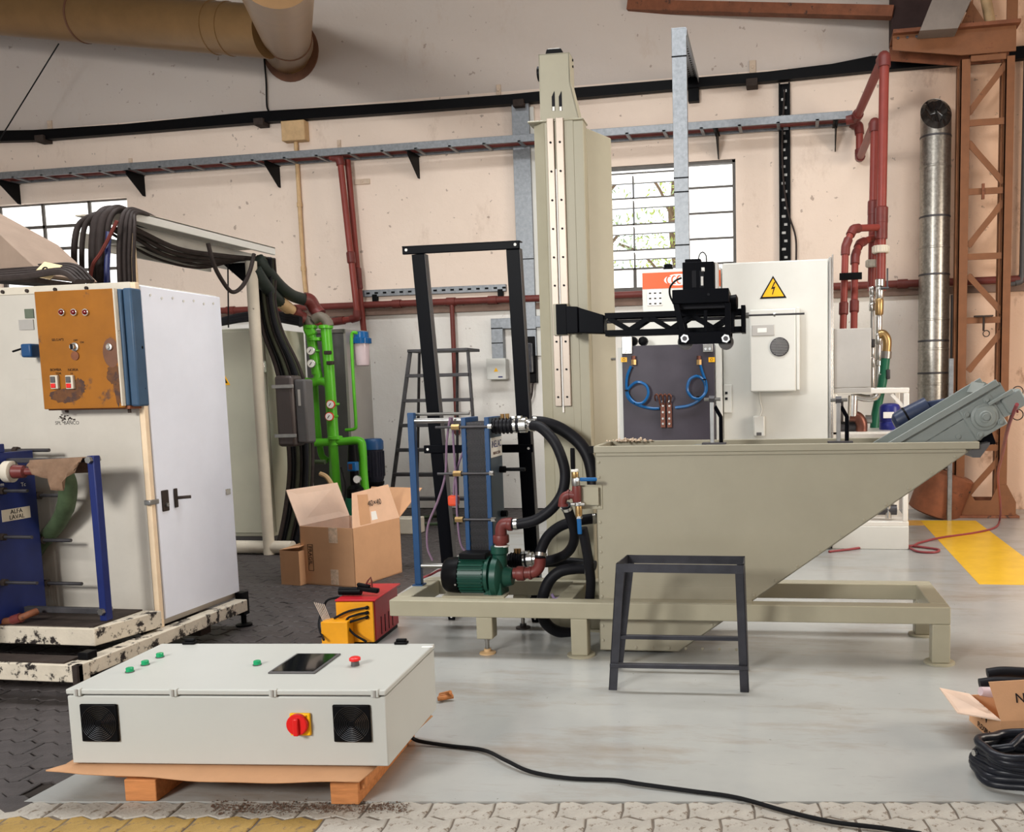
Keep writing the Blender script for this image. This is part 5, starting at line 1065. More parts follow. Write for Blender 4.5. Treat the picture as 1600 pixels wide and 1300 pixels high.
clamp_stand(1113, 690, 624, 'steel clamp upright on the tank rim before the dark plate', .16); clamp_stand(1310, 690, 625, 'steel clamp upright on the tank rim before the grey box', .16)
# ---- mast
MY = .64
t = root('lift_mast', 'tall beige lifting mast with bolted guide rails', 'mast', FM, (am(880, 900, MY).x, MY + .2, 0))
xL, xR = am(834, 300, MY).x, am(914, 300, MY).x; zM = am(870, 190, MY).z
xq = am(853, 300, MY).x; mb((xq, MY, 0), (xR, MY + .01, zM), 'front_plate', t); G().plate([(xq, MY, 0), (xq, MY, zM), (xL, MY + .06, zM), (xL, MY + .06, 0)], (.006, .006, 0)).build('front_chamfer', M_mach, t, F=FM)
mb((xR - .012, MY + .01, 0), (xR, MY + .1, zM), 'side_plate', t); mb((xL, MY + .066, 0), (xL + .012, MY + .1, zM), 'side_plate', t)
w2 = .13; zW = am(945, 219, MY + .3).z
G().plate([(xR, MY + .1, 0), (xR + w2, MY + .26, 0), (xR + w2, MY + .26, zW), (xR, MY + .1, zW + .03)], (-.008, 0, 0)).build('angled_plate', M_mach, t, .003, F=FM)
G().plate([(xL, MY + .1, 0), (xL - w2 * .1, MY + .26, 0), (xL - w2 * .1, MY + .26, zW), (xL, MY + .1, zW + .03)], (.008, 0, 0)).build('angled_plate', M_mach, t, F=FM)
mb((xL - w2 * .1, MY + .26, 0), (xR + w2, MY + .27, zW), 'back_plate', t)
mb((xL - .025, MY - .012, zM), (xR + .004, MY + .14, zM + .012), 'top_plate', t)
# rails
rx = [(am(855, 200, MY).x, am(866, 200, MY).x), (am(869, 200, MY).x, am(881, 200, MY).x)]
zR0 = am(868, 635, MY - .02).z; rl = []
for i, (p, q) in enumerate(rx):
    p += .002; r_ = G().box((p, MY - .022, zR0), (q, MY, zM - .012 + .03)).build('guide_rail', mat('pinkish_steel_rail', (168, 154, 140), .4, .3, var=.06), t, .003, F=FM)
    z = zR0 + .06; k = 0
    while z < zM: G().lathe(((p + q) / 2, MY - .022, z), (0, -1, 0), [(0, .007), (.004, .007)], 8).build('rail_bolt', M_ink, r_, F=FM); z += .178; k += 1
sx0, sx1 = rx[0][1] + .004, rx[1][0] + .001
mb((sx0, MY - .003, zR0 - .06), (sx1, MY + .0, zM), 'slot', t, M_ink, 0)
sxm = (sx0 + sx1) / 2; G().cyl((sxm, MY - .012, zR0 - .04), (sxm, MY - .012, am(872, 265, MY).z), .006, 8).build('bright_rod', M_paper, t, F=FM)
mb((rx[0][0] - .004, MY - .004, zM - .0), (rx[1][1] + .06, MY, 1.0), 'face_strip', t, M_mach, 0)
mb((rx[1][1] + .008, MY - .006, .5), (rx[1][1] + .014, MY, zM), 'rail_edge', t, M_mach, 0)
# head box
hx0, hx1, hx2 = am(842, 90, MY + .01).x, am(890, 90, MY + .01).x, am(905, 183, MY + .01).x; zh = am(868, 84, MY + .01).z; zk = am(890, 130, MY + .01).z
z0h = zM + .012
pr = [(hx0 + .005, z0h), (hx2, z0h), (hx1 + .004, zk), (hx1, zh), (hx0, zh)]
hb = G().prism(pr, MY + .0, MY + .006).build('head_cover', M_mach, t, .002, F=FM); G().prism([(hx1 - .006, zk), (hx1, zk), (hx1, zh), (hx1 - .006, zh)], MY, MY + .13).build('head_side', M_mach, t, F=FM)
G().plate([(hx2, MY, z0h), (hx2, MY + .14, z0h), (hx1, MY + .13, zk), (hx1, MY, zk)], (-.006, 0, 0)).build('head_side', M_mach, t, F=FM); G().box((hx0, MY, z0h), (hx0 + .006, MY + .13, zh)).build('head_side', M_mach, t, F=FM); G().box((hx0, MY, zh - .006), (hx1, MY + .13, zh)).build('head_top', M_mach, t, F=FM)
for k, p in enumerate((862, 873)):
    a, b = am(p, 150, MY), am(p + 5.5, 173, MY); ws = b.x - a.x
    G().prism([(a.x, b.z), (b.x, b.z), (b.x, a.z + .02), (b.x - ws * .1, a.z + .03), (a.x, a.z - .005)], MY - .0015, MY + .002).build('vent_slot', M_ink, hb, F=FM)
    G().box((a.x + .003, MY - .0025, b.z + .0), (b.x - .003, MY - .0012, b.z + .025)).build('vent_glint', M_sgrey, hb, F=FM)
a, b = am(852, 76, MY + .05), am(880, 84, MY + .05); G().prism([(a.x, zh), (b.x, zh), (b.x - .01, zh + .04), (a.x + .012, zh + .04)], MY + .03, MY + .11).build('motor_cap', M_blk, t, .005, F=FM); G().box((a.x + .02, MY + .04, zh + .04), (b.x - .02, MY + .1, zh + .045)).build('motor_cap_top', M_chrome, t, F=FM)
c = am(842, 115, MY + .05); G().cyl((hx0 - .02, MY + .06, c.z), (hx0, MY + .06, c.z), .045, 16).build('side_knob', M_blk, t, F=FM)
for q in (95, 105): c = am(895, q, MY + .1); G().cyl((hx1, MY + .09, c.z), (hx1 + .006, MY + .09, c.z), .008, 8).build('side_screw', M_ink, t, F=FM)
# ---- arm
AY0, AY1 = MY - .19, MY - .06
t = root('cross_arm', 'black lattice cross arm bolted to the mast rail', 'arm', FM, (am(876, 520, AY0).x, MY - .02, am(876, 525, AY0).z))
pa, pb = am(867, 475, MY - .03), am(874, 524, MY - .03)
G().box((pa.x - .012, MY - .04, pb.z), (am(881, 500, MY - .03).x + .03, MY - .023, pa.z)).build('slide_plate', M_mach, t, .003, F=FM)
G().box((pa.x + .01, MY - .055, pb.z + .004), (am(880, 500, MY).x + .035, MY - .041, pa.z - .004)).build('flange_plate', M_black, t, .003, F=FM)
za, zb_ = am(887, 478, AY0).z, am(887, 521, AY0).z
xa, xb2, xc = am(884, 500, AY0).x, am(903, 500, AY0).x, am(943, 500, AY0).x
zc0, zc1 = am(943, 492, AY0).z, am(943, 521, AY0).z
G().prism([(xa, za), (xb2, za - .006), (xb2, zb_), (xa, zb_)], AY0, MY - .056).build('bracket_box', M_black, t, .005, F=FM)
G().prism([(xb2, za - .01), (xc, zc0), (xc, zc1), (xb2, zb_ + .003)], AY0 + .01, AY1).build('tapered_arm', M_black, t, .005, F=FM)
zT0, zT1 = am(948, 489, AY0).z, am(948, 498, AY0).z; zB0, zB1 = am(948, 525, AY0).z, am(948, 516, AY0).z
xE = am(1158, 500, AY0).x; x0 = am(945, 500, AY0).x
for y in (AY0, AY1 - .012):
    G().box((x0, y, zT1), (xE, y + .012, zT0)).build('top_chord', M_black, t, .002, F=FM); G().box((x0, y, zB0), (xE, y + .012, zB1)).build('bottom_chord', M_black, t, .002, F=FM)
    n = 6; st = (xE - x0 - .06) / n
    for k in range(n):
        u0, u1 = x0 + .02 + k * st, x0 + .02 + (k + 1) * st
        zA, zBq = (zT1 + .004, zB1 - .004) if k % 2 == 0 else (zB1 - .004, zT1 + .004)
        G().beam((u0, y + .006, zA), (u1, y + .006, zBq), .03, .01, (0, 1, 0)).build('lattice_bar', M_black, t, F=FM)
G().box((x0, AY0, zT0 - .004), (xE, AY1, zT0)).build('top_web', M_black, t, F=FM); G().box((x0, AY0, zB0), (xE, AY1, zB0 + .004)).build('bottom_web', M_black, t, F=FM)
G().cyl((x0, AY0 + .065, (zT1 + zB1) / 2 + .02), (xE, AY0 + .065, (zT1 + zB1) / 2 + .02), .01, 8).build('drive_screw', M_dsteel, t, F=FM)
xe1 = am(1165, 500, AY0).x; G().box((xE, AY0 - .02, am(1160, 520, AY0).z), (xe1, AY1, am(1160, 477, AY0).z)).build('end_plate', M_black, t, .003, F=FM)
G().box((am(1143, 500, AY0).x, AY0 - .01, zB0 + .0), (am(1147, 500, AY0).x, AY1, zT0 + .01)).build('end_stop', M_black, t, F=FM)
c = am(1165, 493, AY0 + .06); ce = am(1257, 492, AY0 + .06); G().cyl((c.x, AY0 + .06, c.z), (ce.x, AY0 + .06, c.z), .006, 8).build('probe_rod', M_dsteel, t, F=FM); G().cyl((c.x, AY0 + .06, c.z), (c.x + .02, AY0 + .06, c.z), .018, 8).build('rod_nut', M_steel, t, F=FM)
cm = am(1210, 492, AY0 + .06); G().cyl((cm.x - .006, AY0 + .06, c.z), (cm.x + .006, AY0 + .06, c.z), .012, 6).build('rod_nut', M_steel, t, F=FM)
# ---- carriage
KY = AY0 - .16
t = root('carriage', 'black motor carriage with two rollers riding the cross arm', 'carriage', FM, (am(1100, 540, KY).x, KY + .1, am(1100, 540, KY).z))
def kb(p0, p1, y0, y1, nm, m=M_black, bev=.004):
    a, b = am(p0[0], p0[1], y0), am(p1[0], p1[1], y0); return G().box((a.x, y0, b.z), (b.x, y1, a.z)).build(nm, m, t, bev, F=FM)
mtr = kb((1066, 410), (1116, 454), KY + .01, KY + .14, 'motor_cover'); kb((1070, 405), (1095, 411), KY + .03, KY + .12, 'motor_cap')
kb((1117, 410), (1122, 454), KY + .02, KY + .15, 'cover_side', M_sgrey, .002)
kb((1050, 453), (1139, 472), KY - .01, KY + .3, 'top_block'); 
for p in (1081, 1093): a, b = am(p, 423, KY + .01), am(p + 7, 449, KY + .01); G().box((a.x, KY + .007, b.z), (b.x, KY + .011, a.z)).build('vent_slot', M_ink, mtr, F=FM)
a, b = am(1096, 418, KY + .01), am(1101, 424, KY + .01); G().box((a.x, KY + .007, b.z), (b.x, KY + .0095, a.z)).build('bright_mark', M_paper, mtr, F=FM); a, b = am(1095, 432, KY + .005), am(1099, 446, KY + .005); G().box((a.x, KY + .004, b.z), (b.x, KY + .007, a.z)).build('vent_bars', M_sgrey, mtr, F=FM)
c = am(1107, 460, KY - .01); G().cyl((c.x, KY - .013, c.z), (c.x, KY - .009, c.z), .008, 10).build('screw_hole', M_ink, t, F=FM)
for (p0, q0, p1, q1, w_) in ((1056, 473, 1067, 524, .035), (1137, 473, 1137, 524, .035)):
    a, b = am(p0, q0, KY), am(p1, q1, KY); G().beam((a.x, KY + .01, a.z), (b.x, KY + .01, b.z), .02, w_, (1, 0, 0)).build('side_plate', M_black, t, .002, F=FM); G().beam((a.x, KY + .28, a.z), (b.x, KY + .28, b.z), .02, w_, (1, 0, 0)).build('side_plate', M_black, t, .002, F=FM)
a, b = am(1099, 484, KY), am(1105, 520, KY); G().box((a.x, KY + .02, b.z), (b.x, KY + .032, a.z)).build('centre_strut', M_black, t, .002, F=FM)
kb((1060, 519), (1142, 536), KY - .012, KY + .01, 'roller_plate'); a, b = am(1060, 519, KY + .28), am(1142, 536, KY + .28); G().box((a.x, KY + .28, b.z), (b.x, KY + .29, a.z)).build('roller_plate', M_black, t, F=FM)
for p in (1070, 1134):
    c = am(p, 531, KY); r_ = G().lathe((c.x, KY + .02, c.z - .012), (0, 1, 0), [(0, .036), (.005, .046), (.03, .046), (.035, .036), (.05, .036)], 22).build('roller', M_dkgrey, t, F=FM); cc = am(p, 529, KY - .02)
    G().cyl((cc.x, KY - .03, cc.z), (cc.x, KY - .012, cc.z), .026, 6).build('roller_nut', M_chrome, r_, F=FM); G().cyl((cc.x, KY - .036, cc.z), (cc.x, KY - .03, cc.z), .014, 12).build('axle_end', M_dsteel, r_, F=FM)
c = am(1148, 473, KY + .15); G().lathe((c.x - .03, KY + .15, c.z), (1, 0, 0), [(0, .045), (.04, .05), (.05, .03)], 18).build('hand_wheel', M_blk, t, F=FM)
G().box((am(1050, 480, KY + .05).x + .02, KY + .05, am(1060, 482, KY).z), (am(1136, 480, KY).x, KY + .26, am(1060, 474, KY).z)).build('under_block', M_ink, t, F=FM)
tag(G().tube([am(p, q, KY + .06) for p, q in ((1091, 408), (1093, 398), (1098, 394), (1103, 399), (1104, 410))], .004, 6).build('motor_lead', M_cord, F=FM), 'small cable loop on top of the carriage motor', 'cable')
tag(G().tube([am(p, q, KY + .02) for p, q in ((1065, 434), (1055, 439), (1047, 449), (1047, 462), (1054, 476), (1064, 490))], .006, 6).build('motor_lead', M_cord, F=FM), 'black cable curving down the left of the carriage', 'cable')

# ---- plate heat exchanger of the machine
HY0, HY1 = .3, .56
t = root('brazed_exchanger', 'tall blue plate heat exchanger with black plate pack', 'heat exchanger', FM, (am(755, 860, HY0).x, .43, ZF1))
zT = am(760, 652, HY0).z; zB = ZF1 + .02
xp = [am(724, 760, HY0).x, am(731, 760, HY0).x, am(760, 760, HY0).x, am(767, 760, HY0).x]
G().box((xp[0], HY0, zB), (xp[1], HY1, zT)).build('end_plate', M_blue, t, .003, F=FM); G().box((xp[2], HY0, zB), (xp[3], HY1, zT)).build('end_plate', M_blue, t, .003, F=FM); G().box((xp[3], HY0 + .012, zB), (xp[3] + .002, HY1, zT - .005)).build('plate_face', M_gblue, t, F=FM)
n = 12; st = (xp[2] - xp[1]) / n; pk = G()
G().box((xp[1], HY0 + .04, zB + .02), (xp[2], HY1 - .02, zT - .03)).build('pack_core', M_blk, t, F=FM)
for k in range(n):
    z = zB + .02; vs = []; x_ = xp[1] + (k + .5) * st; m_ = 44
    for j in range(m_ + 1):
        zz_ = zB + .02 + (zT - .03 - zB - .02) * j / m_; xo = x_ + (st * .34 if j % 2 else -st * .34)
        vs += [(xo, HY0 + .012, zz_), (xo, HY0 + .05, zz_)]
    g_ = G().add(vs, [(2 * j, 2 * j + 2, 2 * j + 3, 2 * j + 1) for j in range(m_)]); o = g_.build('corrugated_plate', mat('grey_plate_edge', (104, 102, 104), .4, .3), t, F=FM, smooth=False)
    s_ = o.modifiers.new('thick', 'SOLIDIFY'); s_.thickness = .002
for q in (667, 740, 812):
    z = am(745, q, HY0 - .02).z
    for y in (HY0 - .015,):
        tb = G().cyl((xp[0] - .16 if q < 800 else xp[0] - .06, y, z), (xp[3] + .03, y, z), .008, 8).build('tie_bolt', M_dsteel, t, F=FM); G().cyl((xp[0] - .055, y, z), (xp[0] - .004, y, z), .019, 6).build('brass_nut', M_brass, tb, F=FM); G().cyl((xp[3], y, z), (xp[3] + .025, y, z), .016, 6).build('hex_nut', M_chrome, tb, F=FM)
for q in (733, 802):
    z = am(790, q, HY1 - .04).z; s_ = G().cyl((xp[3], HY1 - .06, z), (xp[3] + .04, HY1 - .06, z), .022, 8).build('port_nut', M_blk, t, F=FM)
    if q == 733: G().cyl((xp[3] + .04, HY1 - .06, z), (xp[3] + .17, HY1 - .06, z), .012, 8).build('port_stub', M_blk, s_, F=FM)
Fs = FM @ Matrix.Translation((xp[3] + .004, (HY0 + HY1) / 2, am(778, 698, (HY0 + HY1) / 2).z)) @ Matrix.Rotation(PI / 2, 4, 'Z') @ Matrix.Rotation(PI / 2, 4, 'X')
pl = G().box((-.115, -.062, 0), (.115, .062, .002)).build('maker_sticker', M_paper, t, F=Fs)
text('lettering', 'iNELAC', .062, Fs @ Matrix.Translation((.0, .018, .003)), M_navy, pl); text('lettering', 'INDUCCIÓN', .026, Fs @ Matrix.Translation((.0, -.038, .003)), M_copper, pl)
# support post and bars
b0 = at(655, 914, z=ZF1, F=FM); b1 = am(643, 645, b0.y)
t = root('exchanger_stand', 'slim blue post with two steel bars holding the exchanger', 'stand', FM, (b0.x, b0.y, ZF1))
xp0 = (b0.x + b1.x) / 2; G().box((xp0 - .022, b0.y - .022, ZF1 + .008), (xp0 + .022, b0.y + .022, b1.z)).build('post', M_blue, t, .004, F=FM); G().box((xp0 - .035, b0.y - .035, ZF1), (xp0 + .035, b0.y + .035, ZF1 + .008)).build('foot_plate', M_blue, t, F=FM)
for q, nm in ((657, 'upper_bar'), (884, 'lower_bar')):
    z = am(690, q, b0.y).z; G().cyl((xp0, b0.y, z), (xp[0], b0.y, z), .017, 12).build(nm, M_steel, t, F=FM)
z = am(690, 650, b0.y).z; G().cyl((xp0, b0.y + .05, z + .012), (xp[0], b0.y + .05, z + .012), .01, 8).build('upper_bar', M_steel, t, F=FM)
# mauve tubes
for k, pts in enumerate((((703, 652), (698, 690), (696, 740), (685, 780), (669, 820), (668, 855), (676, 876)), ((706, 652), (709, 700), (713, 760), (714, 800), (720, 850), (735, 868)), ((730, 690), (716, 726), (710, 755), (709, 780)))):
    tag(G().tube([am(p, q, .35 + .03 * k) for p, q in pts], .0075, 7).build('mauve_tube', M_purple, F=FM), ('longest mauve tube bowing left of the exchanger', 'mauve tube hanging straight beside the exchanger', 'short mauve tube forking at the exchanger edge')[k], 'tube', 'mauve tubes')
c = am(709, 782, .41); tag(G().cbox((c.x, .41, c.z), (.068, .06, .07)).build('orange_plug', mat('orange_red_plug', (214, 76, 44), .4), bevel=.015, F=FM), 'orange red plug hanging on a tube behind the exchanger', 'plug')
# ---- pump
t = root('centrifugal_pump', 'dark green centrifugal pump with black fan cover', 'pump', FM, (am(750, 930, .2).x, .2, ZF1))
YP = .2; zc = am(740, 898, YP).z; X = lambda p: am(p, 898, YP).x
r0 = (am(740, 870, YP).z - am(740, 927, YP).z) / 2
G().lathe((X(694), YP, zc), (1, 0, 0), [(0, r0 * .55), (.012, r0 * .8), (.03, r0 * .93), (X(722) - X(694), r0)], 26).build('fan_cover', M_blk, t, F=FM)
mo = G().lathe((X(721), YP, zc), (1, 0, 0), [(0, r0 * .9), (X(762) - X(721), r0 * .9)], 26).build('motor_body', M_dgreen, t, F=FM)
for i in range(26): a_ = i * 2 * PI / 26; p = V((X(723), YP + r0 * .93 * math.cos(a_), zc + r0 * .93 * math.sin(a_))); G().beam(p, p + V((X(760) - X(723), 0, 0)), .007, .016, (0, math.cos(a_), math.sin(a_))).build('cooling_fin', M_dgreen, mo, F=FM)
G().box((X(722), YP - .06, zc + r0 * .85), (X(765), YP + .06, am(740, 866, YP).z + .0)).build('terminal_box', M_dgreen, t, .008, F=FM); G().box((X(723), YP - .065, am(740, 872, YP).z), (X(765), YP + .065, am(740, 862, YP).z)).build('terminal_lid', M_blk, t, .008, F=FM)
G().lathe((X(761), YP, zc), (1, 0, 0), [(0, r0 * .9), (.01, r0 * 1.02), (.03, r0 * 1.02), (.035, r0 * .6), (X(773) - X(761), r0 * .6)], 26).build('bracket', M_dgreen, t, F=FM)
G().lathe((X(771), YP, zc - .01), (1, 0, 0), [(0, r0 * 1.0), (.01, r0 * 1.15), (.045, r0 * 1.15), (.06, r0 * .95), (.075, r0 * .6), (.11, r0 * .5), (X(804) - X(771) - .01, r0 * .45)], 30).build('volute', M_dgreen, t, F=FM)
G().lathe((X(782), YP, zc + .04), (0, 0, 1), [(0, .045), (.09, .045), (.1, .055), (am(785, 853, YP).z - zc - .04, .055)], 18).build('outlet_neck', M_dgreen, t, F=FM)
G().prism([(X(768), ZF1), (X(790), ZF1), (X(788), zc - .03), (X(770), zc - .03)], YP - .09, YP + .07).build('pump_foot', M_dgreen, t, .006, F=FM); G().prism([(X(757), ZF1), (X(772), ZF1), (X(772), zc - .06)], YP - .08, YP - .06).build('foot_web', M_dgreen, t, F=FM)
G().box((X(700), .08, ZF1 - .001), (X(795), .2, ZF1 + .012)).build('base_strip', M_mach, t, F=FM)
c = am(711, 918, YP - r0); G().cyl((c.x, YP - r0 * .92, zc - .04), (c.x, YP - r0 * .98, zc - .04), .006, 8).build('cover_screw', M_chrome, t, F=FM)
# fittings
def fit(nm, lb, pts, r, m, sub=4, cat='pipe fitting', grp=None, rings=()):
    tt = root(nm, lb, cat, FM, pts[0], grp); G().tube(pts, r, 14, sub).build('elbow', m, tt, F=FM)
    for (p, d, rr, ln, mm) in rings: d = V(d).normalized(); G().lathe(V(p) - d * ln / 2, d, [(0, rr * .94), (ln * .15, rr), (ln * .85, rr), (ln, rr * .94)], 14).build('collar', mm, tt, F=FM)
    return tt
a0, a1, a2 = am(783, 853, YP), am(783, 818, YP), am(797, 819, YP)
fit('pump_outlet_elbow', 'dark red elbow rising from the pump outlet', [a0, am(783, 838, YP), am(783, 826, YP), am(787, 819, YP), am(800, 818, YP)], .036, M_redf, rings=((am(783, 842, YP), (0, 0, 1), .05, .05, M_redf), (am(784, 853, YP), (0, 0, 1), .046, .01, M_paper), (am(797, 819, YP), (1, 0, 0), .042, .03, M_redf)), grp='dark red elbows')
fit('pump_inlet_elbow', 'dark red elbow turning up from the pump inlet', [am(803, 896, YP), am(825, 895, YP), am(836, 893, YP), am(843, 884, YP), am(844, 872, YP)], .036, M_redf, rings=((am(814, 896, YP), (1, 0, 0), .046, .05, M_redf), (am(829, 895, YP), (1, 0, 0), .042, .02, M_redf)), grp='dark red elbows')
# corrugated couplings of exchanger ports
def coupling(lb, p0, p1, y):
    a, b = am(*p0, y), am(*p1, y); tt = root('rubber_coupling', lb, 'coupling', FM, a, 'rubber couplings'); d = (b - a); L_ = d.length; d.normalize()
    pr = [(0, .044)]; k = .1
    while k < .6: pr += [(L_ * k, .044), (L_ * (k + .02), .052), (L_ * (k + .05), .052), (L_ * (k + .07), .044)]; k += .12
    pr += [(L_, .046)]; G().lathe(a, d, pr, 18).build('sleeve', M_rub, tt, F=FM)
    for u in (.74, .92):
        G().lathe(a + d * L_ * (u - .03), d, [(0, .049), (L_ * .08, .049)], 18).build('clamp_band', M_chrome, tt, F=FM); G().cbox(a + d * L_ * u + V((0, -.02, .052)), (.02, .04, .014)).build('clamp_screw', M_chrome, tt, F=FM)
    G().lathe(b - d * .01, d, [(0, .05), (.03, .05), (.035, .036), (.09, .036)], 16).build('hose_tail', M_chrome, tt, F=FM)
    for u in (.35, .5): G().cyl(a + d * L_ * u + V((0, 0, .04)), a + d * L_ * u + V((0, -.0, .075)), .014, 8).build('brass_plug', M_brass, tt, F=FM)
coupling('black corrugated coupling at the top port of the blue exchanger', (768, 666), (818, 664), .38)
coupling('black corrugated coupling at the bottom port above the pump inlet', (795, 876), (828, 874), .42)
# hoses
def hose(lb, pts, r, ends=True, y=.3):
    q = [am(p[0], p[1], p[2] if len(p) > 2 else y) for p in pts]; tt = root('rubber_hose', lb, 'hose', FM, q[0], 'black rubber hoses'); G().tube(q, r, 14, 7).build('hose_run', M_rub, tt, F=FM)
    if ends:
        for i, j in ((0, 1), (-1, -2)):
            d = (q[j] - q[i]).normalized(); G().lathe(q[i] + d * .01, d, [(0, r * 1.12), (.022, r * 1.12)], 14).build('hose_clip', M_chrome, tt, F=FM)
    return tt
hose('front black hose looping from the exchanger top to the pump outlet elbow', [(828, 664, .36), (845, 668, .3), (866, 690, .26), (879, 720, .24), (883, 745, .23), (878, 772, .22), (862, 795, .21), (838, 812, .2), (815, 818, .2), (801, 819, .2)], .033)
hose('rear thick black hose arching from the exchanger top down behind the tank end', [(830, 660, .44), (850, 661, .46), (876, 670, .48), (903, 690, .48), (918, 712, .46), (925, 738, .44), (928, 770, .42)], .04)
hose('black hose rising from the pump inlet elbow to the tank end', [(844, 872, .2), (846, 858, .22), (856, 838, .26), (874, 823, .3), (896, 815, .33), (920, 811, .36), (932, 810, .38)], .033)
hose('black hose from the red valve elbow down behind the pump', [(884, 789, .1), (890, 805, .14), (897, 828, .2), (896, 848, .28), (886, 864, .36), (868, 873, .42), (846, 877, .45), (832, 876, .45)], .031)
hose('black hose curling under the frame from the tank end', [(921, 888, .3), (900, 888, .28), (875, 893, .26), (858, 908, .25), (849, 930, .25), (846, 950, .28), (852, 972, .34), (870, 986, .42), (900, 990, .5)], .036)
hose('black hose dropping beside the tank end below the blue valve', [(910, 825, .06), (915, 850, .08), (920, 880, .12), (923, 910, .16), (921, 942, .2)], .03, False)
hose('black hose running low from the coupling to the tank end', [(835, 880, .5), (870, 878, .52), (905, 880, .52), (930, 884, .5)], .033, False)
# valve set
t = root('valve_set', 'brass ball valves with blue levers on a dark red tee', 'valve set', FM, am(903, 830, .05))
YV = .05
def vl(p, q): return am(p, q, YV)
def vstk(z0q, z1q, r, m, nm, p=904):
    a, b = vl(p, z0q), vl(p + (z0q - 740) * .02, z1q); a.x = b.x = am(904, 790, YV).x + (z0q - 790) * .0003; G().lathe(b, a - b, [(0, r * .9), ((a - b).length * .15, r), ((a - b).length * .85, r), ((a - b).length, r * .9)], 14).build(nm, m, t, F=FM)
vstk(733, 737, .022, M_paper, 'thread_tape'); vstk(737, 747, .021, M_brass, 'valve_body'); vstk(747, 759, .025, M_steel, 'valve_body'); vstk(759, 784, .027, M_redf, 'tee'); vstk(784, 790, .033, M_chrome, 'flange'); vstk(790, 808, .021, M_brass, 'valve_body'); vstk(700, 733, .014, M_blk, 'riser_tube')
G().tube([vl(900, 774), vl(889, 773), vl(882, 776), vl(879, 784), vl(880, 791)], .025, 12, 4).build('red_elbow', M_redf, t, F=FM); G().cyl(vl(890, 773), vl(887, 773), .031, 12).build('collar', M_redf, t, F=FM); G().cyl(vl(880, 787), vl(880, 791), .031, 12).build('collar', M_redf, t, F=FM)
a = vl(908, 748); G().box((a.x, YV - .05, a.z - .011), (vl(935, 748).x, YV - .035, a.z + .011)).build('blue_lever', M_hose, t, .008, F=FM); G().cyl((am(904, 748, YV).x, YV - .045, a.z), (am(904, 748, YV).x, YV, a.z), .012, 8).build('lever_nut', M_chrome, t, F=FM)
a = vl(907, 808); G().beam((a.x, YV - .045, a.z), (a.x + .003, YV - .045, vl(907, 833).z), .015, .026, (1, 0, 0)).build('blue_lever', M_hose, t, .006, F=FM); G().cyl((a.x, YV - .05, a.z), (a.x, YV, a.z), .013, 8).build('lever_nut', M_chrome, t, F=FM)
for p in (897, 912): c = vl(p, 787); G().cyl((c.x - .012, YV - .03, c.z), (c.x + .012, YV - .03, c.z), .01, 8).build('screw', M_chrome, t, F=FM)
G().box((vl(908, 770).x, YV + .02, vl(908, 790).z), (xl + .02, YV + .03, vl(908, 762).z)).build('mount_plate', M_mach, t, F=FM)
# purple connectors under mast base, red cable on frame
tag(G().tube([am(p, q, .5) for p, q in ((862, 928), (868, 936), (880, 932), (892, 938))], .01, 7).build('lilac_cable', mat('lilac_cable', (150, 130, 170), .45), F=FM), 'short lilac cable lying behind the front beam', 'cable')
tag(G().tube([am(p, q, .56) for p, q in ((660, 903), (675, 897), (690, 890), (720, 888))], .008, 7).build('red_cable', M_rcord, F=FM), 'red cable crossing the left end of the frame', 'cable')

# ---- black free standing frame behind
BY = 5.93
def ab(p, q): return at(p, q, y=BY)
t = thing('tall_black_frame', 'tall black two legged steel frame standing behind the exchanger', 'frame', (at(768, 970, y=BY).x, BY, 0))
for (p0, q0, p1, q1) in ((653, 397, 707, 968), (801, 388, 836, 968)):
    a, b = ab(p0, q0), ab(p1, q1); b.z = .06
    gg = G(); gg.beam(a, b, .01, .09, (1, 0, 0)); gg.build('upright', M_black, t, .002)
    G().beam(a + V((.045, .03, 0)), b + V((.045, .03, 0)), .06, .006, (1, 0, 0)).build('upright_flange', M_dkgrey, t)
a, b = ab(630, 392), ab(813, 382); zt_ = (a.z + b.z) / 2; tb = G().box((a.x, BY - .02, zt_ - .03), (b.x, BY - .008, zt_ + .024)).build('top_bar', M_black, t, .006)
for x in (a.x + .03, b.x - .03): G().cyl((x, BY - .022, zt_), (x, BY - .019, zt_), .01, 10).build('bolt_hole', M_paper, tb)
G().box((a.x, BY - .02, zt_ + .02), (b.x, BY + .05, zt_ + .026)).build('top_lip', M_black, t)
a, b = ab(664, 703), ab(834, 699); zt_ = (a.z + b.z) / 2; tb = G().box((a.x, BY - .024, zt_ - .028), (b.x, BY - .012, zt_ + .028)).build('mid_bar', M_black, t, .006)
for x in (a.x + .03, b.x - .03): G().cyl((x, BY - .026, zt_), (x, BY - .023, zt_), .009, 10).build('bolt_hole', M_paper, tb)
for p in (708, 838):
    c = ab(p, 968); f_ = G().box((c.x - .06, BY - .05, .05), (c.x + .06, BY + .08, .06)).build('foot_plate', M_black, t, .003); G().prism([(c.x - .03, .05), (c.x + .03, .05), (c.x + .022, .0), (c.x - .022, .0)], BY - .03, BY - .018).build('foot_lug', M_black, f_); G().cyl((c.x, BY - .033, .024), (c.x, BY - .029, .024), .008, 10).build('lug_hole', M_paper, f_)
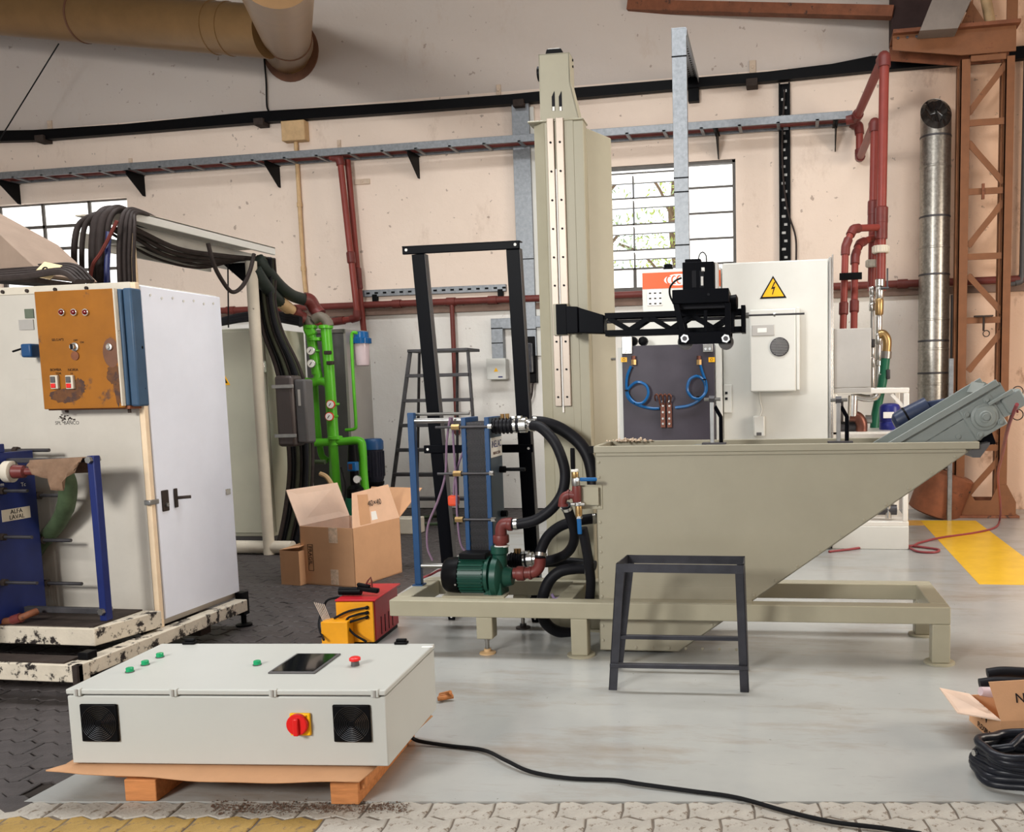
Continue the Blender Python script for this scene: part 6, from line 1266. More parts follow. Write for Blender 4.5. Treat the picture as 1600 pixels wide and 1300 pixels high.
# ---- inclined conveyor in the tank
VY0, VY1 = .16, .5
t = root('inclined_conveyor', 'grey green inclined conveyor head rising out of the tank', 'conveyor', FM, (am(1480, 690, VY0).x, .33, zt))
def av(p, q, y=VY0): return am(p, q, y)
pt = [(1400, 690), (1558, 596), (1563, 598), (1587, 640), (1584, 646), (1560, 656), (1545, 676), (1532, 688), (1520, 690)]
pv = [(av(*p).x, av(*p).z) for p in pt]; pv[0] = (pv[0][0] - .12, pv[0][1] - .09); pv.insert(len(pv), (pv[-1][0] - .1, pv[-1][1] - .06)); 
G().prism(pv, VY0, VY0 + .006).build('near_cheek', M_conv, t, F=FM); G().prism(pv, VY1 - .006, VY1).build('far_cheek', M_conv, t, F=FM)
a, b = av(1392, 694), av(1557, 597); dd = (b - a).normalized(); up_ = V((-dd.z, 0, dd.x))
G().beam(a - dd * .1 - V((0, .012, .0)), b + V((0, -.012, 0)) - up_ * .0, .025, .035, up_).build('near_flange', M_conv, t, .003, F=FM)
a2, b2 = am(1372, 696, VY1), am(1535, 597, VY1); G().beam(a2 - dd * .1, b2, .02, .06, up_).build('far_flange', M_conv, t, .003, F=FM)
G().plate([a - dd * .1 - up_ * .1, b - up_ * .08, V((b.x, VY1, b.z)) - up_ * .08, V((a.x, VY1, a.z)) - dd * .1 - up_ * .1], up_ * .006).build('belt_bed', M_conv, t, F=FM)
c0 = av(1530, 605); G().plate([(c0.x, VY0, c0.z - .03), (c0.x + .03, VY0, c0.z + .02), (c0.x + .03, VY1, c0.z + .03), (c0.x, VY1, c0.z - .03)], (.006, 0, 0)).build('cross_baffle', M_conv, t, F=FM)
cb = av(1537, 651); ang_ = math.atan2(dd.z, dd.x)
Rb = FM @ Matrix.Translation((cb.x, VY0, cb.z)) @ Matrix.Rotation(-ang_, 4, 'Y')
G().box((-.1, -.012, -.1), (.09, 0, .1)).build('bearing_plate', M_conv, t, .01, F=Rb)
hb = G().lathe((.0, -.012, 0), (0, -1, 0), [(0, .075), (.012, .075), (.018, .06), (.03, .055), (.034, .035), (.04, .03), (.04, .02), (.055, .018)], 28).build('bearing_housing', M_conv, t, F=Rb)
for i in range(4): x_, z_ = ((-.075, .06), (.055, .075), (-.07, -.075), (.06, -.07))[i]; G().lathe((x_, -.012, z_), (0, -1, 0), [(0, .018), (.008, .018), (.01, .01), (.022, .01)], 8).build('housing_bolt', M_conv, t, F=Rb)
G().beam((.05, -.03, .05), (.2, -.03, .05), .02, .02).build('lever_bar', M_conv, t, .004, F=Rb); G().box((.12, -.02, -.06), (.24, .1, .04)).build('gear_tail', M_conv, t, .012, F=Rb)
c = av(1497, 682); G().lathe((c.x, VY0, c.z), (0, -1, 0), [(0, .014), (.008, .014)], 8).build('cheek_bolt', M_conv, t, F=FM)
G().prism([(av(1538, 690).x, zt - .03), (av(1558, 690).x, zt - .02), (av(1550, 672).x, av(1550, 672).z), (av(1530, 680).x, av(1530, 680).z)], VY0 + .02, VY1 - .02).build('under_tray', M_black, t, F=FM)
# gearbox motor behind
t = root('gear_motor', 'dark blue gear motor behind the inclined conveyor', 'motor', FM, am(1420, 670, VY1 + .1))
a, b = am(1396, 662, VY1 + .12), am(1450, 635, VY1 + .12); d = b - a; L_ = d.length; G().lathe(a, d, [(0, .03), (.02, .055), (.06, .062), (L_, .062)], 20).build('motor_body', mat('dark_slate_blue', (40, 50, 74), .4, var=.1), t, F=FM); G().lathe(a + d * .35, d, [(0, .065), (.012, .065)], 20).build('band', M_blk, t, F=FM)
G().beam(b, b + V((.1, -.08, .02)), .06, .06).build('gear_head', MATS['dark_slate_blue'], t, .01, F=FM)
c = am(1585, 620, .2); tag(G().tube([am(p, q, .2) for p, q in ((1575, 628), (1582, 618), (1588, 628), (1590, 645))], .006, 6).build('sensor_lead', M_rcord, F=FM), 'red lead curling at the conveyor head', 'cable')
for k, q in enumerate((612, 648)): c = am(1590, q, .25); tag(G().ring((c.x, .25, c.z), (0, 1, .1), .03, .003, 20, 5).build('wire_ring', M_dirt, F=FM), ('upper', 'lower')[k] + ' thin wire ring beside the conveyor head', 'wire ring', 'wire rings')

# ================================================================== HEATING STATION AND TALL CABINETS
SY0 = 8.75
def asx(p, q, y=SY0): return at(p, q, y=y)
# tall electrical cabinet
t = thing('tall_cabinet', 'tall white electrical cabinet with high voltage triangle', 'cabinet', (asx(1215, 860).x, SY0, 0))
x0, x1 = asx(1129, 500).x, asx(1302, 500).x; z1 = asx(1215, 407).z
G().box((x0 + .01, SY0 + .03, .12), (x1, SY0 + .62, z1)).build('body', M_white, t, .006); G().box((x0 + .03, SY0 + .05, 0), (x1 - .02, SY0 + .6, .12)).build('plinth', M_dkgrey, t)
dr = G().box((x0, SY0, .14), (x1 - .05, SY0 + .028, z1 - .01)).build('door', M_white, t, .006); G().box((x1 - .04, SY0 - .004, .14), (x1 - .015, SY0 + .03, z1 + .01)).build('edge_rail', M_chrome, t, .003); G().box((x1 - .012, SY0 + .01, .14), (x1 + .002, SY0 + .05, z1 + .035)).build('edge_rail', M_chrome, t, .003)
a, b = asx(1134, 642, SY0 - .03), asx(1140, 604, SY0 - .03)
lk = G().box((a.x - .02, SY0 - .025, a.z - .02), (b.x + .02, SY0, b.z + .02)).build('door_lock', M_white, dr, .006)
for q in (614, 623): c = asx(1135, q, SY0 - .025); G().cbox((c.x, SY0 - .027, c.z), (.024, .004, .024)).build('lock_eye', M_ink, lk)
c = asx(1208, 452); tr = lambda s: [(c.x - s * .125, c.z - s * .085), (c.x + s * .125, c.z - s * .085), (c.x, c.z + s * .125)]
ws = G().prism(tr(1), SY0 - .003, SY0 - .0005).build('warning_sign', M_ink, dr); G().prism(tr(.8), SY0 - .005, SY0 - .003).build('sign_field', M_yelp, ws)
bo = [(.012, .075), (-.022, .0), (.004, .006), (-.012, -.055), (-.004, -.055), (.024, .028), (-.002, .02), (.026, .075)]; G().prism([(c.x + u * .9, c.z + v * .9) for u, v in bo], SY0 - .0065, SY0 - .005).build('sign_bolt', M_ink, ws)
# cabinet cooler
a, b = asx(1171, 484, SY0 - .2), asx(1250, 611, SY0 - .2)
t = thing('cabinet_cooler', 'white cooling unit with round grille on the tall cabinet door', 'air conditioner', (a.x + .2, SY0 - .1, b.z))
G().box((a.x, SY0 - .2, b.z), (b.x - .035, SY0 - .002, a.z)).build('housing', M_white, t, .012); G().box((b.x - .033, SY0 - .19, b.z + .01), (b.x, SY0 - .003, a.z + .01)).build('side_rail', M_white, t, .008)
a2, b2 = asx(1175, 508, SY0 - .2), asx(1210, 524, SY0 - .2); dp = G().box((a2.x, SY0 - .206, b2.z), (b2.x, SY0 - .2, a2.z)).build('display_panel', M_sgrey, t, .003); G().box((a2.x + .05, SY0 - .209, b2.z + .03), (b2.x - .07, SY0 - .206, a2.z - .03)).build('display', M_paper, dp)
c = asx(1218, 542, SY0 - .2); gr = G().lathe((c.x, SY0 - .2, c.z), (0, -1, 0), [(0, .088), (.008, .088), (.01, .08)], 28).build('round_grille', M_dsteel, t)
for k in range(11): z = c.z - .07 + k * .014; hw = math.sqrt(max(0, .078 ** 2 - (z - c.z) ** 2)); G().box((c.x - hw, SY0 - .214, z - .002), (c.x + hw, SY0 - .21, z + .002)).build('grille_bar', M_steel, gr)
tag(G().tube([asx(p, q, SY0 - .03) for p, q in ((1187, 612), (1187, 625), (1190, 640), (1186, 652))], .008, 6).build('cooler_lead', M_white), 'white lead from the cooler to its small control box', 'cable')
a, b = asx(1177, 650, SY0 - .06), asx(1195, 682, SY0 - .06); t = thing('small_control_box', 'small white plug box under the cooling unit', 'control box', (a.x + .05, SY0 - .03, b.z)); G().box((a.x, SY0 - .07, b.z), (b.x, SY0 - .001, a.z)).build('housing', M_white, t, .012); G().box((a.x + .03, SY0 - .073, b.z + .01), (b.x - .03, SY0 - .07, b.z + .04)).build('socket', M_dkgrey, t)
# heating station
HYF = SY0 + .15
t = thing('induction_generator', 'white induction generator cabinet with orange band', 'generator', (asx(1066, 860).x, HYF, 0))
x0, x1 = at(1004, 480, y=HYF).x, at(1127, 480, y=HYF).x; z1 = at(1030, 421, y=HYF).z; zb = at(1030, 546, y=HYF).z
G().box((x0, HYF, 0), (x1, HYF + .6, z1)).build('body', M_white, t, .008)
a, b = at(1004, 427, y=HYF), at(1127, 447, y=HYF); ob = G().box((x0 + .003, HYF - .003, b.z), (x1 - .003, HYF, a.z)).build('orange_band', M_orange, t)
c = at(1060, 437, y=HYF); lg = G().prism([(c.x + .14 * math.cos(i * PI / 12) * 1.0, c.z + .055 * math.sin(i * PI / 12)) for i in range(24)], HYF - .005, HYF - .003).build('logo_field', M_paper, ob)
for k in range(3):
    gg = G(); cx_ = c.x - .09 + .05 * k; n = 11
    pts = [(cx_ + .03 * math.cos(math.radians(60 + 24 * i)), c.z + .042 * math.sin(math.radians(60 + 24 * i))) for i in range(n)] + [(cx_ + .006 + .022 * math.cos(math.radians(60 + 24 * i)), c.z + .032 * math.sin(math.radians(60 + 24 * i))) for i in reversed(range(n))]
    gg.prism(pts, HYF - .007, HYF - .005).build('logo_curve', M_orange, lg)
a, b = at(1011, 453, y=HYF), at(1035, 477, y=HYF); pn = G().box((a.x, HYF - .006, b.z), (b.x, HYF, a.z)).build('key_panel', M_paper, t, .002)
gg = G()
for r in range(3):
    for k in range(3): gg.cbox((a.x + .03 + .05 * k, HYF - .007, a.z - .035 - .05 * r), (.022, .002, .012))
gg.build('key_prints', M_ink, pn, kind='stuff')
c = at(1044, 416, y=HYF + .1); G().lathe((c.x, HYF + .1, z1), (0, 0, 1), [(0, .05), (.02, .05), (.025, .04), (.05, .045), (.06, .03)], 16).build('cable_gland', M_blk, t)
# work station front frame
t = thing('heating_station', 'heating station with dark plate, copper coil and blue tubes', 'heating station', (asx(1050, 860).x, SY0 - .1, 0))
FY = SY0 - .1
x0, x1 = at(966, 600, y=FY).x, at(1128, 600, y=FY).x; zt1 = at(1040, 541, y=FY).z
G().box((x0, FY + .01, 0), (x0 + .045, FY + .24, zt1)).build('frame_post', M_white, t, .004); G().box((x1 - .06, FY + .01, 0), (x1, FY + .24, zt1)).build('frame_post', M_white, t, .004); G().box((x0 + .045, FY + .03, 0), (x1 - .06, FY + .22, zt1)).build('body', M_white, t)
a, b = at(972, 541, y=FY), at(1118, 684, y=FY); pl = G().box((a.x, FY - .015, .6), (b.x, FY + .01, a.z)).build('dark_plate', M_dplate, t, .003)
for p in (977, 1104):
    q0, q1 = (526, 553) if p == 977 else (538, 550); a, b = at(p - 6, q0, y=FY - .03), at(p + (11 if p == 977 else 10), q1, y=FY - .03); br = G().box((a.x, FY - .035, b.z), (b.x, FY - .016, a.z)).build('clamp_block', M_steel, t, .004)
    for dx in (.3, .7): G().cyl((a.x + (b.x - a.x) * dx, FY - .045, b.z + .03), (a.x + (b.x - a.x) * dx, FY - .035, b.z + .03), .014, 6).build('block_bolt', M_chrome, br)
for k, p in enumerate((990, 1092)):
    cu = [at(p, q, y=FY - .05) for q in (556, 562, 570)]; f_ = G().cyl(cu[0], cu[1], .02, 10).build('copper_fitting', M_copper, t); G().cyl(cu[1], cu[2], .026, 6).build('brass_elbow', M_brass, t); G().cyl(cu[1] + V((0, .05, 0)), cu[1], .02, 8).build('stub', M_brass, t)
for p in (972, 1109): c = at(p + 3, 562, y=FY - .016); o = G().cbox((c.x, FY - .017, c.z), (.06, .003, .045)).build('earth_label', M_yelp, t); G().ring((c.x, FY - .019, c.z), (0, 1, 0), .012, .002, 12, 4).build('earth_mark', M_ink, o)
for k, pts in enumerate((((986, 572), (980, 588), (979, 606), (983, 620), (994, 630), (1006, 628), (1013, 615), (1009, 602), (996, 597), (985, 604), (979, 614), (985, 626), (1000, 634), (1018, 638), (1030, 638)), ((1094, 570), (1098, 584), (1103, 598), (1103, 612), (1094, 622), (1082, 621), (1074, 609), (1078, 593), (1090, 588), (1100, 596), (1102, 612), (1092, 625), (1075, 634), (1055, 637)))):
    y0 = FY - .05; tb = G().tube([at(p, q, y=y0 - (.03 if 4 <= i <= 8 else 0)) for i, (p, q) in enumerate(pts)], .0135, 8).build('blue_tube', M_hose, t)
    for p, q in (((979, 610), (994, 630)) if k == 0 else ((1101, 593), (1091, 620))): c = at(p, q, y=y0 - .01); G().cbox(c, (.03, .06, .012)).build('cable_tie', M_blk, tb)
cc = at(1040, 640, y=FY - .06)
for k in range(4):
    a = at(1025 + 6.5 * k, 616, y=FY - .08); b = at(1031 + 4.5 * k, 634, y=FY - .08); G().tube([V((a.x - .012, FY - .05, b.z + .05)), V((a.x - .01, FY - .09, a.z - .02)), V((a.x + .01, FY - .1, a.z)), V((a.x + .026, FY - .09, a.z - .03)), V((b.x, FY - .05, b.z))], .008, 7).build('coil_turn', M_copper, t)
for p in (1036, 1046):
    a, b = at(p - 4, 630, y=FY - .04), at(p + 4, 668, y=FY - .04); bb = G().box((a.x, FY - .05, b.z), (b.x, FY - .016, a.z)).build('busbar', M_copper, t, .002)
    for q in (627, 634, 644, 654, 662): c = at(p, q, y=FY - .05); G().cyl((c.x, FY - .06, c.z), (c.x, FY - .05, c.z), .011, 8).build('busbar_bolt', M_chrome, bb)
a, b = at(978, 528, y=FY + .03), at(1010, 540, y=FY + .03)
for p in (984, 1000): c = at(p + 4, 533, y=FY + .05); G().lathe((c.x, FY + .12, c.z), (0, -1, 0), [(0, .045), (.06, .045), (.07, .03)], 16).build('connector', M_blk, t)
# beige cabinet that fills the gap by the mast, with a bolt
c = at(948, 562, y=7.4)
t = thing('wall_stud', 'steel stud bolt on the side of the mast', 'stud', at(955, 562, y=6.1)); G().cyl(at(947, 561, y=6.0), at(962, 561, y=6.0), .008, 8).build('stud_rod', M_steel, t); G().lathe(at(946, 561, y=6.0), (1, 0, 0), [(0, .02), (.012, .022), (.02, .01)], 12).build('stud_head', M_chrome, t)

# grey box, alu frame and drum at the right of the tall cabinet
QY = SY0 + .1
t = thing('grey_steel_box', 'plain grey steel box fed by the two red branch pipes', 'box', at(1332, 612, y=QY))
a, b = at(1303, 514, y=QY), at(1361, 613, y=QY); G().box((a.x, QY, b.z + .05), (b.x, QY + .5, a.z)).build('housing', M_sgrey, t, .004); G().box((a.x, QY - .004, b.z), (b.x, QY + .5, b.z + .045)).build('bottom_skirt', M_sgrey, t, .003)
t = thing('aluminium_stand', 'aluminium profile stand with white base block beside the tall cabinet', 'stand', at(1360, 860, y=QY))
xa, xb = at(1300, 700, y=QY).x, at(1420, 700, y=QY).x; zt1 = at(1400, 606, y=QY).z; M_alu = mat('white_aluminium_profile', (226, 222, 214), .35, .2, var=.03)
zb1 = at(1400, 815, y=QY).z
for yy in (QY, QY + .8):
    G().box((xa, yy, zt1 - .05), (xb, yy + .05, zt1)).build('top_rail', M_alu, t, .006)
    for x in (xa, xb - .05): G().box((x, yy, zb1), (x + .05, yy + .05, zt1 - .05)).build('leg_profile', M_alu, t, .006)
for x in (xa, xb - .05): G().box((x, QY + .05, zt1 - .05), (x + .05, QY + .8, zt1)).build('side_rail', M_alu, t, .006)
G().box((xa, QY - .01, 0), (xb + .005, QY + .86, zb1 - .045)).build('base_block', M_white, t, .006); G().box((xa, QY - .005, zb1 - .045), (xb + .005, QY + .86, zb1)).build('base_rail', M_alu, t, .005)
G().beam((xb - .16, QY + .02, zt1 - .06), (xb - .05, QY + .02, zt1 - .18), .02, .03).build('corner_brace', M_alu, t); zs_ = at(1350, 675, y=QY).z; G().box((xa, QY, zs_ - .02), (xb, QY + .85, zs_)).build('shelf', M_alu, t)
c = at(1385, 800, y=QY + .05); G().cyl((c.x - .2, QY + .1, zb1 + .1), (c.x + .1, QY + .1, zb1 + .1), .05, 14).build('pump_barrel', M_dsteel, t); G().cyl((c.x + .02, QY + .08, zb1 + .02), (c.x + .02, QY + .08, zb1 + .16), .03, 10).build('pump_neck', M_chrome, t)
DY2 = QY + .4
t = thing('blue_drum', 'small deep blue plastic drum with white label on the stand', 'drum', at(1392, 672, y=DY2))
c = at(1390, 672, y=DY2); r = (at(1406, 650, y=DY2).x - at(1373, 650, y=DY2).x) / 2; h = at(1390, 630, y=DY2).z - zs_
G().lathe((c.x, DY2, zs_), (0, 0, 1), [(0, r * .95), (.01, r), (h * .28, r), (h * .3, r * .96), (h * .33, r), (h * .85, r), (h * .95, r * .85), (h, r * .5)], 26).build('drum_body', M_bluep, t); G().box((c.x - .07, DY2 - r - .004, zs_ + h * .45), (c.x + .03, DY2 - r * .9, zs_ + h * .68)).build('label', M_paper, t)
t = thing('manifold', 'steel and copper pipe manifold under the grey box', 'manifold', at(1330, 660, y=QY))
G().tube([at(p, q, y=QY + .1) for p, q in ((1330, 616), (1350, 622), (1368, 620), (1372, 606))], .035, 12).build('steel_bend', M_chrome, t); G().cyl(at(1333, 618, y=QY + .1), at(1332, 650, y=QY + .1), .045, 14).build('steel_stub', M_chrome, t); G().tube([at(p, q, y=QY + .12) for p, q in ((1328, 650), (1340, 652), (1346, 662), (1346, 676))], .055, 12).build('copper_elbow', M_copper, t); G().cyl(at(1310, 668, y=QY + .2), at(1340, 668, y=QY + .2), .06, 14).build('pump_body', M_dsteel, t); G().cyl(at(1352, 655, y=QY + .2), at(1362, 655, y=QY + .2), .04, 8).build('coupling', M_steel, t)
tag(G().box((at(1303, 640, y=QY + .3).x, QY + .3, zs_), (at(1318, 640, y=QY + .3).x, QY + .5, zt1 - .1)).build('pump_motor', M_dkgrey, bevel=.02), 'dark grey pump motor under the grey box', 'motor')
# red cord
pts = [at(1589, 632, y=5.25), at(1576, 665, y=5.6), at(1566, 710, y=6.6), at(1559, 745, y=8.2), at(1563, 790, y=9.6), at(1562, 812, z=.02), at(1555, 824, z=.012), at(1525, 832, z=.012), at(1470, 840, z=.012), at(1437, 848, z=.012), at(1422, 853, z=.015), at(1380, 851, z=.012), at(1330, 858, z=.012), at(1295, 862, z=.012)]
tag(G().tube(pts, .011, 8).build('red_cord', M_rcord), 'dull red cord dropping from the conveyor and crossing the yellow stripe', 'cord')
tag(G().tube([at(p, q, z=.012) for p, q in ((1425, 853), (1450, 856), (1467, 859), (1460, 863), (1435, 862), (1421, 856))], .011, 8).build('cord_loop', M_rcord), 'small loop of dull red cord tied on the floor', 'cord')

# ================================================================== FOREGROUND
# enclosure lying on the pallet
FE = frame(-2.902, 3.086, .13, 5.75)
EW, ED, EH = 1.312, .645, .282
ZL = EH + .028
t = root('control_enclosure', 'large pale grey control enclosure lying flat on the pallet', 'enclosure', FE, (EW / 2, ED / 2, 0))
G().box((0, 0, 0), (EW, ED, EH)).build('body', M_encl, t, .005, F=FE); G().box((.012, .012, EH), (EW - .012, ED - .012, EH + .006)).build('gasket', M_ink, t, F=FE)
ld = G().box((-.003, -.003, EH + .006), (EW + .003, ED + .003, ZL)).build('lid', M_encl, t, .005, F=FE)
def al(p, q): return at(p, q, z=ZL, F=FE)
for p, q in ((203, 1050), (227, 1039), (250, 1027), (402, 1039)):
    c = al(p, q); k = G().lathe((c.x, c.y, ZL), (0, 0, 1), [(0, .017), (.004, .017), (.005, .0155), (.018, .0155), (.02, .013)], 20).build('push_button', M_grn, ld, F=FE); G().lathe((c.x, c.y, ZL), (0, 0, 1), [(0, .0185), (.004, .0185)], 20).build('button_collar', M_dkgrey, k, F=FE)
q4 = [al(427, 1053), al(496, 1052.5), al(530, 1023), al(456, 1023)]
xa_, xb_ = (q4[0].x + q4[3].x) / 2, (q4[1].x + q4[2].x) / 2; ya_, yb_ = q4[0].y, q4[3].y
hm = G().box((xa_, ya_, ZL), (xb_, yb_, ZL + .007)).build('touch_panel', M_dkgrey, ld, .002, F=FE); G().box((xa_ + .012, ya_ + .012, ZL + .007), (xb_ - .012, yb_ - .012, ZL + .0085)).build('screen', M_screen, hm, F=FE)
c = al(555, 1040); es = G().lathe((c.x, c.y, ZL), (0, 0, 1), [(0, .018), (.02, .016)], 18).build('emergency_stop', M_dkgrey, ld, F=FE); G().lathe((c.x, c.y, ZL + .02), (0, 0, 1), [(0, .016), (.004, .024), (.014, .024), (.018, .018)], 22).build('mushroom_head', M_redl, es, F=FE)
for p in (293, 625):
    c = al(p, 1008); hg = G().box((c.x - .03, ED - .02, ZL), (c.x + .03, ED + .012, ZL + .012)).build('rear_hinge', M_blk, t, .003, F=FE); G().box((c.x - .024, ED - .012, ZL + .012), (c.x + .024, ED + .008, ZL + .024)).build('hinge_knuckle', M_blk, hg, .004, F=FE)
for p in (122, 272, 427, 586):
    c = at(p, 1083, y=0, F=FE); G().box((c.x - .016, -.008, EH - .0), (c.x + .016, .01, ZL + .004)).build('front_clip', M_encl, t, .003, F=FE); G().box((c.x - .004, -.012, EH + .002), (c.x + .004, -.006, ZL + .002)).build('clip_rib', M_sgrey, t, F=FE)
for p0, q0, p1, q1 in ((126, 1099, 189, 1158), (521, 1099, 581, 1160)):
    a, b = at(p0, q0, y=0, F=FE), at(p1, q1, y=0, F=FE); cx_, cz_ = (a.x + b.x) / 2, (a.z + b.z) / 2; s_ = (b.x - a.x) / 2; s2 = (a.z - b.z) / 2; s_ = (s_ + s2) / 2
    fn = G().box((cx_ - s_, -.012, cz_ - s_), (cx_ + s_, 0, cz_ + s_)).build('fan_guard', M_blk, t, .006, F=FE)
    for k in range(9): G().ring((cx_, -.013, cz_), (0, 1, 0), s_ * (.16 + .095 * k), .0022, 36, 6).build('guard_ring', mat('satin_black_wire', (22, 22, 24), .25, spec=.6), fn, F=FE)
    G().lathe((cx_, -.012, cz_), (0, -1, 0), [(0, s_ * .15), (.004, s_ * .15)], 20).build('guard_hub', M_blk, fn, F=FE)
    for k in range(4): a_ = PI / 4 + k * PI / 2; G().beam((cx_, -.0135, cz_), (cx_ + s_ * .93 * math.cos(a_), -.0135, cz_ + s_ * .93 * math.sin(a_)), .004, .004, (0, 1, 0)).build('guard_spoke', M_blk, fn, F=FE)
c = at(468, 1131, y=0, F=FE); sw = G().box((c.x - .034, -.014, c.z - .044), (c.x + .05, 0, c.z + .047)).build('main_switch', M_yelp, t, .005, F=FE)
d = at(465, 1132, y=-.02, F=FE); sk = G().lathe((d.x, -.014, d.z), (0, -1, 0), [(0, .043), (.014, .043), (.018, .039)], 26).build('switch_dial', M_redl, sw, F=FE); G().box((d.x - .009, -.046, d.z - .04), (d.x + .011, -.03, d.z + .03)).build('switch_handle', M_redl, sk, .004, F=FE)
text('lettering', '0', .014, facing_y((c.x + .036, -.0146, c.z + .034), FE), M_ink, sw)
a = at(660, 1010, z=ZL, F=FE); G().box((a.x, ED - .06, ZL), (a.x + .05, ED - .045, ZL + .001)).build('serial_label', M_paper, ld, F=FE)
# cardboard sheet
t = root('cardboard_sheet', 'flat cardboard sheet between enclosure and pallet', 'cardboard', FE, (.6, .2, -.01))
a, b, c, d = at(72, 1209, z=-.012, F=FE), at(560, 1222, z=-.012, F=FE), at(596, 1199, z=-.012, F=FE), at(110, 1190, z=-.012, F=FE)
n = 26; vv = []
for i in range(n + 1):
    u = i / n; p = a.lerp(b, u); wv = .005 * math.sin(u * 9) + .004 * math.sin(u * 23) + (.03 * max(0, 1 - u * 9))
    vv += [(p.x, p.y + .012 * math.sin(u * 7), -.014 + wv * .5 - .006 * math.sin(u * PI)), (a.x + (b.x - a.x) * u + .02, .01, -.011), (a.x + (EW - a.x) * u, ED * .9, -.011)]
g = G().add(vv, [(3 * i + k, 3 * i + 3 + k, 3 * i + 4 + k, 3 * i + 1 + k) for i in range(n) for k in (0, 1)]); o = g.build('sheet', M_card, t, F=FE); s_ = o.modifiers.new('thick', 'SOLIDIFY'); s_.thickness = .006; s_.offset = 0
# pallet: bearers and boards
t = root('pallet', 'small wooden pallet under the control enclosure', 'pallet', FE, (.6, .3, -.13))
zp = -.13
def pbox(x0, x1, y0, y1, z0, z1, nm): return G().box((x0, y0, z0), (x1, y1, z1)).build(nm, M_wood, t, .004, F=FE)
A_, B_ = at(196, 1252, z=zp, F=FE), at(232, 1254, z=zp, F=FE); C_, D_ = at(517, 1257, z=zp, F=FE), at(560, 1259, z=zp, F=FE)
yf = C_.y
pbox(A_.x, B_.x + .03, A_.y, ED, zp, -.04, 'bearer'); pbox(C_.x, D_.x, C_.y, ED - .02, zp, -.04, 'bearer'); 
xr_ = D_.x + .02
for k in range(5): y0 = yf + .02 + k * .15; pbox(A_.x - .05, xr_ - .03, y0, y0 + .1, -.04, -.018, 'board')
pbox(D_.x - .02, D_.x + .02, C_.y + .02, ED + .0, -.075, -.018, 'side_board')
# cord from the enclosure
tag(G().tube([at(p, q, z=zz) for p, q, zz in ((640, 1150, .05), (655, 1158, .02), (700, 1165, .01), (755, 1172, .012), (790, 1188, .02), (830, 1206, .012), (890, 1216, .009), (960, 1219, .01), (1000, 1225, .012), (1080, 1236, .009), (1150, 1246, .009), (1230, 1268, .009), (1300, 1284, .009), (1380, 1294, .009), (1440, 1303, .009))], .0085, 8).build('mains_cable', M_cord), 'black mains cord snaking from the enclosure across the floor', 'cord')
c = at(694, 1090, z=.02); gg = G(); 
for k in range(3): gg.cyl(at(684 + 2 * k, 1092 - 3 * k, z=.02), at(708 - 2 * k, 1088 - 3 * k, z=.02 + .012 * k), .012, 8)
tag(gg.build('wood_offcut', M_wood), 'small wooden offcut on the floor behind the enclosure', 'offcut')
# stool
t = thing('steel_stool', 'low dark steel stool frame without a seat in front of the tank', 'stool', (-.64, 4.75, 0))
ZS = .685
b4 = [at(951, 1078, z=0), at(1170, 1082, z=0), at(1163, 1038, z=0), at(961, 1042, z=0)]
b4[2] = V((b4[1].x - .02, b4[3].y + .04, 0))
t4 = [at(956, 884, z=ZS), at(1163, 880, z=ZS), None, None]
t4[0].y = t4[1].y = (t4[0].y + t4[1].y) / 2; t4[0].x += .01; dd_ = .25
t4[2] = t4[1] + V((-.008, dd_, 0)); t4[3] = t4[0] + V((.012, dd_, 0))
W_ = .045
for k, (bt, tp) in enumerate(zip(b4, t4)):
    sx = 1 if k in (0, 3) else -1; sy = 1 if k in (0, 1) else -1
    gg = G(); d = V((0, 0, 0))
    gg.plate([tp, tp + V((sx * W_, 0, 0)), bt + V((sx * W_, 0, 0)), bt], (0, sy * .005, 0)); gg.plate([tp, tp + V((0, sy * W_, 0)), bt + V((0, sy * W_, 0)), bt], (sx * .005, 0, 0)); gg.build('leg', M_stool, t)
for i, j in ((0, 1), (1, 2), (2, 3), (3, 0)):
    a, b = t4[i], t4[j]; n_ = (b - a).cross(V((0, 0, 1))).normalized(); 
    gg = G(); gg.plate([a, b, b - V((0, 0, W_)), a - V((0, 0, W_))], -n_ * .005)
    gg.build('top_rail', M_stool, t)
u = .83
for i, j, uu in ((0, 1, .80), (3, 2, .72)):
    a, b = t4[i].lerp(b4[i], uu), t4[j].lerp(b4[j], uu); G().beam(a, b, .03, .022).build('stretcher', M_stool, t, .002)
# carton with black tubes at right
FB = frame(at(1563, 1170, z=0).x, at(1563, 1170, z=0).y, 0, 12)
t = root('open_carton', 'open carton with folded out flaps at the right edge', 'box', FB, (.2, .2, 0))
hb = at(1560, 1127, y=0, F=FB).z; wl = .5; dl = .34
fr_ = G().box((0, 0, 0), (wl, .005, hb)).build('front_wall', M_card, t, F=FB); lf_ = G().box((0, .005, 0), (.005, dl, hb)).build('left_wall', M_card, t, F=FB); G().box((wl - .005, .005, 0), (wl, dl, hb)).build('right_wall', M_card, t, F=FB); G().box((.005, dl - .005, 0), (wl - .005, dl, hb)).build('back_wall', M_card, t, F=FB); G().box((.005, .005, 0), (wl - .005, dl - .005, .005)).build('bottom', M_card, t, F=FB)
ff = G().plate([(0, 0, hb), (wl, 0, hb), (wl - .02, .06, hb + .17), (-.03, .06, hb + .155)], (0, .005, 0)).build('front_flap', M_card, t, F=FB)
G().plate([V((0, 0, hb)), V((0, dl, hb)), at(1468, 1076, z=hb + .05, F=FB), at(1496, 1115, z=hb + .02, F=FB)], (0, 0, .005)).build('left_flap', M_cardi, t, F=FB)
text('lettering', 'Nº2', .06, FB @ Matrix.Translation((.12, .023, hb + .09)) @ Matrix.Rotation(PI / 2 - .34, 4, 'X'), M_ink, ff)
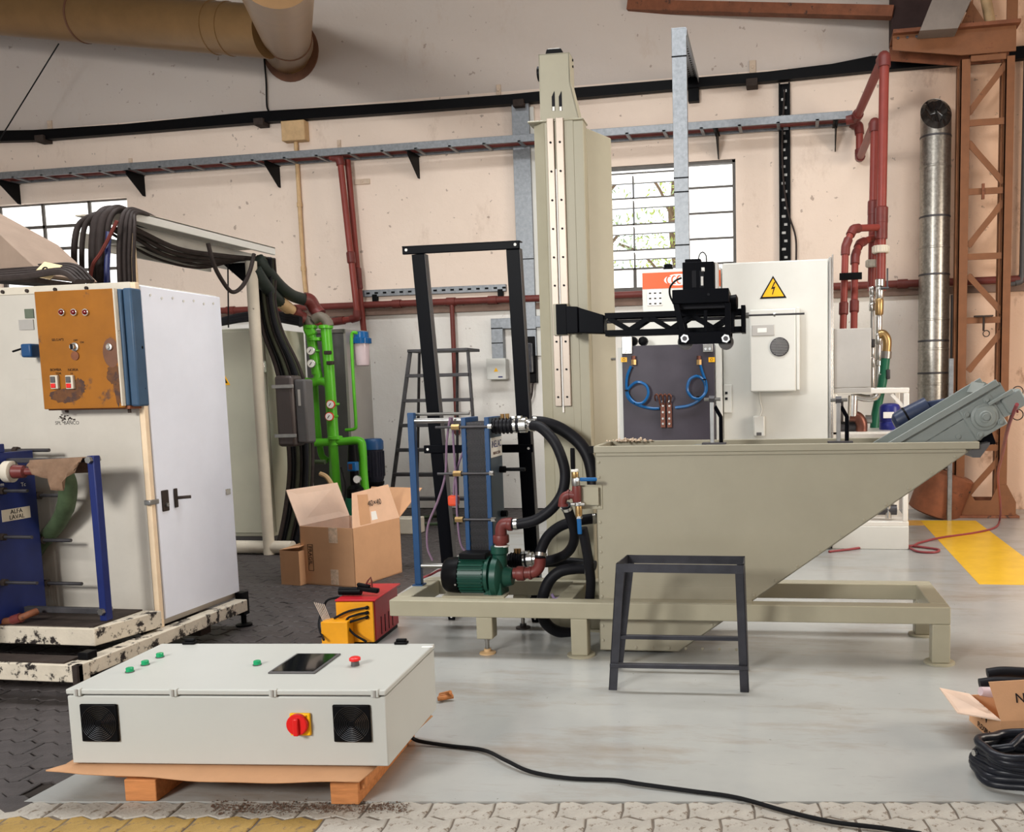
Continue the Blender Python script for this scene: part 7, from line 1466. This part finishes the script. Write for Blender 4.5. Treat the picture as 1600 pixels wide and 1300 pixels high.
Fl = FB @ Matrix.Translation((-.002, dl / 2, hb / 2)) @ Matrix.Rotation(-PI / 2, 4, 'Z') @ Matrix.Rotation(PI / 2, 4, 'X')
text('lettering', 'W', .1, Fl @ Matrix.Translation((0, .03, 0)), M_ink, lf_); text('lettering', 'FLEXIBLE', .035, Fl @ Matrix.Translation((.0, -.04, 0)), M_ink, lf_)
for k in range(2):
    a, b = at(1530 + 12 * k, 1090 - 8 * k, y=.2 + .08 * k, F=FB), at(1640, 1082 - 6 * k, y=.16 + .08 * k, F=FB); a.z = b.z = hb + .1 + .02 * k
    tag(G().tube([a, a.lerp(b, .3) + V((0, 0, .01)), b], .024, 12).build('foam_tube', M_rub, F=FB), ('front', 'rear')[k] + ' black foam tube sticking out of the carton', 'tube', 'foam tubes in the carton')
tag(G().lathe(at(1532, 1080, y=.12, F=FB), (1, .2, -.2), [(0, .02), (.05, .024), (.09, .02)], 10).build('plastic_wrap', M_clear, F=FB), 'crumpled clear plastic over the tube ends', 'plastic wrap')
# coil of black hose
cc = at(1612, 1219, z=0); t = thing('hose_coil', 'coil of thick black hose on the floor by the carton', 'hose coil', (cc.x, cc.y, 0))
pts = [at(1523, 1176, z=.1), at(1548, 1170, z=.105), at(1580, 1167, z=.13), V((cc.x + .04, cc.y + .15, .15))]
for i in range(3, 160):
    a_ = PI / 2 - .35 - i / 22 * 2 * PI; u = i / 160; R_ = .165 + .02 * math.sin(i * .61) * (1 - u) + .01 * math.sin(i * 1.7) + .02 * u
    pts.append(V((cc.x + R_ * 1.12 * math.cos(a_) + .012 * math.sin(i * .29), cc.y + R_ * .9 * math.sin(a_), (.16 - .14 * u) + .006 * math.sin(i * .9))))
G().tube(pts, .0165, 10, 2).build('hose_turns', mat('blue_black_hose', (24, 26, 34), .35, var=.1, spec=.3), t)
G().cyl(at(1521, 1176.5, z=.1), at(1524, 1176, z=.1), .013, 10).build('hose_end', M_chrome, t)
for a_ in (.9,): G().ring((cc.x + .2 * math.cos(a_), cc.y + .16 * math.sin(a_), .08), (-math.sin(a_), math.cos(a_), 0), .075, .004, 20, 5).build('cable_tie', M_blk, t)
# dirt along the worn edge
dz = G()
for k in range(900):
    p = at(random.uniform(330, 640), random.gauss(1262, 5), z=0); r = abs(random.gauss(0, .0025)) + .001; q = p + V((0, 0, r * .3)); dz.add([q + V((r, 0, 0)), q + V((-r, .3 * r, 0)), q + V((0, -r, 0)), q + V((0, 0, r))], [(0, 1, 3), (1, 2, 3), (2, 0, 3), (0, 2, 1)])
o = dz.build('dirt_line', mat('brown_dirt', (86, 66, 54), .9, var=.3), smooth=False); o['kind'] = 'stuff'; o['label'] = 'brown dirt strewn along the worn floor edge before the pallet'; o['category'] = 'dirt'
